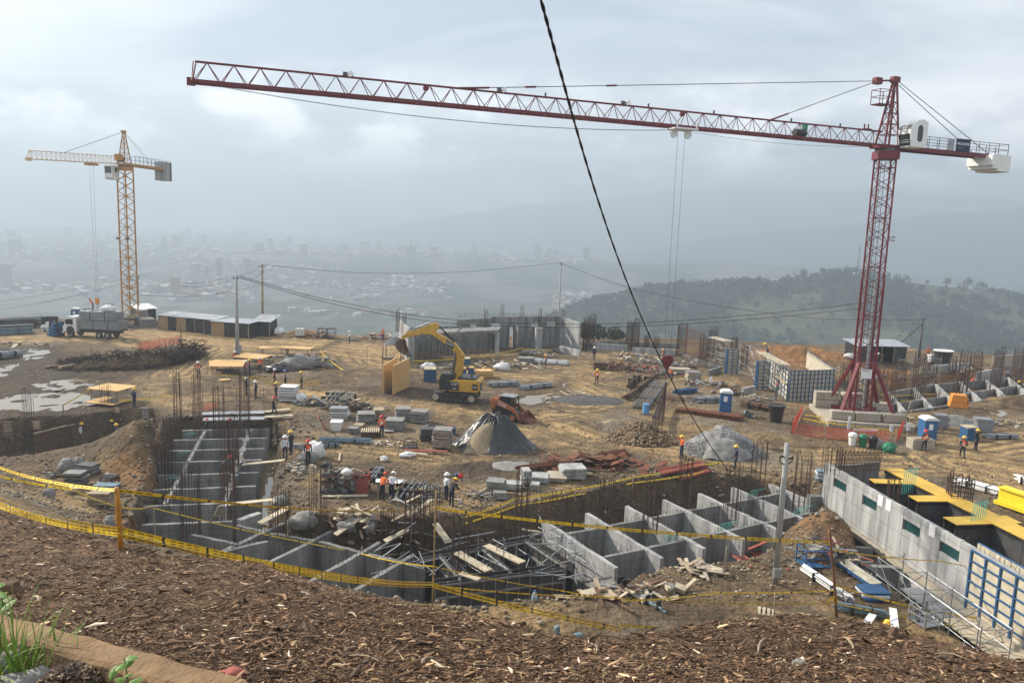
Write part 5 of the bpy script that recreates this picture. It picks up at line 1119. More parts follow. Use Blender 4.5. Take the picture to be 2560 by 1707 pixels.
 # truck: local +x is forward
t=thing('flatbed_truck','white cab flatbed truck loaded with grey panel bundles at left','truck',T(222,842),rad(176));TRK=t
m=MB();m.box((-1.2,0,.85),(7.2,.9,.28));m.build('chassis','black',t);m=MB();m.box((-2.3,0,1.12),(5.4,2.4,.2));m.build('load_bed','black',t,bevel=.02)
m=MB();m.side([(1.0,.75),(2.9,.75),(3.0,1.5),(2.75,1.75),(2.45,2.75),(2.2,2.9),(1.0,2.9)],-1.15,1.15);cab_=m.build('cab','offw',t,bevel=.06)
for s in(-1,1):
 m=MB();m.side([(1.45,1.8),(2.5,1.8),(2.3,2.55),(1.45,2.55)],s*1.155-.01,s*1.155+.01);m.build('side_window','glass',cab_)
 m=MB();m.box((1.95,s*1.16,1.35),(1.0,.02,.8));dr=m.build('door','offw',cab_,bevel=.01);m=MB();m.box((1.55,s*1.185,1.55),(.18,.03,.05));m.build('handle','black',dr)
 m=MB();m.box((2.96,s*.85,1.05),(.08,.35,.22));m.build('headlight','glass',cab_);m=MB();m.box((2.35,s*1.32,2.2),(.1,.16,.5));m.build('mirror','black',cab_)
 m=MB();m.tube((1.85,s*1.19-.02,1.0),(1.85,s*1.19+.02,1.0),.56,n=18);m.build('wheel_arch','black',cab_)
 text('door_lettering','BRE 893',.22,'black',dr,(1.95,s*1.185,1.55),(math.pi/2,0,0 if s<0 else math.pi))
m=MB();m.side([(2.79,1.78),(2.80,1.8),(2.52,2.62),(2.50,2.62)],-1.0,1.0);m.build('windscreen','glass',cab_);m=MB();m.box((2.98,0,.72),(.2,2.3,.3));m.build('bumper','offw',cab_,bevel=.03)
for xw in(1.85,-2.2,-3.4):
 for s in(-1,1):wheel(t,(xw,s*1.02,.48),.48,.34)
for lab,z0,x0,L_ in(('lower bundle of grey formwork panels on the truck',1.24,-2.35,5.4),('upper bundle of grey formwork panels on the truck',2.5,-1.95,5.2)):
 b=thing('panel_bundle',lab,'panel bundle',t.matrix_basis@Vector((x0,0,z0)),rad(176))
 for k in range(9):m=MB();m.box((random.uniform(-.06,.06),random.uniform(-.03,.03),.07+k*.13),(L_,2.1,.1));m.build('panel','steel',b)
 for xx in(-1.1,1.0):m=MB();m.box((xx,0,.6),(.08,2.16,1.24));m.build('strap','black',b)
def blob(name,label,loc,r,m_,cat,seed=1,group=None,rz=0,amp=.28,squash=True,freq=1.6):
 bm=bmesh.new();bmesh.ops.create_icosphere(bm,subdivisions=3,radius=1);rr_=random.Random(seed);o3=Vector((rr_.uniform(0,50),)*3)
 from mathutils import noise
 for v in bm.verts:
  k=1+amp*noise.noise(v.co*freq+o3)+amp*.5*noise.noise(v.co*freq*2.7+o3);v.co*=k
  if squash and v.co.z<-.55:v.co.z=-.55
  v.co=Vector((v.co.x*r[0],v.co.y*r[1],(v.co.z+(.55 if squash else 0))*r[2]))
 me=bpy.data.meshes.new(name);bm.to_mesh(me);bm.free()
 for p in me.polygons:p.use_smooth=True
 me.materials.append(MT[m_]);o=bpy.data.objects.new(name,me);COL.objects.link(o);o.location=loc;o.rotation_euler=(0,0,rz)
 if label:tag(o,label,cat,group)
 return o
blob('sack_heap','white wrapped sack lying on top of the truck load',TRK.matrix_basis@Vector((-3.0,0,3.72)),(1.0,.8,.55),'bag','sack',3)
# excavator: local +x forward (to the left in view)
t=thing('excavator','yellow and black tracked excavator with raised arm beside the plywood panels','excavator',T(1140,1000),rad(172));t.scale=(.94,)*3
def track(parent,y):
 m=MB();pts=[(-1.95,.12),(1.85,.12),(2.2,.3),(2.32,.55),(2.2,.82),(1.9,.98),(-1.9,.98),(-2.25,.82),(-2.38,.55),(-2.25,.3)];m.side(pts,y-.3,y+.3);tr=m.build('track','rubber',parent,bevel=.03)
 for k in range(15):
  for z_ in(.09,1.0):mb=MB();mb.box((-1.9+.27*k,y,z_),(.19,.62,.05));mb.build('track_shoe','dsteel',tr)
 for xx in(-1.9,1.85):mb=MB();mb.tube((xx,y-.33,.55),(xx,y+.33,.55),.34,n=16);mb.build('sprocket','conck',tr)
 for k in range(6):mb=MB();mb.tube((-1.25+.5*k,y-.31,.27),(-1.25+.5*k,y+.31,.27),.13,n=10);mb.build('roller','dsteel',tr)
for y in(-1.15,1.15):track(t,y)
m=MB();m.box((0,0,.75),(2.2,1.8,.4));m.tube((0,0,.9),(0,0,1.15),.65,n=18);m.build('undercarriage','dsteel',t)
m=MB();m.side([(1.35,1.15),(-2.45,1.15),(-2.75,1.45),(-2.7,2.3),(-2.35,2.45),(-.2,2.4),(1.35,2.25)],-1.3,1.3);m.build('upper_body','excav',t,bevel=.1)
for s in(-1,1):m=MB();m.side([(1.3,1.3),(-.55,1.3),(-.55,2.2),(1.3,2.2)],s*1.31-.012,s*1.31+.012);sp=m.build('side_panel','black',t);text('side_lettering','CAT',.42,'screen',sp,(-.1,s*1.33,1.95),(math.pi/2,0,math.pi if s>0 else 0));text('model_lettering','320D',.2,'screen',sp,(-.1,s*1.33,1.5),(math.pi/2,0,math.pi if s>0 else 0))
m=MB();m.box((-1.3,0,2.52),(1.9,2.3,.2));m.build('engine_hood','black',t,bevel=.05);m=MB();m.tube((-1.7,.5,2.5),(-1.7,.5,3.0),.09,n=10);m.build('exhaust','dsteel',t)
m=MB();m.side([(-2.62,1.4),(-2.62,2.1),(-2.78,2.1),(-2.78,1.4)],.15,1.25);cwt=m.build('counterweight_plate','black',t);text('rear_lettering','CAT',.42,'screen',cwt,(-2.79,.7,1.78),(math.pi/2,0,-math.pi/2))
m=MB();m.side([(-2.5,1.45),(-1.9,1.45),(-1.9,2.05),(-2.5,2.05)],1.3,1.325);cw2=m.build('counterweight_plate','black',t);text('rear_lettering','CAT',.3,'screen',cw2,(-2.2,1.33,1.75),(math.pi/2,0,math.pi))
m=MB();m.side([(.05,1.2),(1.5,1.2),(1.55,2.2),(1.3,2.95),(.05,2.95)],.15,1.28);cb=m.build('cab','black',t,bevel=.05)
m=MB();m.side([(.25,1.95),(1.38,1.95),(1.22,2.8),(.25,2.8)],1.27,1.295);m.build('side_window','glass',cb);m=MB();m.side([(1.51,1.5),(1.56,2.2),(1.34,2.85),(1.38,2.85),(1.6,2.2),(1.55,1.5)],.25,1.18);m.build('windscreen','glass',cb)
m=MB();m.side([(-.35,1.7),(.25,1.5),(.15,3.2),(.0,4.5),(.55,5.35),(2.9,6.85),(2.75,7.25),(.1,5.85),(-.75,4.75),(-.62,3.2)],-.42,.08);boom=m.build('boom','excav',t,bevel=.04)
m=MB();m.side([(.45,5.35),(1.25,5.85),(1.05,6.35),(.2,5.8)],.082,.095);bp_=m.build('boom_panel','black',boom);text('boom_lettering','CAT',.42,'screen',bp_,(.72,.1,5.85),(math.pi/2,rad(32),math.pi))
for s in(-.55,.2):m=MB();m.tube((.65,s,1.9),(.2,s,4.3),.12,n=10);m.tube((.2,s,4.3),(.1,s,5.2),.07,n=8);m.build('boom_cylinder','dsteel',boom)
m=MB();m.tube((.35,-.17,6.1),(1.4,-.17,7.05),.13,n=10);m.tube((1.4,-.17,7.05),(2.1,-.17,7.75),.08,n=8);m.build('stick_cylinder','black',boom)
m=MB();m.side([(1.9,7.6),(2.2,7.95),(2.7,7.9),(5.95,6.45),(5.85,6.1),(3.6,6.75),(2.6,6.7)],-.36,.02);stick=m.build('stick','excav',t,bevel=.04)
m=MB();m.tube((2.9,-.17,7.95),(4.3,-.17,7.35),.1,n=10);m.tube((4.3,-.17,7.35),(5.2,-.17,6.95),.06,n=8);m.build('bucket_cylinder','steel',stick);m=MB();m.bar((5.2,-.17,6.95),(5.95,-.17,6.0),.1,.25);m.build('bucket_link','excav',stick)
m=MB();prof=[(6.1,6.1),(6.45,5.7),(6.4,5.15),(6.0,4.75),(5.25,4.45),(5.2,4.52),(5.9,4.85),(6.25,5.2),(6.27,5.6),(5.9,5.95)]
m.side(prof,-.75,.4)
for y in(-.75,.39):m.side([(6.0,6.05),(6.35,5.65),(6.3,5.15),(5.95,4.8),(5.25,4.5),(5.55,5.25),(5.7,5.9)],y-.03,y+.03)
bk=m.build('bucket','dwood',t)
for k in range(5):m=MB();m.bar((5.3,-.66+.24*k,4.5),(4.95,-.66+.24*k,4.32),.09,.06);m.build('tooth','dsteel',bk)
# skid-steer loader, forward to the right
t=thing('skid_steer_loader','small orange skid-steer loader behind the tarped heap','loader',T(1272,1048),rad(-22))
for xw in(-.62,.68):
 for s in(-1,1):wheel(t,(xw,s*.78,.42),.42,.34,'case')
m=MB();m.side([(-1.35,.45),(1.0,.35),(1.05,.75),(.6,1.0),(-1.0,1.25),(-1.45,1.2)],-.58,.58);m.build('body','black',t,bevel=.03)
m=MB();m.side([(-1.5,1.0),(-1.1,1.0),(-.95,1.85),(-1.3,2.0),(-1.55,1.8)],-.75,.75);m.build('rear_hood','case',t,bevel=.05)
for s in(-1,1):
 m=MB();m.side([(-1.35,1.7),(-1.0,1.95),(.7,1.3),(1.25,.75),(1.4,.3),(1.15,.3),(.95,.7),(.5,1.02),(-1.2,1.45)],s*.78-.1,s*.78+.1);ar=m.build('lift_arm','case',t,bevel=.03);text('arm_lettering','CASE',.36,'screen',ar,(-.35,s*.885,1.47),(math.pi/2,rad(20 if s<0 else-20),0 if s<0 else math.pi))
m=MB()
for a_ in((-.75,1.1),(.75,.8)):
 for s in(-.55,.55):m.bar((a_[0],s,a_[1]),(a_[0]*.8,s,2.15),.08)
m.build('cab_frame','black',t,kind='stuff');m=MB();m.box((0,0,2.18),(1.4,1.2,.08));m.build('cab_roof','steel',t,bevel=.03)
m=MB();m.box((-.1,0,1.55),(1.0,1.0,1.1));m.build('cab_glazing','glass',t)
m=MB();m.side([(1.35,.2),(2.35,.05),(2.35,.1),(1.5,.3),(1.55,.85),(1.4,.9)],-.95,.95)
for s in(-.95,.92):m.side([(1.4,.2),(2.35,.07),(1.55,.85)],s,s+.03)
m.build('bucket','rust',t)
# ---------------------------------------------------------------- sheds and booths
def shed(label,a,b_,depth,h0,h1,walls,roofm='tin',over=.3,open_front=False,z=None,name='site_shed',tarp_roof=False):
 A_,B_=(T(*a),T(*b_));d=B_-A_;d.z=0;L_=d.length;d.normalize();n=Vector((-d.y,d.x,0));zb=min(A_.z,B_.z)-.1 if z is None else z;t=thing(name,label,'shed',(A_.x,A_.y,zb),math.atan2(d.y,d.x))
 k=len(walls);w=L_/k
 for i,wm_ in enumerate(walls):
  if wm_ is None:continue
  if wm_=='bamboo':
   for j in range(int(w/.14)):m=MB();m.box((i*w+.07+.14*j,random.uniform(-.015,.015),h0/2),(.12,.05,h0*random.uniform(.96,1.0)));m.build('wall_slat','bamboo' if random.random()>.25 else 'wood',t)
  else:
   m=MB();nx=8;vs=[];fs=[]
   for q in range(nx+1):
    for zz in range(5):vs.append((i*w+w*q/nx,random.uniform(-.06,.06)*(1 if wm_=='tarp' else 0),h0*zz/4))
   for q in range(nx):
    for zz in range(4):o_=q*5+zz;fs.append((o_,o_+5,o_+6,o_+1))
   m.add(vs,fs);o=m.build('wall_sheet',wm_,t);sol=o.modifiers.new('thick','SOLIDIFY');sol.thickness=.03
 for i in range(k+1):m=MB();m.box((i*w,-.06,h0/2),(.09,.09,h0));m.build('post','wood',t)
 for xx in(0,L_):m=MB();m.side([(0,0),(depth,0),(depth,h1),(0,h0)],-.02,.02);o=m.build('end_wall','tarp',t);o.location=(xx,0,0);o.rotation_euler=(0,0,math.pi/2)
 m=MB();m.box((L_/2,depth,h1/2),(L_,.04,h1));m.build('back_wall','tarp',t)
 ns=max(2,int(L_/.9));
 for i in range(ns):
  m=MB();x0,x1=-over+(L_+2*over)*i/ns,-over+(L_+2*over)*(i+1)/ns-.02;dz=random.uniform(0,.04)
  m.add([(x0,-over,h0+.05+dz),(x1,-over,h0+.05+dz),(x1,depth+over,h1+.05+dz),(x0,depth+over,h1+.05+dz)],[(0,1,2,3)]);o=m.build('roof_sheet',roofm,t);sol=o.modifiers.new('thick','SOLIDIFY');sol.thickness=.03
 return t
shed('long bamboo and black tarp shed with tin roof behind the yellow crane',(398,822),(535,836),3.0,2.2,2.5,['bamboo','tarp','bamboo','tarp','tarp','tarp']);shed('low black tarp shed with white tin roof between the two poles',(530,838),(622,846),3.0,2.2,2.4,['bamboo','tarp','tarp']);shed('small open shed with a slanted tin roof right of the tarp shed',(640,840),(674,842),2.6,2.3,3.0,['tarp'],over=.5)
shed('black shed with white roof close behind the yellow crane mast',(348,806),(390,804),4.0,2.2,2.6,['tarp','tarp'],'white');shed('lean-to shed with white tin roof and dark open front behind the red crane',(2140,902),(2262,912),3.0,2.6,3.1,['tarp',None,None,'tarp'],'tin',.4)
shed('small dark cabin behind the truck load',(266,800),(283,800),2.0,2.3,2.5,['tarp'],'tarp')
g=T(2205,905);t=thing('work_bench','small table standing inside the open right shed','table',(g.x,g.y+1.5,zt(g.x,g.y+1.5)));m=MB();m.box((0,0,.8),(1.6,.7,.06));m.build('table_top','wood',t)
for sx in(-.7,.7):
 for sy in(-.28,.28):m=MB();m.box((sx,sy,.39),(.07,.07,.78));m.build('leg','wood',t)
def toilet(label,px,py,rz,sc=1.0):
 t=thing('portable_toilet',label,'portable toilet',T(px,py),rz,'portable toilets')
 m=MB();m.box((0,0,.08),(1.15,1.15,.14));m.build('base','black',t)
 m=MB();m.box((0,0,1.1),(1.08,1.08,1.95));m.build('cabin','toilet',t,bevel=.04)
 m=MB();m.box((0,-.55,1.08),(.82,.04,1.75));d=m.build('door','toilet',t,bevel=.015)
 for zz in(.55,1.3):m=MB();m.box((0,-.575,zz),(.6,.02,.55));m.build('door_panel','toilet',d,bevel=.01)
 m=MB();m.box((-.05,-.585,1.55),(.34,.012,.5));m.build('notice','screen',d);m=MB();m.box((.33,-.59,1.05),(.05,.04,.16));m.build('handle','black',d)
 m=MB();m.side([(-.6,2.08),(.6,2.08),(.6,2.16),(.3,2.34),(-.3,2.34),(-.6,2.16)],-.6,.6);m.build('roof','white',t,bevel=.03);return t
toilet('blue portable toilet with white roof beside the rusty bar pile',1812,1034,rad(-14));toilet('blue portable toilet with white roof right of the red crane base',2315,1108,rad(0));toilet('blue cabin with white roof behind the truck cab',190,806,rad(15))
# ---------------------------------------------------------------- stacks, heaps and other site goods
def stack(label,px,py,w,d,n,th,m_='slab',rz=None,jit=.085,name='panel_stack',cat='panel stack',z=None,group='stacks of panels',gap=.012):
 p=T(px,py)if z is None else G(px,py,z);p=Vector((p.x,p.y+d*.4,p.z));p.z=zt(p.x,p.y)if z is None else z
 t=thing(name,label,cat,p,rad(random.uniform(-14,14))if rz is None else rz,group)
 for sx in(-.35,.35):m=MB();m.box((sx*w,0,.03),(.1,d*.95,.1));m.build('bearer','wood',t)
 for k in range(n):m=MB();m.box((random.uniform(-jit,jit),random.uniform(-jit,jit),.08+th*(k+.5)),(w*random.uniform(.97,1),d*random.uniform(.97,1),th-gap),random.uniform(-.06,.06));m.build('panel',m_ if isinstance(m_,str)else m_[k%len(m_)],t,bevel=.006)
 return t
for a in(('waist-high stack of grey panels left of the red-vested worker',912,1058,1.5,1.4,8,.10),('narrow stack of brownish panels just behind the red-vested worker',945,1050,.9,1.2,7,.12,'wood'),('tall stack of grey panels right of centre, left of the twin stack',1006,1052,1.3,1.3,9,.11),('double stack of grey panels beside the road, right of the tall stack',1046,1058,1.45,1.2,8,.12),('low wide stack of grey panels right of the red-vested worker',985,1076,1.5,1.4,7,.11),
('small low stack of grey panels behind the blue pipes',882,1085,.8,.8,4,.10),('short flat panel pile left of the slatted pallets',895,1070,.8,.9,2,.10,'wood'),('flat single panel lying right of the red-vested worker',970,1082,.8,1.0,1,.08),('bright white panel stack in front of the bar racks',847,1048,1.5,1.1,8,.12,('white','steel')),('tall white panel stack left of the bag, strapped',718,1004,1.55,1.4,11,.12,('white','steel')),
('dark stack of boards beside the brown stack and tarp heap',1066,1103,1.15,.9,7,.13,'dsteel'),('tall brown-grey panel stack in front of the tarp heap',1105,1123,1.4,1.3,13,.11,('slab','wood')),('dark grey panel stack right of the bending workers',1240,1240,1.15,1.0,8,.11),('low stack of dark panels at the foot of the dark grey stack',1250,1250,.8,.7,4,.1),('low pale panel pile in front of the rebar column',1283,1226,1.2,.9,3,.12,'concl'),('block of upright grey panels behind the pale panel pile',1315,1214,.55,.9,7,.14,'concl'),
('pale flat panels left of the big pale stack',1350,1208,1.1,1.3,4,.09,'concl'),('long flat pale panels just left of the big pale stack',1392,1206,1.3,1.6,3,.10,'conck'),('big neat stack of pale panels in front of the rusty sheets',1432,1200,1.65,1.4,5,.15,'concl'),('small pale block of panels under the pale flat panels',1338,1228,.55,.7,3,.14,'concl'),
('dark panel stack with a white top on the left ground',184,1216,1.15,.8,6,.13,('dsteel','slab')),('dark panel stack farthest back on the left ground',214,1192,1.2,.8,5,.12,('dsteel','slab')),('dark panel stack by the mound on the left ground',262,1236,1.4,.7,4,.12,('dsteel','pipeb')),('weathered board stack behind the orange post',243,1265,1.2,.9,7,.11,'wood'),('two pale boards stacked at the left edge of the panel group',182,1232,.7,.6,2,.12,'plank'),
('grey panel stack left of the blue box, behind the excavator bucket',968,898,1.4,1.0,2,.1,'wood'),('plywood sheet stack right of the excavator cab',1206,945,2.2,1.5,6,.13,'ply'),('grey plank stack at the back by the concrete shell',1315,910,2.0,1.4,5,.14),('grey panel pile by the kneeling worker at the back',1735,955,1.6,1.4,9,.12,('slab','plank')),('white panel pile behind the kneeling worker',1700,935,2.4,1.5,4,.14,'conck'),
('timber frames stacked by the far concrete wall',1500,925,1.6,1.3,6,.15,'dwood'),('plastic-wrapped grey block right of the portable toilet',2357,1072,1.1,1.0,6,.2,'steel'),('plastic-wrapped grey block at right behind the two workers',2462,1082,1.35,1.1,6,.2,'steel'),('blue boards stacked against the big right wall',2055,1205,.55,.7,5,.14,('pipeb','white')),('short stack of blue edged panels in front of the long panels',2190,1502,1.25,1.0,3,.12,('blue','white','blue'))):
 stack(*a[:7],m_=a[7]if len(a)>7 else 'slab')
 # slatted pallets
t=thing('pallet_stack','stack of dark slatted pallets at the red-vested worker feet','pallets',T(926,1090),rad(8))
for k in range(3):
 for j in range(9):m=MB();m.box((-.66+.165*j,0,.16+.17*k),(.1,1.2,.03));m.build('slat','plank' if k==2 else 'dwood',t)
 for sy in(-.5,0,.5):m=MB();m.box((0,sy,.08+.17*k),(1.4,.1,.11));m.build('bearer','dwood',t)
def bundle(label,a,b_,n,r,m_,w,name='pipe_bundle',cat='pipes',group='bundles of pipes and bars',za=None,layers=4,jit=.12,straps=2,sag=0):
 A_,B_=(T(*a),T(*b_))if za is None else(G(*a,za),G(*b_,za));d=B_-A_;L_=d.length;c=(A_+B_)/2;t=thing(name,label,cat,A_);d.normalize();nrm=Vector((-d.y,d.x,0)).normalized()
 if group:t['group']=group
 per=max(1,math.ceil(n/layers));k=0
 for l in range(layers):
  for j in range(max(1,per-l//2)):
   if k>=n:break
   s=(j-(per-1)/2)*w/per+random.uniform(-.02,.02);z=r+l*1.85*r+.05;e0,e1=random.uniform(-jit,jit)*2,random.uniform(-jit,jit)*2;m=MB();p0=nrm*s+d*e0+Vector((0,0,z));p1=nrm*(s+random.uniform(-jit,jit))+d*(L_+e1)+Vector((0,0,z))
   m.tube(p0,p1,r*random.uniform(.9,1),n=6);m.build('pipe' if cat=='pipes' else 'bar',m_ if isinstance(m_,str)else random.choice(m_),t);k+=1
 for q in range(straps):m=MB();p=d*(L_*(q+.7)/(straps+.4));m.bar(p-nrm*(w/2+r)+Vector((0,0,layers*r)),p+nrm*(w/2+r)+Vector((0,0,layers*r)),.06,layers*2*r+.06);m.build('strap','black',t)
 return t
for a in(('long grey tube bundle by the excavator counterweight',(1222,966),(1292,962),22,.06,'steel',1.1),('grey tube bundle farther right of the excavator',(1300,975),(1375,966),18,.06,'steel',1.0),('heap of long white tubes at the back by the shell',(1332,905),(1420,912),34,.06,('white','steel'),1.9),('grey pipe bundle left of the blue portable toilet',(1738,1006),(1802,1002),26,.07,'steel',1.1),('blue pipe bundle behind the grey pipes',(1690,985),(1738,980),18,.06,'blue',.9),
('bundle of brown pipes right of the blue portable toilet',(1858,1016),(1925,1028),16,.08,'dwood',1.1),('two blue-grey tubes lying before the blue portable toilet',(1862,1035),(1884,1048),3,.05,'pipeb',.3),('long rusty bar pile in front of the blue portable toilet',(1698,1030),(1850,1050),40,.055,'rust',1.3),('pale blue pipes strewn behind the large white bag',(800,1104),(925,1108),12,.05,'pipeb',1.0),('short pale blue pipes beside the white bag',(806,1120),(848,1114),5,.05,'pipeb',.4),
('white tube bundle behind the yellow decking',(2392,1208),(2505,1240),20,.06,'white',.9),('white tube bundle above the yellow beam at the right edge',(2545,1205),(2600,1225),10,.07,'white',.6),('tube bundle at right behind the two walking workers',(2462,1095),(2540,1096),18,.05,'steel',.8),('white tubes lying left of the brown leaning post',(2012,1430),(2122,1508),10,.05,('white','steel'),.45),('dark blue tubes lying behind the mulch crest',(2095,1525),(2210,1545),7,.06,'pipeb',.5),('white tubes by the steel frame at lower right',(2305,1545),(2400,1592),9,.045,('white','steel'),.4),
('dark pipe pile at the far left, near row',(-40,838),(80,832),14,.17,('dsteel','pipeb'),2.6),('dark pipe pile at the far left, back row',(-40,822),(95,815),16,.17,('dsteel','dwood'),3),('grey pipe pile behind the dark pipes at far left',(20,812),(140,808),10,.16,'steel',2),('bright blue pipes in front of the truck',(126,842),(160,838),6,.25,'toilet',1.2),('white pipe ends left of the truck',(112,830),(140,824),5,.25,'white',1.2),
('blue and grey pipes at the left edge by the puddles',(-40,900),(50,890),14,.1,('pipeb','steel'),2),('fanned grey tubes and slats behind the white panels',(818,1010),(842,985),16,.05,('steel','plank'),1.6),('bundle of thin bars under a grey sheet at the roadside',(850,1008),(880,988),18,.05,('steel','plank'),1.5),('grey tube bundle leaning beside the map readers',(925,1205),(948,1178),14,.05,'steel',.9),('grey boards splayed in front of the map readers table',(1000,1255),(1032,1212),18,.05,('steel','wood'),1.6),
('long pale pipe lying in front of the plank jumble',(1542,1465),(1570,1482),2,.07,'pipeb',.2),('long grey-blue pipe on the dirt below the plank jumble',(1600,1498),(1665,1535),2,.05,'pipeb',.15)):
 bundle(*a)
bundle('long grey reinforcing bars fanned on the ground left of the blue barrel',(1598,1022),(1648,955),30,.035,('steel','wood'),1.8,'bar_bundle','bars');bundle('dark brown steel sections lying left of the fanned bars',(1565,1000),(1640,942),9,.09,'dwood',.9,'bar_bundle','bars');bundle('short brown steel sections at the back middle',(1570,972),(1598,950),6,.1,'dwood',.6,'bar_bundle','bars')
bundle('long rusty bars at the front edge of the rusty sheet pile',(1300,1178),(1420,1160),18,.04,'rust',1.0,'bar_bundle','bars');bundle('long rusty bars along the back of the rusty sheet pile',(1390,1158),(1565,1135),24,.04,'rust',1.2,'bar_bundle','bars');bundle('hanging-end reinforcing bars lying across the dirt heap',(1630,1075),(1655,990),14,.03,'rebar',.5,'bar_bundle','bars',za=.9)
def clutter(label,px,py,n,spread,mats,sizes,name='scrap_pile',cat='scrap',hgt=.6,seed=1):
 """a heap of separate boards, sheets and offcuts"""
 r=random.Random(seed);c=T(px,py);t=thing(name,label,cat,c,0,'heaps of scrap and boards')
 for k in range(n):
  x_,y_=r.gauss(0,spread[0]*.45),r.gauss(0,spread[1]*.45);zz=zt(c.x+x_,c.y+y_)-c.z+r.uniform(0.02,hgt)*math.exp(-(x_/spread[0])**2-(y_/spread[1])**2)
  s=r.choice(sizes);m=MB();m.box((x_,y_,zz+.04),[q*r.uniform(.6,1.2)for q in s],rot=Matrix.Rotation(r.uniform(-1.6,1.6),3,'Z')@Matrix.Rotation(r.uniform(-.35,.35),3,'Y')@Matrix.Rotation(r.uniform(-.2,.2),3,'X'));m.build('board' if s[0]>.9 else 'piece',r.choice(mats),t)
 return t
BD=[(2.0,.2,.05),(1.4,.15,.05),(1.0,.5,.04),(.5,.4,.2)];SM=[(.6,.4,.3),(.9,.12,.06),(.4,.3,.2),(1.2,.1,.08)]
for i,a in enumerate((('heap of rusty sheets and mesh behind the pale stack',1500,1165,70,(4.2,1.6),('rust','rust','dwood'),[(1.8,.5,.04),(2.4,.12,.06),(1.2,.8,.03)],.9),('grey plank jumble lying in front of the pale cells',1640,1478,34,(1.6,.7),('wood','plank','dwood','slab'),BD,.35),('splintered planks between the tape and the jumble',1530,1490,24,(1.8,.8),('wood','plank','dwood'),BD,.25),('broken boards below the workers bending over',1200,1245,36,(1.6,.8),('wood','plank','slab'),[(1.0,.1,.06),(.5,.1,.05),(1.5,.08,.05)],.35),
('brown rusty scrap heap in the far middle',1560,925,60,(3.2,1.5),('rust','rust','dwood','slab'),BD+SM,1.3),('grey scrap and boards behind the rusty heap',1600,905,50,(4,1.5),('slab','conck','wood','steel'),BD+SM,1.0),('grey and red debris left of the red hook',1640,935,50,(2.4,2.2),('slab','wood','redplank','dsteel'),BD+SM,.9),('crates and slats behind the white panel stacks',880,1022,60,(2.6,1.2),('dsteel','plank','slab','dwood'),BD+SM,.9),('grey timber along the shell, right of the excavator arm',1260,915,50,(4.0,1.4),('wood','plank','slab','dwood'),BD,.8),('boards and offcuts in front of the excavator',1150,920,40,(4.0,1.2),('wood','ply','slab'),BD,.6),
('debris behind the blue column forms',1700,915,40,(3,1.5),('slab','conck','steel','dwood'),BD+SM,.7),('dark scrap by the brown pipes',1830,985,34,(2.5,1.2),('dwood','dsteel','wood'),BD+SM,.5),('timber and rags under the plywood tables',700,905,40,(3.2,1.2),('slab','wood','steel'),SM,.8),('rubble sacks and stones right of the plywood tables',780,915,46,(3.0,1.3),('conck','stone','slab'),[(.7,.5,.4),(.4,.4,.3)],1.3),('debris on the roof-high dirt edge behind the white tank',790,842,26,(3,1),('wood','rust','slab'),BD,.5),('red boards and poles at the far edge left of the shell',940,846,34,(4,1.0),('redplank','wood','plank'),BD,.8),
('tumble of tubes and boards left of the big blue box',1880,1000,34,(2.4,1.2),('steel','plank','wood'),[(1.8,.07,.07),(1.2,.15,.05)],.5),('rubble and boards behind the red crane ballast',2230,1045,30,(3,1.2),('conck','wood','plank'),BD,.4),('grey boards beside the toilet behind the red crane',2300,1068,24,(1.6,1.0),('conck','stone','wood'),SM,.4),('steel and boards stacked loosely at the wall foot behind the leaning post',2085,1385,40,(1.7,1.0),('dsteel','steel','wood','redplank'),[(1.8,.12,.06),(1.2,.1,.08)],.6),('scattered small boards at the far left mud',40,862,30,(6,1.5),('wood','plank','dwood'),BD,.2),
('loose timber at the feet of the map readers',1060,1235,46,(1.6,1.4),('dsteel','steel','wood'),[(1.6,.06,.06),(1.0,.08,.06),(.7,.3,.05)],.5))):
 clutter(*a[:6],a[6],hgt=a[7],seed=40+i)
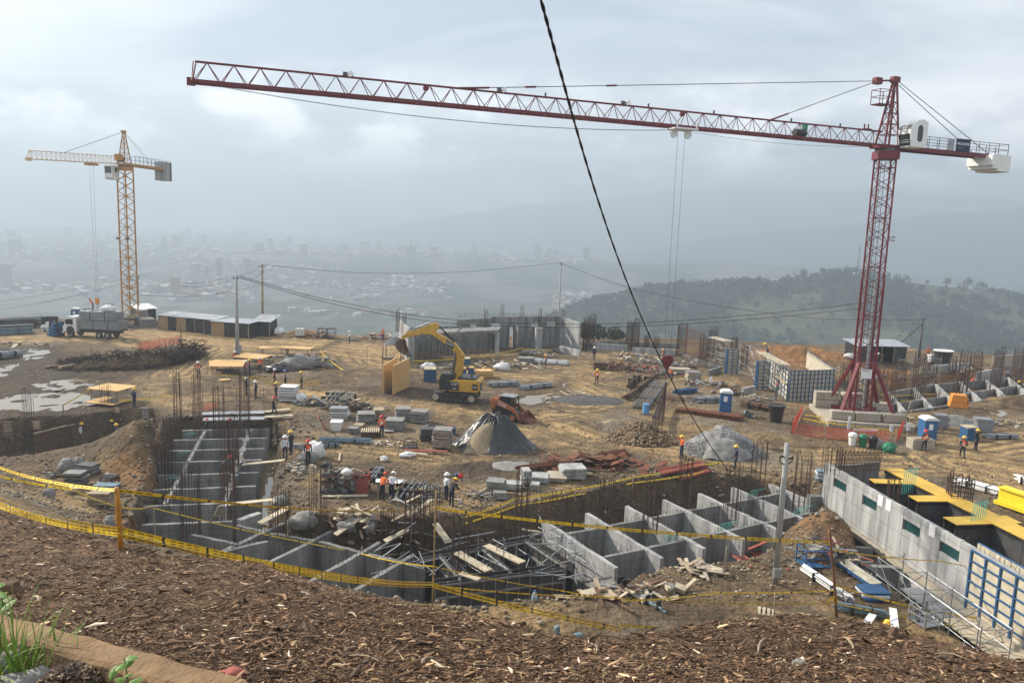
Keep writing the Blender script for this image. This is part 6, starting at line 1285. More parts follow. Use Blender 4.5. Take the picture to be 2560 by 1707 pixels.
for i,a in enumerate((('broken boards scattered left of the dark sand patch',1440,985,22,(2.5,1.0),('wood','dwood','plank'),BD,.2),('bars and offcuts strewn right of the fanned bars',1690,1000,30,(2.2,1.4),('dsteel','rust','steel'),[(1.8,.06,.05),(1.0,.1,.05)],.3),('low grey rubble spread behind the blue toilet',1780,965,40,(3.2,1.4),('slab','conck','dwood','steel'),BD+SM,.6),('timber offcuts before the twin slim cages',1580,893,30,(3.5,.9),('wood','slab','dwood'),BD,.6),('dark boards and sheets at the foot of the shell column',1340,890,34,(3.5,1.2),('slab','dwood','wood','steel'),BD,.7),('sticks and sheets beside the strapped white stack',780,1010,34,(1.8,1.0),('wood','steel','dsteel','plank'),BD,.5),('rubble strewn along the trench water edge',740,1175,40,(1.2,1.8),('stone','conck','soil'),[(.4,.3,.25),(.25,.2,.15)],.2),('splintered timber in the pit behind the corner cells',880,1320,34,(2.6,.8),('wood','plank','dwood'),BD,.5),('loose planks and bars above the pit formwork',1010,1345,40,(1.8,1.0),('plank','steel','wood','dsteel'),[(1.8,.2,.04),(2.0,.06,.06),(1.2,.12,.05)],1.9),('boards and tubes over the right end of the pit formwork',1330,1400,34,(1.6,.9),('plank','steel','dsteel'),[(1.6,.14,.05),(2.0,.05,.05)],2.2),('grey offcuts on the bench left of the ladder frames',1750,1425,20,(1.4,.7),('wood','conck','plank'),BD,.15),('debris dotted around the far right road edge',2500,1060,40,(3.5,1.6),('conck','stone','wood'),[(.4,.3,.2),(.9,.1,.05)],.3),('boards and scrap among the far right cages',2440,930,50,(5,1.4),('wood','plank','rust','conck'),BD,.6),('scrap steel and boards left of the low rebar cage',2060,930,34,(3.0,1.2),('rust','wood','conck'),BD,.4),('dark mud-caked boards by the far plywood tables',640,900,26,(2.0,.9),('dwood','wood','slab'),BD,.4),('scattered sticks on the left ground behind the tape',120,1190,24,(2.2,1.4),('wood','dwood','stone'),[(.7,.06,.04),(.3,.2,.15)],.12),('pale offcuts around the panel stacks',940,1110,26,(2.6,1.0),('plank','wood','white'),[(.6,.08,.04),(.3,.2,.03)],.08),('brown offcuts at the foot of the rusty sheets',1420,1180,30,(3.0,.8),('rust','dwood','wood'),[(1.4,.08,.05),(.6,.3,.03)],.3))):
 clutter(*a[:6],a[6],hgt=a[7],seed=80+i)
 # rack crates at the pit rim
def crate(label,px,py,w,d,h,m_,fill,rz=0,seed=0,name='steel_crate'):
 t=thing(name,label,'crate',T(px,py),rz);r=random.Random(seed)
 for sx in(-1,1):
  for sy in(-1,1):m=MB();m.box((sx*w/2,sy*d/2,h/2),(.06,.06,h));m.build('post',m_,t)
 for zz in(.1,h*.55,h-.05):
  for s in(-1,1):m=MB();m.box((0,s*d/2,zz),(w,.05,.05));m.build('rail',m_,t);m=MB();m.box((s*w/2,0,zz),(.05,d,.05));m.build('rail',m_,t)
 m=MB();m.box((0,0,.1),(w-.08,d-.08,.04));m.build('floor',m_,t)
 for k in range(fill):m=MB();m.box((r.uniform(-.4,.4)*w,r.uniform(-.3,.3)*d,r.uniform(.2,h*1.05)),(r.uniform(.2,.8),r.uniform(.1,.4),r.uniform(.05,.35)),rot=Matrix.Rotation(r.uniform(-1,1),3,'Z')@Matrix.Rotation(r.uniform(-.6,.6),3,'Y'));m.build('offcut',r.choice(['dsteel','slab','wood','rust']),t)
 return t
crate('left dark steel crate full of offcuts at the pit rim',828,1230,1.0,1.0,1.2,'dsteel',18,0,1);crate('middle dark steel crate full of scrap with a white sack at the pit rim',868,1232,1.1,1.0,1.1,'dsteel',20,.05,2);crate('rear dark steel crate behind the middle crate',845,1212,1.2,1.0,1.2,'dsteel',16,-.05,3)
t=crate('dark red steel crate at the pit rim beside the scrap crates',905,1230,.85,.9,1.3,'redplank',16,0,4)
for s in(-1,1):m=MB();m.box((0,s*.46,.55),(.8,.02,.95));m.build('side_sheet','redplank',t)
crate('blue tube crate frame behind the brown leaning post',2032,1412,1.35,1.0,1.0,'blue',3,.1,5);crate('small wire crate left of the dark board stack',1026,1120,.95,.8,.65,'dsteel',2,.1,6);crate('blue steel skip full of scrap beside the tarp heap',1122,1085,1.0,.9,.6,'blue',16,0,7);crate('tube frame crate standing at the lower right',2312,1558,.95,.9,.8,'steel',1,.3,8);crate('black wire cage by the brush heap',445,872,1.6,1.4,1.2,'dsteel',4,.1,9);crate('dark tool rack at the far edge, left one',806,846,1.2,.9,1.5,'dsteel',3,0,10);crate('dark tool rack at the far edge, right one',828,846,1.2,.9,1.5,'dsteel',3,0,11);crate('rusty frame full of tubes behind the wall of pale cells',275,1218,.75,.7,.8,'dsteel',6,0,12)
plank('long white board at the foot of the pit rim crates',(806,1240),(920,1238),.3,.12);plank('reddish plank under the tall brown stack',(1010,1124),(1118,1128),.3,.12,m_='redplank');plank('second plank before the tall brown stack',(1030,1132),(1068,1136),.25,.1);plank('short white stick on the dirt below the white bag',(848,1152),(850,1132),.12,.08)
plank('red-brown board at the pit rim right of the cells',(1872,1372),(1920,1352),.15,.7,m_='redplank');
# rusty ladder frames on the bench
for i,(a_,b__,lab)in enumerate((((1812,1372),(1895,1422),'left red-brown ladder frame on the dirt by the concrete pole'),((1868,1372),(1955,1425),'right red-brown ladder frame behind the concrete pole'))):
 A_,B_=T(*a_,.08),T(*b__,.08);t=thing('lying_ladder',lab,'ladder');d=(B_-A_).normalized();n=Vector((-d.y,d.x,0))*.35
 for s in(-1,1):m=MB();m.bar(A_+n*s,B_+n*s,.08,.1);m.build('stile','redplank',t)
 for k in range(9):p=A_.lerp(B_,(k+.5)/9);m=MB();m.bar(p-n,p+n,.06);m.build('rung','redplank',t)
for i,(a_,b__,lab)in enumerate((((1648,1190),(1760,1168),'upper dark red formwork panel before the pointing worker'),((1690,1200),(1768,1178),'lower dark red formwork panel by the pit rim'))):
 A_,B_=T(*a_,.15+.15*(1-i)),T(*b__,.15+.15*(1-i));t=thing('ribbed_shutter',lab,'panel');d=(B_-A_).normalized();n=Vector((-d.y,d.x,0))*.4
 for s in(-1,1):m=MB();m.bar(A_+n*s,B_+n*s,.06,.16);m.build('edge','redplank',t)
 for k in range(14):p=A_.lerp(B_,(k+.5)/14);m=MB();m.bar(p-n,p+n,.05,.12);m.build('rib','redplank',t)
 m=MB();m.bar(A_-Vector((0,0,.06)),B_-Vector((0,0,.06)),.8,.02);m.build('sheet','dsteel',t)
 # blue-edged panels lying at right
for i,(a_,b__,lab)in enumerate((((2105,1412),(2190,1470),'left long blue-edged panel lying on the ground at right'),((2135,1405),(2225,1467),'middle long blue-edged panel with white face at right'),((2168,1403),(2255,1463),'right long blue-edged panel lying on the ground at right'))):
 A_,B_=T(*a_,.22+.04*i),T(*b__,.22+.04*i);t=thing('shutter_board',lab,'panel');m=MB();m.bar(A_,B_,.72,.05);m.build('face','white' if i==1 else 'face',t);d=(B_-A_).normalized();n=Vector((-d.y,d.x,0))*.38
 for s in(-1,1):m=MB();m.bar(A_+n*s-Vector((0,0,.05)),B_+n*s-Vector((0,0,.05)),.05,.16);m.build('edge','blue',t)
A_,B_=T(2195,1403,.15),T(2290,1468,.15);t=thing('shutter_board','blue ribbed panel edge-up beside the long blue panels','panel');d=(B_-A_).normalized();n=Vector((-d.y,d.x,0))*.2
for s in(-1,1):m=MB();m.bar(A_+n*s,B_+n*s,.05,.15);m.build('edge','blue',t)
for k in range(12):p=A_.lerp(B_,(k+.5)/12);m=MB();m.bar(p-n,p+n,.06,.12);m.build('rib','blue',t)
for lab,a_,b__,za_,zb_ in(('white board leaning behind the mulch crest, left one',(2160,1568),(2182,1535),.05,.3),('white board behind the mulch crest, right one',(2238,1575),(2232,1520),.05,.3)):
 A_,B_=T(*b__,.15),T(*b__,.15)+(T(*a_)-T(*b__));
 m=MB();m.bar((0,0,0),(G(*a_,.15)-G(*b__,.15)),.32,.06);o=m.build('board','white');o.location=G(*b__,.15);tag(o,lab,'board')
 # yellow I-beam at right edge
A_,B_=G(2500,1250,.3),G(2700,1318,.3);t=thing('steel_beam','bright yellow steel I-beam at the right edge','beam');d=(B_-A_).normalized()
for nm,w,h,z in(('lower_flange',1.3,.22,0),('web',.5,.75,.5),('upper_flange',.75,.12,.93)):m=MB();m.bar(A_+Vector((0,0,z)),B_+Vector((0,0,z)),w,h);m.build(nm,'ybeam',t)
# heaps
def heap(name,label,px,py,rx,ry,h,m_,seed,cat='heap',lumps=.12,power=1.3,n=64,fold=0.0,gauss=False):
 c=T(px,py);c=Vector((c.x,c.y+ry*.55,0));nr=26;R2,A2=np.meshgrid(np.arange(nr+1)/nr,np.arange(n)*2*math.pi/n,indexing='ij');r,a_=R2.ravel(),A2.ravel()
 wob=1+.22*(vnoise(np.cos(a_)*1.3+seed,np.sin(a_)*1.3,seed)-.5);x_,y_=np.cos(a_)*rx*r*wob,np.sin(a_)*ry*r*wob
 z_=h*((np.exp(-2.6*r**2.5)-.074)/.926 if gauss else np.clip(1-r**power,0,1)**1.05)+lumps*h*fbm(x_*.9+seed,y_*.9,3,seed)*(1-r*.5)*2
 if fold:z_=z_+fold*(np.abs(np.sin(a_*9.5+1.6*np.sin(a_*4+r*4)))-.5)*np.minimum(1,r*4)*(1.05-r)+fold*.7*fbm(x_*3.0,y_*3.0,3,seed+3)
 z_=z_+tz(c.x+x_,c.y+y_)-.06;vs=list(zip(x_.tolist(),y_.tolist(),z_.tolist()))
 fs=[(i*n+k,i*n+(k+1)%n,(i+1)*n+(k+1)%n,(i+1)*n+k)for i in range(nr)for k in range(n)]
 fs=[f[::-1]for f in fs];m=MB();m.add(vs,fs);t=thing(name,label,cat,(c.x,c.y,0));m.build('heap_body',m_,t,smooth=True);t['top']=h;return t,c
def heap_stones(t,c,rx,ry,h,n,smin,smax,cols,power,seed,nm='stones',lump=0):
 r=np.random.default_rng(seed);a_=r.random(n)*6.283;q=np.sqrt(r.random(n))*1.02;x_=c.x+np.cos(a_)*rx*q;y_=c.y+np.sin(a_)*ry*q;zh=h*np.clip(1-q**power,0,1)**1.05
 base=np.array([(0,0,1),(0.9,0,0.1),(0.28,0.86,0),(-0.73,0.53,0.1),(-0.73,-0.53,0),(0.28,-0.86,0.1),(0.1,0,-0.7)]);fc=np.array([(0,1,2),(0,2,3),(0,3,4),(0,4,5),(0,5,1),(6,2,1),(6,3,2),(6,4,3),(6,5,4),(6,1,5)])
 s=smin*(smax/smin)**(r.random(n)**2);P=base[None]*(1+.4*(r.random((n,7,1))-.5))*s[:,None,None];z_=terrain(x_,y_)+zh+s*.3
 V=(P+np.stack([x_-c.x,y_-c.y,z_],1)[:,None]).reshape(-1,3);Fc=(fc[None]+(np.arange(n)*7)[:,None,None]).reshape(-1,3);cc=np.array(cols)[r.integers(0,len(cols),n)]*(.7+.6*r.random((n,1)))
 o=bpy.data.objects.new(nm,np_mesh(nm,V,Fc,[attr_mat('heap_stone',.9)],np.repeat(cc,7,0),False));COL.objects.link(o);o.parent=t;o['kind']='stuff'
t,c=heap('gravel_heap','large pale grey gravel heap beside the red crane',1815,1142,3.2,2.6,1.7,'stone',3,lumps=.5,gauss=False,power=2.0);heap_stones(t,c,3.2,2.6,1.65,9000,.03,.075,[(.30,.30,.30),(.22,.22,.225),(.38,.38,.375),(.15,.15,.15)],2.0,1,'gravel')
t,c=heap('rubble_heap','brown soil and rubble heap left of the gravel heap',1612,1108,3.0,2.2,1.4,'soil',5,power=1.3,lumps=.3);heap_stones(t,c,3.0,2.2,1.4,2600,.05,.2,[(.15,.10,.06),(.21,.15,.09),(.10,.07,.045),(.26,.20,.13)],1.3,2,'clods')
t,c=heap('tarped_heap','tall sand heap under a crumpled black tarp',1235,1126,3.3,2.6,2.45,'tarp',7,lumps=.12,fold=.42,gauss=True,n=150);ct=c
m=MB();nn=14;vs=[]
for i in range(nn+1):
 for j in range(nn+1):
  u,v=i/nn,j/nn;x_,y_=-1.7+1.5*u-.9*(1-v)*(1-u),-2.45+1.75*v;r_=math.hypot(x_/3.3,y_/2.6);vs.append((x_,y_,2.45*max(0,(math.exp(-2.6*r_**2.5)-.074)/.926)+.36*math.sin(math.pi*u)*math.sin(math.pi*v)-.06+.1*float(fbm(np.array([x_*2]),np.array([y_*2]),3,4))+zt(c.x+x_,c.y+y_)))
m.add(vs,[(i*(nn+1)+j,(i+1)*(nn+1)+j,(i+1)*(nn+1)+j+1,i*(nn+1)+j+1)for i in range(nn)for j in range(nn)]);m.build('exposed_sand','sand',t,smooth=True)
t,c=heap('sand_patch','flat dark grey patch of damp sand in the middle of the site',1478,1008,4.0,2.6,.38,'dsand',9,power=2.2,lumps=.15);t,c=heap('soil_pile','small grey-brown soil pile near the dark sand patch',1538,1062,1.3,1.0,.55,'sand',11,lumps=.3);t,c=heap('cement_heap','grey mortar heap spread near the tarped heap',1300,1172,2.3,1.3,.25,'slab',13,power=2,lumps=.3)
heap('grey_rubble_pile','grey rubble pile behind the portable toilet on the right',2392,1065,2.4,1.5,1.1,'stone',15,lumps=.35);heap('earth_bank','tan earth pile at the foot of the big blue box',2105,1000,1.6,1.4,1.2,'sand',17,lumps=.3)
# brush heap of roots
t=thing('brush_heap','dark tangled heap of roots and cut brush before the yellow crane','brush heap');r=np.random.default_rng(8);spine=[T(*p)for p in((140,918),(200,926),(270,925),(340,922),(400,918),(450,908),(490,895))];Vb=[];Fb=[];Cb=[];k=0
for i in range(3600):
 s=r.random()*(len(spine)-1);i0=min(int(s),len(spine)-2);p=spine[i0].lerp(spine[i0+1],s-i0);hgt=2.0*(.35+.65*min(1,s/2.2))*(1 if s<5 else 1.1);v=r.random();off=r.normal(0,.9);zc=max(0.02,hgt*v*math.exp(-(off/1.2)**2))
 q=np.array([p.x+r.normal(0,.5),p.y+1.4+off,zt(p.x,p.y)+zc]);d=r.normal(size=3);d[2]*=.45;d/=np.linalg.norm(d);L_=r.uniform(.25,1.3);w=r.uniform(.015,.06);nrm=np.cross(d,r.normal(size=3));nrm/=np.linalg.norm(nrm);n2=np.cross(d,nrm);e=q+d*L_+nrm*r.normal(0,.1)
 Vb+=[q+nrm*w,q-nrm*w*.5+n2*w,q-nrm*w*.5-n2*w,e+nrm*w*.5,e-nrm*w*.3+n2*w*.4,e-nrm*w*.3-n2*w*.4];Fb+=[(k,k+1,k+4,k+3),(k+1,k+2,k+5,k+4),(k+2,k,k+3,k+5)];k+=6;Cb+=[np.array([(.055,.035,.028),(.035,.024,.02),(.085,.055,.04),(.12,.09,.07)][r.choice(4,p=[.4,.35,.18,.07])])]*6
o=bpy.data.objects.new('branches',np_mesh('branches',np.array(Vb),np.array(Fb),[attr_mat('brush',.9)],np.array(Cb),False));COL.objects.link(o);o.parent=t;o['kind']='stuff'
m=MB();vs=[]
for i,p in enumerate(spine):
 for j in range(7):a_=j/6*math.pi;hgt=1.3*(.4+.6*min(1,i/2))*(.1 if i in(0,6)else 1);vs.append((p.x,p.y+1.4-math.cos(a_)*1.5,zt(p.x,p.y)-.1+math.sin(a_)*hgt))
m.add(vs,[(i*7+j,(i+1)*7+j,(i+1)*7+j+1,i*7+j+1)for i in range(6)for j in range(6)]);m.build('heap_core','soil',t)
for lab,a_,b__,r_ in(('thick grey log lying in front of the brush heap',(148,926),(210,918),.22),('long brown log at the left end of the brush heap',(160,908),(250,900),.25),('brown log beneath the brush heap',(205,920),(262,912),.2),('split log at the left tip of the brush heap',(118,922),(168,926),.2)):
 A_,B_=T(*a_,r_),T(*b__,r_+.1);m=MB();m.path([Vector((0,0,0)),(B_-A_)*.35+Vector((0,0,.12)),(B_-A_)*.7+Vector((0,.1,.05)),B_-A_],[r_,r_*.95,r_*.8,r_*.6],8);o=m.build('log','wood' if 'grey' in lab else 'dwood',smooth=True);o.location=A_;tag(o,lab,'log','logs by the brush heap')
 # plywood tables and shelters
def table(label,cx,cy,w,d,h,rz,legs=True,tilt=0.0,m_='ply'):
 p=T(cx,cy);t=thing('plywood_table',label,'table',p,rz,'plywood tables');m=MB();m.box((0,0,h),(w,d,.09),rot=Matrix.Rotation(tilt,3,'X'));m.build('top',m_,t,bevel=.01)
 if legs:
  for sx in(-.42,.42):
   for sy in(-.4,.4):m=MB();m.box((sx*w,sy*d,h/2-.1),(.1,.1,h));m.build('leg','wood',t)
 return t
table('plywood table beside the big puddle, upper sheet',282,1002,3.2,2.6,1.25,rad(-12));table('plywood sheet lying under the table by the big puddle',272,1008,3.0,2.4,.22,rad(-14),False);table('far left plywood table beyond the grey pole',688,888,3.7,2.0,1.0,rad(12));table('far right plywood table beyond the grey pole',742,889,4.0,2.0,1.0,rad(-6));table('low plywood sheet beneath the far plywood tables',682,893,2.8,1.2,.25,rad(15),False)
table('large tilted plywood roof over the group of workers',572,930,3.6,2.6,1.0,rad(8),True,.12);table('plywood roof right of the tilted one over the workers',632,918,3.6,2.4,1.3,rad(-14),True,.05);table('plywood sheet at the left end of the workers shelter',552,922,2.4,2.0,.7,rad(25),True,.1);table('broken plywood piece on the mud below the shelter',562,952,1.0,.8,.12,rad(30),False)
# big plywood trench box
t=thing('plywood_trench_box','pair of tall plywood panels braced apart beside the excavator','trench box')
for a_,b__ in(((957,982),(990,964)),((982,986),(1022,966))):
 A_,B_=T(*a_),T(*b__);d=(B_-A_);d.z=0;L_=d.length*1.0;m=MB();m.box((A_.x+d.x/2,A_.y+d.y/2,1.5),(L_,.12,3.1),math.atan2(d.y,d.x));m.build('panel','ply',t)
for fx in(.2,.8):
 for zz in(1.0,2.2):p=T(957,982).lerp(T(990,964),fx);q=T(982,986).lerp(T(1022,966),fx);m=MB();m.bar((p.x,p.y,zz),(q.x,q.y,zz),.1);m.build('spreader','wood',t)
 # canopy with black sheet by the bucket
t=thing('tarp_canopy','small black tarp canopy on posts behind the excavator bucket','canopy')
cp_=[T(957,912),T(1002,914),T(1008,896),T(965,896)]
for p in cp_:m=MB();m.tube((p.x,p.y,p.z-.2),(p.x,p.y,2.35),.06,n=6);m.build('post','dwood',t)
m=MB();nn=8;m.add([(lambda A_:(A_.x,A_.y,2.3+.5*math.sin(math.pi*i/nn)*(.5+.5*j/nn)+random.uniform(-.05,.05)))(cp_[0].lerp(cp_[1],i/nn).lerp(cp_[3].lerp(cp_[2],i/nn),j/nn))for i in range(nn+1)for j in range(nn+1)],[(i*9+j,(i+1)*9+j,(i+1)*9+j+1,i*9+j+1)for i in range(nn)for j in range(nn)]);o=m.build('sheet','tarp',t,smooth=True);o.modifiers.new('thick','SOLIDIFY').thickness=.02
# boxes, bins, drums, bags
def bluebox(label,px,py,w,d,h,topm,rz=0):
 t=thing('formwork_box',label,'box',T(px,py),rz);m=MB();m.box((0,0,h/2),(w,d,h));m.build('side','blue',t,bevel=.02)
 for k in range(5):m=MB();m.box(((k-2)*w/5,0,h+.05),(w/5-.02,d*1.02,.1));m.build('top_board',topm,t)
 for sx in(-.5,0,.5):m=MB();m.box((sx*w,-d/2-.02,h/2),(.06,.05,h));m.build('rib','blue',t)
bluebox('blue box with boards on top left of the excavator cab',1075,952,1.3,1.5,1.35,'plank',.1);bluebox('left of the two blue stands with yellow tops behind the excavator',1158,946,.6,.9,1.15,'ply');bluebox('right of the two blue stands with yellow tops behind the excavator',1178,944,.6,.9,1.15,'ply');bluebox('larger blue bin with boarded lid behind the blue stands',1158,918,1.6,1.2,1.1,'plank');bluebox('blue panel pack with slatted top near the two workers at right',2420,1098,1.0,1.0,1.1,'plank',.1)
t=thing('orange_skip','open orange steel skip on the dirt at right','skip',T(2393,1016),rad(-20));m=MB();m.add([(-.85,-.7,0),(.85,-.7,0),(.85,.7,0),(-.85,.7,0),(-.6,-.55,1.3),(.7,-.55,1.3),(.7,.55,1.3),(-.6,.55,1.3)],[(3,2,1,0),(4,5,6,7),(0,1,5,4),(1,2,6,5),(2,3,7,6),(3,0,4,7)]);m.build('body','orange',t,bevel=.03)
m=MB();m.box((.03,-.66,.68),(1.5,.05,.06));m.build('seam','orange',t);m=MB();m.box((.9,0,.5),(.06,1.0,.9));m.build('end_plate','orange',t)
def bin_(label,px,py,m_,lid):
 t=thing('waste_bin',label,'bin',T(px,py),0,'row of waste bins');m=MB();m.lathe([(.25,0),(.33,.72),(.35,.74)],18);m.build('body',m_,t,smooth=False);m=MB();m.lathe([(.37,.74),(.37,.80),(.34,.92),(.22,1.04),(.05,1.08)],18);l=m.build('lid',lid,t,smooth=True);m=MB();m.box((0,-.3,.93),(.3,.04,.16));m.build('flap',lid,l)
bin_('white waste bin with domed lid, leftmost of three',2130,1112,'white','white');bin_('green waste bin with domed lid, middle of three',2156,1116,'green','green');bin_('black waste bin with domed lid, rightmost of three',2181,1120,'black','black')
blob('netting_heap','crumpled green netting beside the waste bins',T(2222,1130),(.5,.45,.5),'green','netting',5,amp=.5);blob('sack_heap','dark sack behind the green netting',T(2195,1120),(.5,.5,.5),'slab','sack',6)
t=thing('plastic_tub','large black plastic tub right of the blue portable toilet','tub',T(1939,1054));m=MB();m.lathe([(.52,0),(.70,1.48),(.78,1.5),(.78,1.6),(.66,1.6),(.5,.15),(.02,.12)],24);m.build('body','black',t,smooth=False)
m=MB();m.lathe([(.79,1.44),(.82,1.46),(.82,1.52),(.79,1.54)],24);m.build('rim','black',t)
t=thing('plastic_tub','black water tub with white rim by the right shed','tub',T(2355,912));m=MB();m.lathe([(.9,0),(1.2,2.0),(1.1,2.0),(.85,.2),(.02,.15)],24);m.build('body','black',t);m=MB();m.lathe([(1.21,1.95),(1.27,1.97),(1.27,2.08),(1.12,2.08),(1.12,1.99)],24);m.build('rim','white',t)
t=thing('plastic_drum','blue plastic drum standing on the dirt road','drum',T(1614,1034));m=MB();m.lathe([(.29,0),(.33,.06),(.33,.3),(.31,.33),(.33,.36),(.33,.62),(.31,.65),(.33,.68),(.33,.92),(.28,.96)],18);m.build('body',mat('drum_blue',(.10,.26,.50),.45),t);m=MB();m.tube((.12,0,.96),(.12,0,1.0),.05,n=8);m.build('bung','white',t)
def ibc(label,px,py,cov=True):
 t=thing('liquid_tank',label,'tank',T(px,py));m=MB();m.box((0,0,.72),(1.1,1.0,1.05));m.build('tank','white',t,bevel=.08);m=MB()
 for k in range(6):
  x_=-.55+.22*k
  for s in(-.52,.52):m.bar((x_,s,.15),(x_,s,1.28),.03)
 for zz in(.3,.65,1.0,1.27):
  for s in(-.53,.53):m.bar((-.57,s,zz),(.57,s,zz),.03)
 m.build('wire_cage','steel',t,kind='stuff');m=MB();m.box((0,0,.08),(1.2,1.1,.14));m.build('pallet','dwood',t);m=MB();m.tube((0,0,1.24),(0,0,1.3),.1,n=10);m.build('cap','black',t)
ibc('white caged liquid tank at the far edge',750,842);ibc('white tank beside the black water tub at right',2330,908)
for i,(lab,px_,py_,r_,z_)in enumerate((('large white bulk bag beside the orange-vested worker',786,1143,(.72,.6,.75),None),('white bulk bag at the far edge near the small shed',697,836,(.8,.8,.75),None),('small crumpled white bag on the open dirt',960,1152,(.28,.25,.25),None),('pair of white sacks in front of the brown stack',1018,1142,(.55,.35,.25),None),('white sack on the middle steel crate',864,1194,(.4,.3,.25),1.2),('white wrapped bale left of the dark board stack',1075,1085,(.75,.6,.5),None),('crumpled plastic sheet right of the strapped white stack',752,1003,(.6,.5,.5),None),('white bag beside the tarp bags behind the white tubes',1255,925,(.9,.6,.6),None),('white sack on the timber behind the excavator',1070,922,(.9,.5,.5),None),('pile of pale sacks by the right shed',2125,895,(.9,.6,.45),None),('dark plastic bag pile at the end of the plywood shelter',690,930,(1.2,.7,.6),None),('grey sheeted pile right of the plywood shelter',725,925,(1.3,.9,.9),None),('bulky grey sheeted pile behind the plywood shelter',755,920,(1.4,1.0,1.0),None),('black plastic scrap by the worker in the orange vest',815,1165,(.4,.3,.2),None),('rocky lump beside the trench water',770,1155,(.7,.5,.5),None))):
 mm='tarp' if 'dark' in lab or 'black' in lab else('stone' if 'grey' in lab or 'rocky' in lab else 'bag');p=T(px_,py_)if z_ is None else T(868,1232)+Vector((0,0,z_));blob('bulk_bag' if 'bag' in lab else('boulder' if 'rocky' in lab else 'covered_pile'),lab,p,r_,mm,'bag' if 'bag' in lab or 'sack' in lab else('boulder' if 'rocky' in lab else 'pile'),20+i,amp=.35)
o=MB();t=thing('mesh_tub','white slatted tub of formwork parts before the white panel stack','tub',T(842,1074));m=MB();m.lathe([(.5,0),(.62,.62),(.64,.7),(.56,.7),(.46,.1),(.02,.1)],4);q=m.build('body','white',t);q.rotation_euler=(0,0,rad(50));m=MB();m.lathe([(.66,.64),(.7,.66),(.7,.74),(.66,.76)],4);q=m.build('rim','white',t);q.rotation_euler=(0,0,rad(50))
t=thing('tilted_crate','brown slatted crate tipped on its edge left of the white tub','crate',T(812,1072),rad(20))
for k in range(7):m=MB();m.box((-.3+.0*k,0,.1+.16*k),(.06,1.3,.13),rot=Matrix.Rotation(rad(-28),3,'Y'));q=m.build('slat','redplank',t);q.location=(-.085*k+.3,0,0)
for s in(-.55,.55):m=MB();m.bar((.0,s,.05),(-.5,s,1.1),.06,.08);m.build('batten','dwood',t)
# boulders
for i,(lab,px_,py_,r_)in enumerate((('large grey boulder by the tape left of the orange post',272,1312,(.36,.28,.34)),('grey boulder on the tan dirt at left',122,1243,(.36,.3,.42)),('pair of grey boulders on the mound side, left one',172,1172,(.55,.4,.5)),('pair of grey boulders on the mound side, right one',195,1165,(.4,.35,.4)),('reddish boulder stuck in the cut earth of the mound',385,1120,(.5,.4,.5)),('rock at the pit edge right of the leaning plank',758,1315,(.7,.5,.6)),('grey-brown rock in the pit bank behind the corner cells',870,1325,(.6,.5,.6)),('whitish rock standing by the pit bank',930,1330,(.35,.3,.7)),('rock by the water at the trench side',700,1260,(.5,.4,.4)),('flat rock near the trench bridge plank',745,1120,(.45,.35,.3)))):
 blob('boulder',lab,T(px_,py_,-.08),r_,'stone' if 'redd' not in lab else 'soil','boulder',60+i,group='boulders',amp=.5,freq=1.1)
 # suspended rebar bundle under the red hook
t=thing('lifted_bars','reinforcing bars hanging from the red crane hook','bars',HOOKP);m=MB()
gz=T(1640,1066);ln=HOOKP.z-.2
for k in range(12):a_=k*.52;m.tube((.06*math.cos(a_),.06*math.sin(a_),-1.9),(-.25+.25*math.cos(a_)*random.uniform(.5,1.4),.25*math.sin(a_),-1.9-(ln-2.0)*random.uniform(.8,1.0)),.018,n=4)
m.build('bars','rebar',t,kind='stuff');m=MB();m.tube((0,0,-1.6),(0,0,-1.95),.02,n=5);m.build('sling','cable',t)
# orange safety net round the red crane
def net(label,pts,h,m_='net',step=.16):
 P_=[T(*p)for p in pts];t=thing('safety_net',label,'safety net');m=MB()
 for a_,b__ in zip(P_[:-1],P_[1:]):
  n=max(2,int((b__-a_).length/step))
  for k in range(n):p=a_.lerp(b__,k/n);m.bar(p,p+Vector((0,0,h)),.045,.012)
  for k in range(int(h/step)+1):m.bar(a_+Vector((0,0,step*k+.02)),b__+Vector((0,0,step*k+.02)),.05,.012)
 m.build('mesh',m_,t,kind='stuff')
 for p in P_:m=MB();m.tube(p-Vector((0,0,.3)),p+Vector((0,0,h+.35)),.04,n=6);m.build('post','wood',t)
 return t
net('orange-red safety net in front of the red crane base',[(1978,1085),(2060,1096),(2140,1102),(2228,1106)],1.0);net('orange-red safety net on the left side of the red crane base',[(1978,1085),(2005,1040)],1.0);net('orange-red netting bunched at the right corner of the red crane base',[(2240,1105),(2262,1068)],.9);net('orange-red net fence behind the brush heap',[(345,880),(400,868),(455,858)],1.1);net('orange-red netting strip at the far pit end',[(505,1028),(545,1020)],.6)
# notices by the red crane
for i,(lab,px_,py_,w,h,s,zz)in enumerate((('tall narrow white notice by the white waste bin',2118,1098,.22,1.6,'SEGURIDAD',.4),('white notice on a post behind the green netting',2224,1106,.28,.6,'EPP',1.0),('white notice on the right barrier post of the crane base',2266,1106,.28,.6,'USO',1.1),('long thin white notice on the net front of the crane base',2160,1098,2.1,.18,'ZONA DE SEGURIDAD',.75))):
 t=thing('notice_board',lab,'notice',T(px_,py_));m=MB();m.box((0,-.06,zz+h/2),(w,.03,h));b=m.build('board','screen',t);m=MB();m.box((0,0,(zz+h)/2),(.06,.06,zz+h));m.build('post','wood',t)
 o=text('lettering',s,h*.6 if w>h else w*.75,'black',b,(0,-.078,zz+h/2),(math.pi/2,0,0)if w>h else(math.pi/2,math.pi/2,0));L_=o.dimensions.x or 1
 if w<=h:o.scale=(min(1,h*.85/max(.01,L_)),)*3
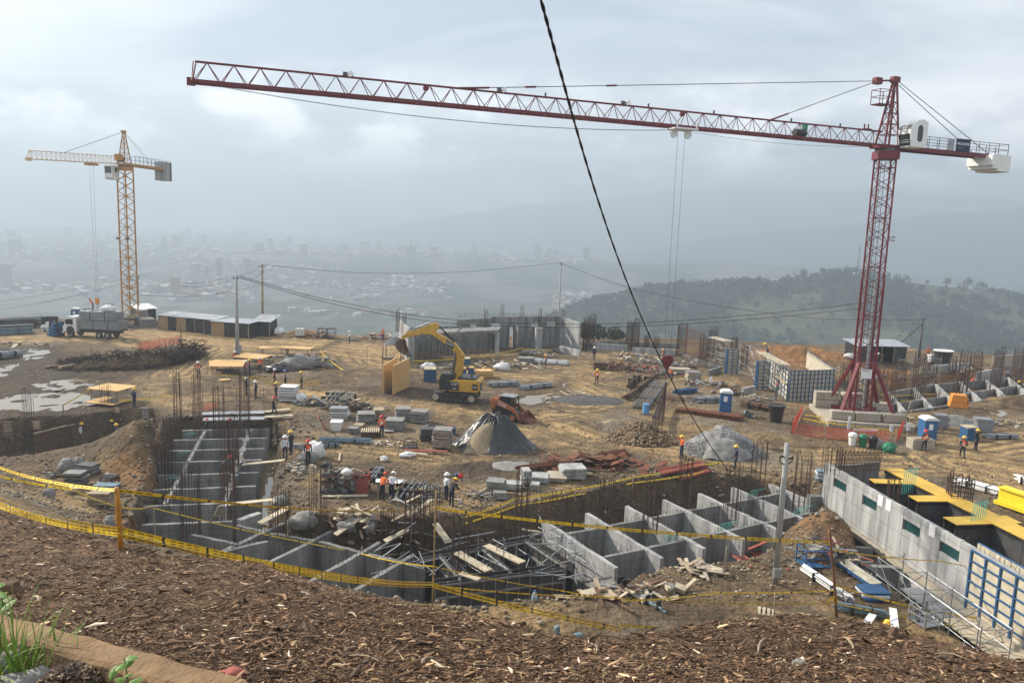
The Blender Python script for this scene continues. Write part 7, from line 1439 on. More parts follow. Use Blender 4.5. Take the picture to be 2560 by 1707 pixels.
t=thing('concrete_plinth','dusty concrete plinth in front of the right portable toilet','plinth',T(2300,1120),rad(4));m=MB();m.box((0,0,.4),(1.9,1.0,.85));m.build('block','conck',t,bevel=.04);m=MB();m.box((0,0,.86),(1.6,.8,.06));m.build('cap','wood',t)
# ---------------------------------------------------------------- people
def pose_points(kind):
 """joints facing +x; left is +y"""
 J_=dict(pel=(0,0,.95),wai=(0,0,1.1),che=(.01,0,1.3),nec=(.01,0,1.47),hd0=(.03,0,1.56),hd1=(.035,0,1.64),hd2=(.02,0,1.71))
 for s,n in((1,'l'),(-1,'r')):
  J_.update({'sh'+n:(.0,s*.18,1.41),'el'+n:(-.03,s*.25,1.15),'wr'+n:(.08,s*.24,.92),'hp'+n:(0,s*.09,.91),'kn'+n:(.03,s*.1,.5),'an'+n:(-.01,s*.11,.09),'to'+n:(.16,s*.13,.04)})
 def rotY(keys,pivot,a):
  px_,pz_=J_[pivot][0],J_[pivot][2]
  for k in keys:x_,y_,z_=J_[k];dx_,dz_=x_-px_,z_-pz_;J_[k]=(px_+dx_*math.cos(a)+dz_*math.sin(a),y_,pz_-dx_*math.sin(a)+dz_*math.cos(a))
 up_=['wai','che','nec','hd0','hd1','hd2','shl','shr','ell','elr','wrl','wrr']
 if kind=='walk':J_.update(knl=(.2,.1,.53),anl=(.26,.11,.1),tol=(.42,.12,.07),knr=(-.03,-.1,.5),anr=(-.32,-.1,.16),tor=(-.18,-.11,.04),wrl=(-.12,.27,.93),elr=(.06,-.25,1.16),wrr=(.24,-.22,1.0))
 if kind=='bend':rotY(up_,'pel',1.15);J_.update(wrl=(J_['shl'][0]+.12,.2,J_['shl'][2]-.5),wrr=(J_['shr'][0]+.15,-.2,J_['shr'][2]-.48),ell=(J_['shl'][0]+.02,.26,J_['shl'][2]-.27),elr=(J_['shr'][0]+.02,-.26,J_['shr'][2]-.27),hd0=(J_['nec'][0]+.1,0,J_['nec'][2]-.03),hd1=(J_['nec'][0]+.18,0,J_['nec'][2]-.06),hd2=(J_['nec'][0]+.24,0,J_['nec'][2]-.06))
 if kind=='lean':rotY(up_,'pel',.5);J_.update(wrl=(.52,.2,1.0),wrr=(.5,-.2,1.0),ell=(.3,.28,1.1),elr=(.3,-.28,1.1))
 if kind=='point':J_.update(elr=(.2,-.24,1.48),wrr=(.42,-.26,1.62),ell=(.05,.27,1.18),wrl=(.22,.08,1.2))
 if kind=='hips':J_.update(ell=(-.06,.34,1.18),elr=(-.06,-.34,1.18),wrl=(.05,.2,1.02),wrr=(.05,-.2,1.02),anl=(-.01,.2,.09),tol=(.14,.26,.04),knl=(.03,.17,.5))
 if kind=='sit':J_={k:(v[0],v[1],v[2]-.5)for k,v in J_.items()};J_.update(knl=(.42,.14,.5),knr=(.42,-.14,.5),anl=(.4,.14,.09),anr=(.4,-.14,.09),tol=(.56,.15,.04),tor=(.56,-.15,.04),wrl=(.34,.14,.6),wrr=(.34,-.14,.6),ell=(.12,.27,.68),elr=(.12,-.27,.68))
 if kind=='crouch':J_={k:(v[0],v[1],v[2]-.55)for k,v in J_.items()};rotY(up_,'pel',.7);J_.update(knl=(.35,.15,.52),knr=(.3,-.15,.25),anl=(.1,.14,.09),anr=(-.15,-.14,.12),tol=(.26,.15,.04),tor=(-.02,-.15,.03),wrl=(.6,.15,.45),wrr=(.6,-.15,.4),ell=(.45,.25,.55),elr=(.45,-.25,.52))
 return J_
BODY={}
def body(kind):
 if kind in BODY:return BODY[kind]
 Jp=pose_points(kind);names=list(Jp);vs=[Jp[n]for n in names];ix={n:i for i,n in enumerate(names)};rd=dict(pel=(.15,.12),wai=(.14,.115),che=(.165,.13),nec=(.06,.06),hd0=(.075,.08),hd1=(.085,.1),hd2=(.06,.07),sh=(.075,.075),el=(.05,.05),wr=(.036,.036),hp=(.1,.1),kn=(.068,.068),an=(.055,.055),to=(.042,.05))
 R_=[rd.get(n)or rd[n[:2]]for n in names];E_=[('pel','wai'),('wai','che'),('che','nec'),('nec','hd0'),('hd0','hd1'),('hd1','hd2')]
 for s in 'lr':E_+=[('che','sh'+s),('sh'+s,'el'+s),('el'+s,'wr'+s),('pel','hp'+s),('hp'+s,'kn'+s),('kn'+s,'an'+s),('an'+s,'to'+s)]
 ed=[(ix[a],ix[b])for a,b in E_];seg=[(vs[a],vs[b])for a,b in ed];lab=['shirt','shirt','shirt','skin','skin','skin']+['shirt','shirt','shirt','pants','pants','pants','boot']*2
 for s,sg in(('l',1),('r',-1)):  # palm, four fingers, thumb
  e,w=Vector(Jp['el'+s]),Vector(Jp['wr'+s]);d=(w-e).normalized();sd=d.cross(Vector((0,sg,0.2))).normalized();pa=w+d*.07;vs.append(tuple(pa));R_.append((.036,.022));ip=len(vs)-1;ed.append((ix['wr'+s],ip));seg.append((tuple(w),tuple(pa)));lab.append('skin')
  for k in range(4):
   b0=pa+sd*(k-1.5)*.019+d*.02;b1=b0+d*(.045-.006*abs(k-1.3))+Vector((.012,0,-.01));b2=b1+d*.03+Vector((.02,-sg*.01,-.012))
   for j,q in enumerate((b0,b1,b2)):vs.append(tuple(q));R_.append((.0095,.0095));ed.append((ip if j==0 else len(vs)-2,len(vs)-1));seg.append((tuple(q-d*.03),tuple(q)));lab.append('skin')
  b0=w+d*.035+sd*-.035;b1=b0+d*.035-sd*.02
  for j,q in enumerate((b0,b1)):vs.append(tuple(q));R_.append((.0105,.0105));ed.append((ip if j==0 else len(vs)-2,len(vs)-1));seg.append((tuple(q-d*.02),tuple(q)));lab.append('skin')
 me=bpy.data.meshes.new('pose_'+kind);me.from_pydata(vs,ed,[]);o=bpy.data.objects.new('pose_'+kind,me);COL.objects.link(o);mod=o.modifiers.new('skin','SKIN');mod.use_smooth_shade=True;sub=o.modifiers.new('sub','SUBSURF');sub.levels=1;sub.render_levels=1
 if not me.skin_vertices:me.skin_vertices.new()
 for i,q in enumerate(me.skin_vertices[0].data):q.radius=R_[i];q.use_root=(i==0)
 bpy.context.view_layer.update();ev=o.evaluated_get(bpy.context.evaluated_depsgraph_get());bm_=bpy.data.meshes.new_from_object(ev);bpy.data.objects.remove(o)
 bm_.name='worker_body_'+kind;bm_.materials.clear()
 for q in('cloth','skin','navy','boot'):bm_.materials.append(MT[q])
 mi={'shirt':0,'skin':1,'pants':2,'boot':3};A_=np.array([s[0]for s in seg]);B_=np.array([s[1]for s in seg]);vest=[];hd=Vector(Jp['hd1'])
 for v in bm_.vertices:  # nose
  dl=v.co-hd
  if dl.length<.14 and abs(dl.y)<.02 and dl.x>.06 and abs(dl.z+.03)<.03:v.co.x+=.022
 nv=[v.normal.copy()for v in bm_.vertices]
 for p in bm_.polygons:
  c=np.array(p.center);ab=B_-A_;t_=np.clip(((c-A_)*ab).sum(1)/((ab**2).sum(1)+1e-9),0,1);dist=np.linalg.norm(A_+ab*t_[:,None]-c,axis=1);k=int(dist.argmin());p.material_index=mi[lab[k]];p.use_smooth=True
  if k in(0,1)or(k==2 and t_[k]<.45)or(k in(6,13)and t_[k]<.75):vest.append(p.index)
 vm=MB();seen={}
 for pi in vest:
  f=[]
  for vi in bm_.polygons[pi].vertices:
   if vi not in seen:seen[vi]=len(vm.v);vm.v.append(tuple(bm_.vertices[vi].co+nv[vi]*.016))
   f.append(seen[vi])
  vm.f.append(tuple(f));zc=bm_.polygons[pi].center.z;vm.m.append(1 if kind in('stand','walk','hips','point')and(1.02<zc<1.07 or 1.2<zc<1.24)else 0)
 vme=vm.mesh('vest',['vest','refl'])
 for p in vme.polygons:p.use_smooth=True
 # helmet sits on the head along the neck-to-crown line
 ax=(Vector(Jp['hd2'])-Vector(Jp['nec'])).normalized();BODY[kind]=(bm_,vme,Vector(Jp['hd1'])+ax*.045,ax.to_track_quat('Z','X').to_euler()if kind in('bend','lean','crouch')else None,Jp);return BODY[kind]
hm2=MB();hm2.lathe([(.20,.0),(.205,.012),(.138,.022),(.134,.06),(.115,.11),(.07,.145),(.01,.158)],16);hm2.add([(.1,-.1,.0),(.235,-.06,-.005),(.235,.06,-.005),(.1,.1,.0),(.1,-.1,.018),(.235,-.06,.012),(.235,.06,.012),(.1,.1,.018)],[(3,2,1,0),(4,5,6,7),(0,1,5,4),(1,2,6,5),(2,3,7,6)]);HELM=hm2.mesh('helmet','helm')
for p in HELM.polygons:p.use_smooth=True
COLS=dict(Y=(.80,.50,.03),W=(.78,.78,.76),R=(.60,.035,.02),B=(.03,.12,.35),navy=(.018,.024,.06),white=(.60,.63,.68),grey=(.17,.17,.15),orange=(.70,.16,.04),khaki=(.22,.17,.10),dark=(.03,.03,.035),blue=(.05,.09,.19))
def worker(label,px,py,face,kind='stand',helm='Y',top='navy',vest=False,z=None,at=None,sc=1.0,group='workers on the site'):
 p=at or(T(px,py)if z is None else G(px,py,z));t=thing('person',label,'person',p,rad(face),group);t.scale=(sc,)*3;bm_,vme,hp,hr,Jp=body(kind)
 o=inst(bm_,'body',t);o.color=(*COLS[top],1)
 if vest:inst(vme,'vest',t)
 if helm:h=inst(HELM,'helmet',t,hp,hr or(0,0,0));h.color=(*COLS[helm],1)
 return t
for a in(('worker in navy overalls and yellow helmet beside the plywood table',336,1019,60,'hips','Y','navy',False),('worker in a white shirt and yellow helmet down in the left trench',205,1108,0,'stand','Y','white',False,-2.4),('worker with yellow helmet in the trench by the column stump',280,1100,90,'stand','Y','dark',False,-2.5),('second yellow-helmeted worker by the trench column stump',293,1110,120,'stand','Y','navy',False,-2.5),('worker in khaki and yellow helmet seen from behind at the trench end',425,1090,90,'stand','Y','grey',False,-2.0),
('worker in orange vest and white helmet left of the plywood shelter',496,945,-80,'hips','W','dark',True),('far worker in orange vest standing before the long shed',505,829,-90,'stand','W','dark',True),('far dark figure in the shadow of the long shed',521,827,-60,'stand','W','dark',False),('orange-vested worker behind the tilted plywood roof',588,915,-90,'stand','W','dark',True),('orange-vested worker under the plywood roof, left one',613,942,0,'stand','W','dark',True),('orange-vested worker under the plywood roof, middle one',625,938,180,'stand','Y','dark',True),('orange-vested worker under the plywood roof, right one',650,932,-100,'stand','W','orange',True),
('worker with white helmet and dark vest below the sheeted pile',686,964,20,'stand','W','navy',True),('worker with blue helmet and orange vest facing left',714,968,180,'stand','B','grey',True),('khaki-clad worker holding the yellow tape',754,972,180,'stand','Y','khaki',False),('dark-clad worker with white helmet near the pit end, left one',616,988,0,'stand','W','dark',False),('blue-clad worker with white helmet near the pit end',640,998,180,'stand','W','navy',False),('navy-clad worker with yellow helmet left of the strapped white stack',690,1002,10,'stand','Y','navy',False),('worker with red helmet walking along the planks',684,1042,0,'walk','R','dark',False),
('red-helmeted worker in the far left foundation cell',517,1098,40,'stand','R','dark',False,-1.6),('red-helmeted worker in the far right foundation cell',575,1098,-90,'stand','R','dark',False,-1.6),('red-helmeted worker crouching on the foundation wall',556,1176,20,'crouch','R','grey',False,-.6),('worker in white shirt and white helmet at the trench edge',713,1149,-60,'stand','W','white',False),('worker in dark clothes and yellow helmet at the trench edge',728,1136,160,'stand','Y','dark',False),('worker in orange vest and red helmet before the large white bag',770,1161,-60,'stand','R','navy',True),
('red-helmeted worker in orange vest among the panel stacks',954,1093,90,'stand','R','orange',True),('worker in orange shirt and red helmet leaning over the drawings',955,1252,70,'lean','R','orange',False),('worker in white shirt and white helmet leaning over the drawings',978,1250,80,'lean','W','white',False),('worker in white shirt and white helmet carrying a bar',1115,1252,40,'stand','W','white',False),('red-helmeted worker bending toward the ground',1138,1222,-60,'bend','R','blue',False),('yellow-helmeted worker stooping at the pit rim',1128,1266,60,'lean','Y','dark',False),('worker in navy standing in front of the excavator',1118,1005,90,'stand','B','navy',False),
('orange-vested worker by the white tubes at the back',1364,921,180,'stand','Y','dark',True),('worker with white helmet behind the back scrap heap',1485,900,-90,'stand','W','navy',False),('orange-shirted worker with hands on hips in the middle of the site',1492,962,90,'hips','Y','orange',True),('orange-vested worker standing high on the back debris',1657,905,180,'stand','Y','dark',True),('orange-shirted worker bending by the panel pile at the back',1680,953,180,'lean','W','orange',True),('worker in grey on the scaffold above the blue box',1918,893,180,'lean','Y','grey',False,3.0),('worker in orange pointing, before the red-brown rubble heap',1703,1145,200,'point','Y','orange',False),('worker in navy and yellow helmet on the dirt road by the gravel heap',1838,1172,180,'stand','Y','navy',False),
('orange-vested worker with red helmet in front of the right toilet',2310,1128,90,'hips','R','dark',True),('orange-vested worker with yellow helmet walking on the road at right',2405,1145,70,'walk','Y','navy',True),('dark-clad worker with yellow helmet and harness at right',2438,1125,-70,'stand','Y','dark',False),('dark-clad person in a white hood by the right shed',2192,915,20,'walk','W','dark',False),('orange-clad worker sitting among the far right forms, left one',2428,960,20,'crouch','R','orange',True),('orange-clad worker sitting among the far right forms, right one',2458,955,160,'crouch','R','orange',True),('dark figure standing by the far right scaffold',2518,962,90,'stand','B','dark',False),('dark worker with yellow helmet bending at the right edge',2552,985,180,'lean','Y','dark',False),('red-helmeted worker behind the white tank at right',2318,898,-90,'stand','R','orange',False),('far orange worker on the dirt edge left of the shell',957,852,-90,'stand','R','orange',False),('far white-clad worker at the edge beyond the road',874,858,180,'stand','W','white',False),('red-helmeted worker beside the foot of the big blue box',1940,1000,180,'stand','R','dark',False)):
 worker(*a[:8],z=a[8]if len(a)>8 else None)
worker('worker in a red shirt standing on the truck load',0,0,200,'lean','R','orange',False,at=TRK.matrix_basis@Vector((-1.0,.3,3.76)))
# drawing table in front of the two readers
p=T(968,1242);t=thing('drawing_table','small table with white drawings in front of the two readers','table',p+Vector((.1,.55,0)),rad(5));m=MB();m.box((0,0,.85),(1.7,.8,.05));m.build('top','slab',t)
for sx in(-.75,.75):m=MB();m.box((sx,0,.42),(.08,.6,.84));m.build('trestle','wood',t)
for i,q in enumerate(((-.5,-.1),(.35,-.2))):m=MB();m.box((*q,.9+.01*i),(.8,.6,.012),.2-.5*i);o=m.build('drawing_sheet','screen');o.parent=None;o.location=t.location;tag(o,'large white drawing sheet on the table, %s one'%('left','right')[i],'drawing')
A_=T(1115,1252)+Vector((.2,.1,1.0));m=MB();m.tube((-.4,0,.45),(1.7,.1,-.35),.05,n=6);o=m.build('carried_bar','wood');o.location=A_;tag(o,'wooden bar carried by the white-shirted worker','bar')
# ---------------------------------------------------------------- poles, wires, tapes, foreground
def pole(label,px,py,top,r0,r1,m_='grey',back=0.0,arms=(),box=False,hidden_base=False):
 g=(T(px,py)if not hidden_base else G(px,py));g=Vector((g.x,g.y,min(g.z,zt(g.x,g.y))));h=next(k/20 for k in range(20,600)if proj((g.x,g.y,g.z+k/20))[1]<top)
 t=thing('utility_pole',label,'pole',g);m=MB();m.path([(0,0,-.4),(0,0,h*.5),(0,0,h)],[r0,(r0+r1)/2,r1],12);m.build('shaft',m_,t,smooth=True)
 for z_,w_ in arms:m=MB();m.bar((-w_,0,h-z_),(w_,0,h-z_),.07,.08);ca=m.build('cross_arm','dsteel',t);[MB().lathe([(.04,0),(.06,.06),(.03,.14)],8,c=(s*w_,0,h-z_+.04)).build('insulator','dsteel',ca)for s in(-1,0.6)]
 if box:m=MB();m.box((.28,-.1,1.3),(.45,.3,.9));bx_=m.build('meter_box','grey',t,bevel=.02);m=MB();m.box((.28,-.26,1.3),(.38,.02,.8));m.build('box_door','grey',bx_)
 return g,h,t
g1,h1,t1=pole('grey concrete pole left of the plywood tables',594,898,690,.26,.14,arms=((.3,.35),),box=True);g2,h2,t2=pole('weathered wooden pole behind the small open shed',657,822,660,.22,.15,'wood',arms=((.4,.5),(1.2,.4)),hidden_base=True);g3,h3,t3=pole('slim pole rising behind the yellow crane mast',348,800,688,.16,.11,hidden_base=True,arms=((.3,.4),));g4,h4,t4=pole('tall slim pole behind the far concrete shell',1396,815,655,.20,.13,hidden_base=True,arms=((.2,.25),(.5,.25)))
g5,h5,t5=pole('braced pole behind the right shed',2296,903,795,.17,.12,'dsteel',arms=((.2,.4),));m=MB();m.tube((0,0,h5-.8),(-3.6,0,.3+h5*.25),.1,n=8);m.build('strut','dsteel',t5)
g6,h6,t6=pole('pale concrete pole standing in front of the big right wall',1937,1458,1110,.155,.12)
m=MB();m.box((0,-.18,.62),(.36,.22,.5));bx_=m.build('meter_box','steel',t6,bevel=.02);m=MB();m.box((0,-.30,.62),(.3,.02,.42));m.build('box_door','grey',bx_)
m=MB();m.path([(-.15,-.1,.6),(-.17,-.05,3),(-.17,-.05,h6-1.6)],.015,5);m.build('riser_cable','cable',t6)
for s in(-1,1):m=MB();m.bar((0,0,h6-.75-.1*s),(s*.32,-.1,h6-.62),.06,.08);m.path([(s*.3,-.1,h6-.6),(s*.3,0,h6-.85),(s*.15,0,h6-1.0),(0,-.1,h6-.9)],.03,5);m.build('cable_clamp','black',t6)
def wire(label,pts,r,name='overhead_wire',cat='wire',m_='cable',n=26,group='overhead wires'):
 """pts: (px, py, distance) knots, smoothed"""
 K=[D(a,b,c)for a,b,c in pts];out=[]
 for i in range(len(K)-1):
  p0,p1,p2,p3=K[max(i-1,0)],K[i],K[i+1],K[min(i+2,len(K)-1)]
  for k in range(n//(len(K)-1)+2):
   t_=k/(n//(len(K)-1)+2);out.append(.5*((2*p1)+(p2-p0)*t_+(2*p0-5*p1+4*p2-p3)*t_**2+(3*p1-p0-3*p2+p3)*t_**3))
 out.append(K[-1]);m=MB();m.path([p-out[0]for p in out],r,5);o=m.build(name,m_);o.location=out[0];return tag(o,label,cat,group)
y1,y2,y3,y4,y5=g1.y,g2.y,g3.y,g4.y,g5.y
wire('upper overhead wire running off the left edge of the picture',[(-60,762,y3+20),(150,730,y3+10),(349,688,y3)],.035);wire('lower overhead wire running off the left edge of the picture',[(-60,784,y3+20),(150,748,y3+10),(349,697,y3)],.035)
wire('upper sagging wire between the slim pole and the grey pole',[(350,686,y3),(450,706,(y3+y1)/2),(520,705,(y3+y1)/2),(596,688,y1)],.03);wire('lower sagging wire between the slim pole and the grey pole',[(350,690,y3),(450,714,(y3+y1)/2),(520,714,(y3+y1)/2),(596,694,y1)],.03);wire('low wire from the yellow crane foot to the wooden pole',[(350,738,y3),(470,741,y3-5),(570,730,(y3+y2)/2),(656,712,y2)],.03);wire('short wire rising from the grey pole to the wooden pole',[(597,690,y1),(630,680,(y1+y2)/2),(657,663,y2)],.025);wire('second short wire drooping between the grey and wooden poles',[(597,694,y1),(630,700,(y1+y2)/2),(657,680,y2)],.025)
wire('long top wire between the wooden pole and the far slim pole',[(657,662,y2),(900,682,(y2*2+y4)/3),(1150,680,(y2+y4*2)/3),(1397,657,y4)],.03);wire('wire from the far slim pole down to the braced pole',[(1399,657,y4),(1560,715,y4-5),(1800,765,y4-15),(2050,796,y5+12),(2300,800,y5)],.035)
wire('upper of two long wires sweeping below the jib to the red crane',[(600,690,y1),(800,745,y1+5),(1050,790,y1+5),(1300,808,y1),(1600,807,y1),(1900,785,y1-8),(2160,757,72)],.035);wire('lower of two long wires sweeping below the jib to the red crane',[(600,694,y1),(800,752,y1+5),(1050,800,y1+5),(1300,817,y1),(1600,815,y1),(1900,796,y1-8),(2162,770,72)],.035)
# thick twisted cable close to the camera
K=[];n=150
for k in range(n+1):
 u=k/n;px_=np.interp(u,[0,.18,.4,.62,.82,1],[1340,1395,1478,1580,1690,1826]);py_=np.interp(u,[0,.18,.4,.62,.82,1],[-50,170,440,730,980,1180]);
 K.append((px_,py_,5.2*(46/5.2)**(u**1.25)))
xs_=[0,.18,.4,.62,.82,1];cx=np.polyfit(xs_,[1340,1395,1478,1580,1690,1826],3);cy=np.polyfit(xs_,[-50,170,440,730,980,1180],3)
pts=[D(float(np.polyval(cx,k/n)),float(np.polyval(cy,k/n)),K[k][2])for k in range(n+1)];t=thing('service_cable','thick black twisted cable running steeply down across the picture','cable',pts[0])
for s in(0,1):
 m=MB();q=[]
 for k,p in enumerate(pts):
  a_=k*.75+s*math.pi;q.append(p-pts[0]+Vector((math.cos(a_)*.006,0,math.sin(a_)*.006)))
 m.path(q,[.0085+.016*(k/n)**2 for k in range(n+1)],6);m.build('strand','cable',t,smooth=True)
 # barrier posts
def post(label,base,top,r,m_,tilt=None,name='barrier_post',bank=True):
 A_=T(*base);d=pxm(A_);h=(base[1]-top[1])/d;B_=Vector((A_.x+(top[0]-base[0])/d,A_.y,A_.z+h));m=MB();L_=B_-A_;rr_=random.Random(int(base[0]));m.path([Vector((0,0,-.25))]+[L_*f+Vector((rr_.uniform(-.3,.3)*r,rr_.uniform(-.3,.3)*r,0))for f in(.25,.5,.75,1.0)],[r*1.05,r,r*.97,r*.95,r*.85],9);o=m.build(name,m_,smooth=True);o.location=A_;tag(o,label,'post','barrier posts');return A_,B_
PO=post('orange painted post at the left of the mulch bank',(303,1374),(298,1212),.042,mat('orange_post',(.46,.19,.025),.6,var=.25,scale=6));PB=post('tall bamboo post standing in the mulch',(1080,1527),(1084,1212),.034,'bamboo');PW=post('thick brown leaning log post at right',(2094,1542),(2050,1306),.06,mat('log_post',(.16,.075,.035),.8,var=.35,scale=8,bump=.4,bscale=30));PS=post('thin wooden stake beside the orange post',(389,1358),(387,1258),.028,'wood');PK=post('thin wooden stake in the dirt edge left of the bamboo post',(890,1464),(890,1374),.025,'bamboo');PR=post('short bamboo stake at the mulch crest in the middle',(1549,1586),(1552,1492),.022,'bamboo')
for lab,b0,t0 in(('thin stake on the bench left of the middle bamboo stake',(1486,1552),(1488,1506)),('thin wooden stake right of the brown log post',(2104,1500),(2106,1448)),('stake near the meter box of the concrete pole',(1935,1545),(1932,1478)),('thin stake at the pit rim by the tape pair',(1437,1253),(1438,1218)),('thin stake at the pit rim beyond the rusty sheets',(1580,1222),(1582,1185)),('thin stake by the ladder frames',(1812,1420),(1812,1362)),('dark stake by the big puddle',(158,1030),(158,1010)),('thin stake on the mound, left one',(298,1146),(300,1100)),('thin stake on the mound, right one',(322,1104),(324,1066)),('white marker stake left of the plywood box',(917,918),(917,868)),('thin stake at the shelter tape corner',(518,935),(518,905)),('thin stake right of the sheeted pile',(858,955),(858,920)),('thin stake beyond the far plywood tables',(799,895),(799,868)),('dark post behind the brush heap',(453,860),(452,812)),('leaning wooden post left of the red crane net',(1985,1080),(2008,1008)),('leaning pole right of the red crane base',(2256,1072),(2270,1000)),('upright plank post right of the red crane base',(2270,1080),(2272,1025)),('thin stake in the far right foundation tape line',(2362,1012),(2362,985)),('second thin stake in the far right foundation tape line',(2420,1005),(2420,975)),('thin stake on the road edge behind the concrete pole',(1926,1188),(1930,1160))):
 post(lab,b0,t0,.03 if b0[1]>1300 else .045,'wood' if 'dark' not in lab else 'dwood',name='wooden_stake')
tm=[mat('tape_yellow',(.78,.52,.02),.45,var=.08),mat('tape_black',(.02,.02,.02),.5)]
def tape(label,pts,w=.07,name='barrier_tape',pat=.5,tw=.5,seed=0):
 """pts: 3-D knots; a thin ribbon hanging between them, dashes in its middle band"""
 r=random.Random(seed);P_=[]
 for a_,b__ in zip(pts[:-1],pts[1:]):
  n=max(6,int((b__-a_).length/.09));n=min(n,260);sg=.012*(b__-a_).length
  for k in range(n):u=k/n;P_.append(a_.lerp(b__,u)-Vector((0,0,sg*4*u*(1-u))))
 P_.append(pts[-1]);m=MB();a0=r.uniform(-.5,.5);vs=[]
 for k,p in enumerate(P_):
  d=(P_[min(k+1,len(P_)-1)]-P_[max(k-1,0)]).normalized();sd=d.cross(Vector((0,0,1))).normalized();up_=sd.cross(d);a0+=r.gauss(0,.05*tw);c=up_*math.cos(a0)+sd*math.sin(a0)
  for f in(-.5,-.14,.14,.5):vs.append(p+c*(f*w)-P_[0])
 fs,mi=[],[]
 for k in range(len(P_)-1):
  for j in range(3):
   fs.append((k*4+j,(k+1)*4+j,(k+1)*4+j+1,k*4+j+1));ph=k%17;mi.append(1 if(j==1 and ph in(0,1,3,4,6,7,9,10))or ph==14 else 0)
 m.v=[tuple(v)for v in vs];m.f=fs;m.m=mi;o=m.build(name,tm);o.location=P_[0];o.modifiers.new('thick','SOLIDIFY').thickness=.002;return tag(o,label,'tape','yellow barrier tapes')
def on_post(P,py,side=0.0):
 A_,B_=P;ya,yb=proj(A_)[1],proj(B_)[1];return A_.lerp(B_,(py-ya)/(yb-ya))+Vector((side,-.05,0))
dO,dB,dW=PO[0].y,PB[0].y,PW[0].y
tape('top barrier tape running in from the left edge to the orange post',[D(-40,1152,dO+8),on_post(PO,1222)],.06,seed=1);tape('top barrier tape between the orange post and the bamboo post',[on_post(PO,1222),on_post(PB,1267)],.06,seed=2,tw=.5);tape('top barrier tape from the bamboo post to the brown log post',[on_post(PB,1267),on_post(PW,1352)],.07,seed=3,tw=.3);tape('second barrier tape from the bamboo post toward the brown log post',[on_post(PB,1270),on_post(PW,1358)],.05,seed=4)
for i,(pl,pr_)in enumerate(((1228,1318),(1240,1326),(1250,1333))):tape('low barrier tape at the left of the orange post, %s strand'%('top','middle','bottom')[i],[D(-40,pl,dO+7),on_post(PO,pr_)],.06,seed=10+i,tw=1.2)
for i,(p0,p1)in enumerate(((1316,1452),(1324,1458),(1334,1464))):tape('low barrier tape from the orange post to the bamboo post, %s strand'%('top','middle','bottom')[i],[on_post(PO,p0),on_post(PB,p1)],.06,seed=20+i,tw=1.2)
tape('thin tape from the left edge to the small stake',[D(-40,1180,dO+6),D(180,1222,dO+4),on_post(PS,1262)],.05,seed=30);tape('thin tape from the small stake across to the dirt edge stake',[on_post(PS,1268),on_post(PK,1378)],.05,seed=31);tape('thin tape from the dirt edge stake past the bamboo post',[on_post(PK,1378),on_post(PB,1412),D(1400,1475,dB+1.5),on_post(PR,1494)],.045,seed=32)
tape('broad tape from the bamboo post down to the middle stake',[on_post(PB,1456),on_post(PR,1566)],.09,seed=33,tw=.9);tape('second broad tape from the bamboo post down to the middle stake',[on_post(PB,1464),on_post(PR,1574)],.08,seed=34,tw=.9);tape('tape from the bamboo post to the brown log post at mid height',[on_post(PB,1460),D(1500,1492,dW+.3),on_post(PW,1505)],.055,seed=35);tape('tape from the middle stake rising to the brown log post',[on_post(PR,1500),D(1800,1480,dW+.8),on_post(PW,1473)],.05,seed=36);tape('broad slack tape lying along the mulch crest',[on_post(PR,1560),D(1750,1568,dW-.6)],.09,seed=37)
tape('broad tape from the brown log post to the right edge',[on_post(PW,1460),D(2320,1525,dW+.5),D(2600,1560,dW+1.5)],.08,seed=38,tw=.8);tape('lower tape from the brown log post to the right edge',[on_post(PW,1505),D(2320,1550,dW+.3),D(2600,1598,dW+1.0)],.045,seed=39);tape('upper twin tape from the brown log post to the right edge',[on_post(PW,1372),D(2350,1402,dW+2),D(2600,1438,dW+3.5)],.05,seed=40)
for i,ang in enumerate((-.5,.1,.5)):p=on_post(PW,1488);tape('loose tape end tied on the brown log post, %s one'%('left','middle','right')[i],[p,p+Vector((-.22+.12*i,-.05,-.08)),p+Vector((-.38+.22*i,-.08,-.24))],.09,seed=50+i,name='tape_end')
m=MB()
for lab,pp in(('upper tape along the pit rim from the bamboo post to the far stakes',[(1160,1292),(1290,1245),(1437,1222),(1580,1192),(1760,1160),(1805,1155)]),('lower tape along the pit rim from the bamboo post to the far stakes',[(1160,1308),(1290,1262),(1437,1236),(1580,1206),(1760,1178)]),('tape across the shelter area, upper strand',[(540,935),(650,942),(720,952),(795,950)]),('tape across the shelter area, lower strand',[(620,945),(720,960),(800,958)]),('tape rising from the shelter to the far stake',[(520,908),(600,880),(655,868)]),('tape from the far table stake down to the sheeted pile stake',[(800,876),(858,925)]),('second tape from the far table stake to the sheeted pile stake',[(800,880),(830,915),(858,940)]),('tape from the puddle stake to the plywood table',[(158,1012),(230,968)]),('tape along the trench edge past the plywood table',[(300,1002),(440,985)]),('white and yellow tape in front of the far right cells, upper',[(2200,985),(2300,985),(2420,978)]),('tape in front of the far right cells, lower',[(2250,1000),(2362,992),(2480,975),(2560,958)]),('tape over the far right forms',[(2280,920),(2340,928),(2390,908)]),('upper tape before the red crane ballast',[(2010,1035),(2100,1048),(2240,1062)]),('lower tape before the red crane ballast',[(2005,1045),(2100,1060),(2240,1075)]),('tape line in front of the far concrete shell',[(1030,902),(1150,895),(1250,882),(1300,870),(1380,876)])):
 tape(lab,[T(a_,b__+14)+Vector((0,0,14/pxm(T(a_,b__+14))))for a_,b__ in pp],.10,seed=len(lab),tw=.3)
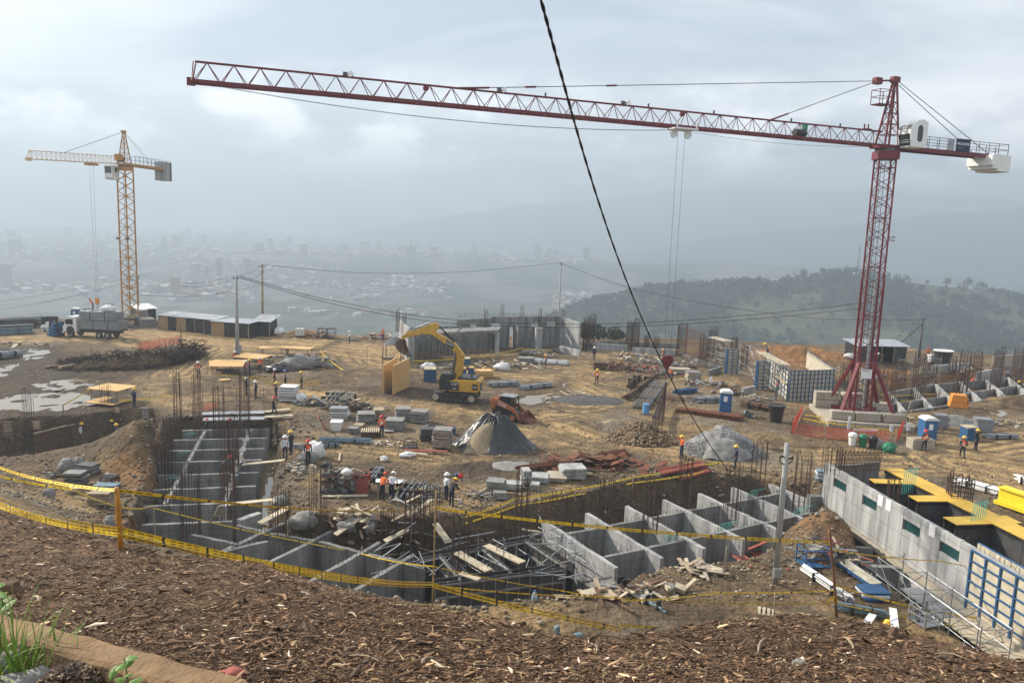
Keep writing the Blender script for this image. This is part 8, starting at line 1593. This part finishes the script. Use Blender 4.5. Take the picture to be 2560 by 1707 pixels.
 # kerb, bench clutter and foreground
t=thing('concrete_kerb','earthy concrete kerb edging the mulch at lower left','kerb');k0=[Vector((cp[i,0],cp[i,1],0))for i in range(4)]
for i in range(3):
 a_,b__=k0[i],k0[i+1];d=(b__-a_);d.z=0;d.normalize();n=Vector((d.y,-d.x,0));m=MB();ns=12;vs=[]
 for k in range(ns+1):
  p=a_.lerp(b__,k/ns);z_=max(MS0-MS1*p.y,zt(p.x,p.y))+.05
  for o_,dz in((0.0,-.3),(0.0,0.0),(.21,-.0),(.24,-.03),(.25,-.5)):q=p+n*o_;vs.append((q.x,q.y,z_+dz+.012*math.sin(k*2.3+o_*9)))
 m.add(vs,[(k*5+j,k*5+j+1,(k+1)*5+j+1,(k+1)*5+j)for k in range(ns)for j in range(4)]);m.build('kerb_length',mat('kerb_concrete',(.20,.125,.062),.95,var=.45,scale=3,bump=.5,bscale=25,dirt=.3),t)
 # ---------------------------------------------------------------- foreground plants and small things
leafm=mat('fresh_leaf',(.085,.17,.018),.5,var=.3,scale=9);grassm=mat('grass_blade',(.15,.25,.03),.6,var=.35,scale=7)
def blade(m,p,L_,w,az_,el,curve,nseg=5):
 pts=[];d=Vector((math.cos(az_)*math.cos(el),math.sin(az_)*math.cos(el),math.sin(el)));q=Vector(p);sd=Vector((-math.sin(az_),math.cos(az_),0));vs=[]
 for k in range(nseg+1):
  u=k/nseg;ww=w*(1-u)**.7*(.6+.4*min(1,u*4));vs+=[q-sd*ww,q+sd*ww+Vector((0,0,ww*.3))];q=q+d*(L_/nseg);d=(d-Vector((0,0,curve/nseg))).normalized()
 m.add(vs,[(2*k,2*k+1,2*k+3,2*k+2)for k in range(nseg)])
rg=random.Random(12);_T=T
def T(px,py,up=0.0):
 """as before, but what stands below the kerb keeps clear of it"""
 p=_T(px,py,up);yk=float(np.interp(p.x,cp[:,0],cp[:,1]))
 if px<640 and py>1550 and p.y<yk+.04:p.y=min(p.y,yk-.5);p.z=float(terrain(np.array([p.x]),np.array([p.y]))[0])+up
 return p
def tuft(label,px,py,n,L_,spread=.1):
 t=thing('grass_tuft',label,'grass',T(px,py));m=MB()
 for k in range(n):blade(m,(rg.gauss(0,spread),rg.gauss(0,spread),-.02),L_*rg.uniform(.4,1),rg.uniform(.006,.013),rg.uniform(0,6.28),rg.uniform(.7,1.5),rg.uniform(.2,1.2))
 m.build('blades',grassm,t,kind='stuff')
tuft('bright green grass tuft below the kerb at lower left',112,1650,130,.8,.14);tuft('small grass tuft left of the large tuft below the kerb',45,1640,36,.4,.08);tuft('tiny grass tuft on the bench beyond the bamboo post',1145,1528,14,.16,.04);tuft('thin grass sprig at the lower left corner',15,1610,26,.35,.08)
def leafshape(m,p,L_,w,az_,el):
 sd=Vector((-math.sin(az_),math.cos(az_),0));d=Vector((math.cos(az_)*math.cos(el),math.sin(az_)*math.cos(el),math.sin(el)));p=Vector(p);up_=sd.cross(d);pr_=[(0,0),(.25,.8),(.5,1),(.8,.55),(1,0)];vs=[]
 for u,f in pr_:c=p+d*(L_*u)-Vector((0,0,L_*.25*u*u));vs+=[c-sd*w*f+up_*(w*f*.25),c,c+sd*w*f+up_*(w*f*.25)]
 fs=[]
 for k in range(4):fs+=[(3*k,3*k+1,3*k+4,3*k+3),(3*k+1,3*k+2,3*k+5,3*k+4)]
 m.add(vs,fs)
def weed(label,px,py,h,nl,L_,w):
 t=thing('weed_plant',label,'plant',T(px,py));m=MB();m.path([(0,0,-.03),(.01,.01,h*.5),(-.01,0,h)],[.008,.006,.003],5);m.build('stem',leafm,t)
 for k in range(nl):m=MB();leafshape(m,(0,0,h*(.3+.7*k/max(1,nl-1))),L_*rg.uniform(.7,1.1),w,k*2.4+rg.uniform(-.4,.4),rg.uniform(.1,.9));m.build('leaf',leafm,t)
weed('slender weed with pointed leaves rising over the kerb at left',82,1640,.72,6,.2,.035);weed('leafy weed sprouting below the kerb beside the mulch heap',400,1690,.45,9,.11,.035);weed('small broad-leaved weed at the left edge',8,1570,.4,7,.12,.045);weed('low weed at the bottom edge below the kerb',345,1700,.25,7,.12,.03)
# chip heap below the kerb
c=T(232,1690);r=np.random.default_rng(21);t=thing('mulch_mound','dark heap of coarse wood chips below the kerb','mulch heap',c)
m=MB();m.lathe([(.27,-.1),(.24,.05),(.19,.13),(.1,.19),(.01,.21)],22);m.build('heap_core','dwood',t,smooth=True);Vm,Fm,Cm=[],[],[];k=0
for i in range(1500):
 a_=r.random()*6.283;q=math.sqrt(r.random());zz=.235*(1-q**1.8)-.01;p=np.array([math.cos(a_)*q*.3,math.sin(a_)*q*.3,zz+.015*r.random()]);L_=r.uniform(.02,.08);w=L_*r.uniform(.15,.4);th_=.006;d=np.array([math.cos(r.random()*6.28),math.sin(r.random()*6.28),r.normal(0,.35)]);d/=np.linalg.norm(d);s=np.cross(d,[0,0,1]);s/=np.linalg.norm(s);s=s+np.array([0,0,r.normal(0,.4)]);n_=np.cross(s,d)*th_
 Vm+=[p-d*L_/2-s*w/2,p+d*L_/2-s*w*.3,p+d*L_/2+s*w*.3,p-d*L_/2+s*w/2,p-d*L_/2+n_*2,p+d*L_/2+n_*2];Fm+=[(k,k+1,k+5),(k,k+5,k+4),(k+3,k+4,k+5),(k+3,k+5,k+2)];k+=6;cc=np.array([(.09,.06,.04),(.05,.035,.025),(.16,.11,.07),(.30,.22,.14)][r.choice(4,p=[.4,.35,.18,.07])]);Cm+=[cc*r.uniform(.7,1.3)]*6
o=bpy.data.objects.new('chips',np_mesh('chips',np.array(Vm),np.array(Fm),[attr_mat('wood_chip',.82)],np.array(Cm),False));COL.objects.link(o);o.parent=t;o['kind']='stuff'
for i,(lab,px_,py_,r_,mm)in enumerate((('flat grey rock at the bottom edge below the kerb',95,1712,(.2,.14,.1),'stone'),('grey rock at the left edge below the kerb',12,1690,(.16,.14,.14),'stone'),('dark stone half buried in mulch at the left edge',18,1482,(.16,.12,.1),'dwood'),('crumpled pale plastic sheet in the weeds',45,1615,(.22,.12,.12),'bag'),('second crumpled plastic scrap beside the grass',150,1640,(.14,.1,.07),'bag'),('white plastic scrap left of the grass tuft',35,1665,(.05,.05,.1),'white'),('reddish brick lump at the end of the kerb',585,1690,(.09,.07,.05),'redplank'),('small ochre stone on the mulch by the bamboo post',985,1508,(.07,.05,.05),'sand'),('brown stone on the mulch at mid left',592,1510,(.05,.05,.04),'soil'),('bluish grey stone in the mulch at lower right',2000,1660,(.06,.05,.04),'stone'),('brown root stump on the mulch crest at right',2233,1592,(.05,.05,.08),'dwood'),('crumbling soil lump on the dirt edge left of the bamboo post',995,1478,(.22,.18,.18),'soil'))):
 blob('stone' if 'ston' in lab or 'rock' in lab or 'lump' in lab else('plastic_scrap' if 'plastic' in lab else 'root_stump'),lab,T(px_,py_,-.02),r_,mm,'stone' if 'ston' in lab or 'rock' in lab or 'lump' in lab else('plastic' if 'plastic' in lab else 'stump'),90+i,amp=.45)
h=inst(HELM,'hard_hat',None,T(2222,1562)+Vector((0,.1,.02)),(0,.2,1.0),(1.25,)*3);h.color=(*COLS['Y'],1);tag(h,'yellow hard hat lying on the mulch crest at right','helmet')
t=thing('paint_bucket','black bucket sunk at the mulch crest in the middle','bucket',T(1308,1566));m=MB();m.lathe([(.11,-.05),(.14,.15),(.15,.17),(.13,.17),(.1,.0),(.01,-.01)],18);m.build('body','black',t);m=MB();m.path([(.14,0,.15),(.25,-.02,.1),(.42,-.04,.03)],.012,5);m.build('handle','bamboo',t)
blob('cement_bag','crumpled blue and white paper bag standing on the mulch crest',T(1392,1584),(.13,.1,.27),'pipeb','bag',131,amp=.35);blob('cement_bag','blue and white paper bag lying at the mulch crest beside the standing one',T(1446,1590),(.2,.12,.1),'pipeb','bag',132,amp=.4)
t=thing('water_bottle','large clear bluish water bottle at the edge of the dark formwork','bottle',T(1336,1502));m=MB();m.lathe([(.12,0),(.135,.03),(.135,.28),(.12,.34),(.05,.42),(.05,.48)],14);m.build('body',mat('bottle_plastic',(.30,.42,.50),.25,var=.1),t,smooth=True);m=MB();m.tube((0,0,.48),(0,0,.52),.055,n=10);m.build('cap','blue',t)
t=thing('plastic_bowl','pale blue plastic bowl lying at the dirt edge','bowl',T(736,1428));m=MB();m.lathe([(.13,0),(.135,.02),(.11,.07),(.06,.10),(.01,.11)],16);m.build('dome',mat('bottle_plastic',(.3,.42,.5)),t,smooth=True);m=MB();m.box((-.16,.02,.02),(.25,.14,.03),.2);m.build('flap','plank',t)
t=thing('broken_pallet','small broken pallet at the foot of the concrete pole','pallet',T(1915,1535),rad(-20))
for k in range(4):m=MB();m.box((-.3+.2*k,0,.14),(.12,.7,.025));m.build('slat','plank',t)
for s in(-.3,.3):m=MB();m.box((0,s,.06),(.75,.09,.1));m.build('bearer','wood',t)
# individual sticks and bark strips lying on the mulch
SK=[('curved pale twig in the mulch left of the bamboo post',(868,1462),(880,1508),.010,.05),('dark bent branch on the mulch at mid left',(485,1428),(550,1415),.018,.04),('long thin stick beside the orange post',(210,1372),(248,1352),.012,.02),('dark stick lying above the kerb',(85,1370),(140,1340),.014,.03),('arched dry root in the middle foreground',(760,1625),(815,1600),.014,.12),('pale curved bark strip at centre bottom',(1055,1668),(1092,1655),.022,.03),('straight stick beneath the arched root',(770,1622),(835,1620),.008,.01),('long dark stick at the lower middle',(860,1645),(960,1665),.009,.03),('wooden slat on the dirt edge by the orange post',(318,1338),(400,1352),.03,.01),('grey stick at the right foreground',(2110,1600),(2135,1640),.022,.02),('brown bark strip on the right mulch',(2062,1598),(2078,1612),.025,.03),('thin stick crossing the lower right mulch',(1930,1670),(1985,1668),.010,.03),('pale bark strip below the bag',(1475,1615),(1490,1640),.016,.03),('pale curl of bark at lower middle left',(460,1582),(482,1568),.014,.05),('split pale stick cluster piece at left',(300,1478),(335,1462),.016,.02),('short chunky bark piece at left',(278,1482),(320,1482),.024,.01),('pale bark slip near the left kerb',(82,1500),(98,1512),.03,.02),('dark stick at far lower right',(1895,1640),(1915,1600),.02,.02),('thin root looping at lower centre',(640,1600),(700,1625),.008,.06),('long stick in the lower right corner',(2330,1640),(2420,1655),.012,.03),('bark strip at centre right foreground',(1525,1562),(1540,1580),.02,.02),('thin twig right of the bamboo post',(1180,1560),(1228,1572),.007,.02),('grey twig below the bamboo post',(1075,1535),(1130,1545),.008,.03),('pale broken slat left of centre',(870,1538),(892,1552),.022,.01)]
for i,(lab,a_,b__,r_,cv_)in enumerate(SK):
 A_,B_=T(*a_,r_+.012),T(*b__,r_+.012);d=B_-A_;sd=Vector((-d.y,d.x,0)).normalized();m=MB();rr_=random.Random(i);m.path([Vector((0,0,0)),d*.25+sd*cv_*.8+Vector((0,0,.012)),d*.55+sd*cv_+Vector((0,0,.018)),d*.8+sd*cv_*.5+Vector((0,0,.01)),d],[r_*.25,r_*.55,r_*.5,r_*.4,r_*.12],6);o=m.build('mulch_stick','wood' if 'pale' in lab else('wood' if i%2 else 'dwood'),smooth=True);o.location=A_;tag(o,lab,'stick','sticks and bark strips on the mulch')
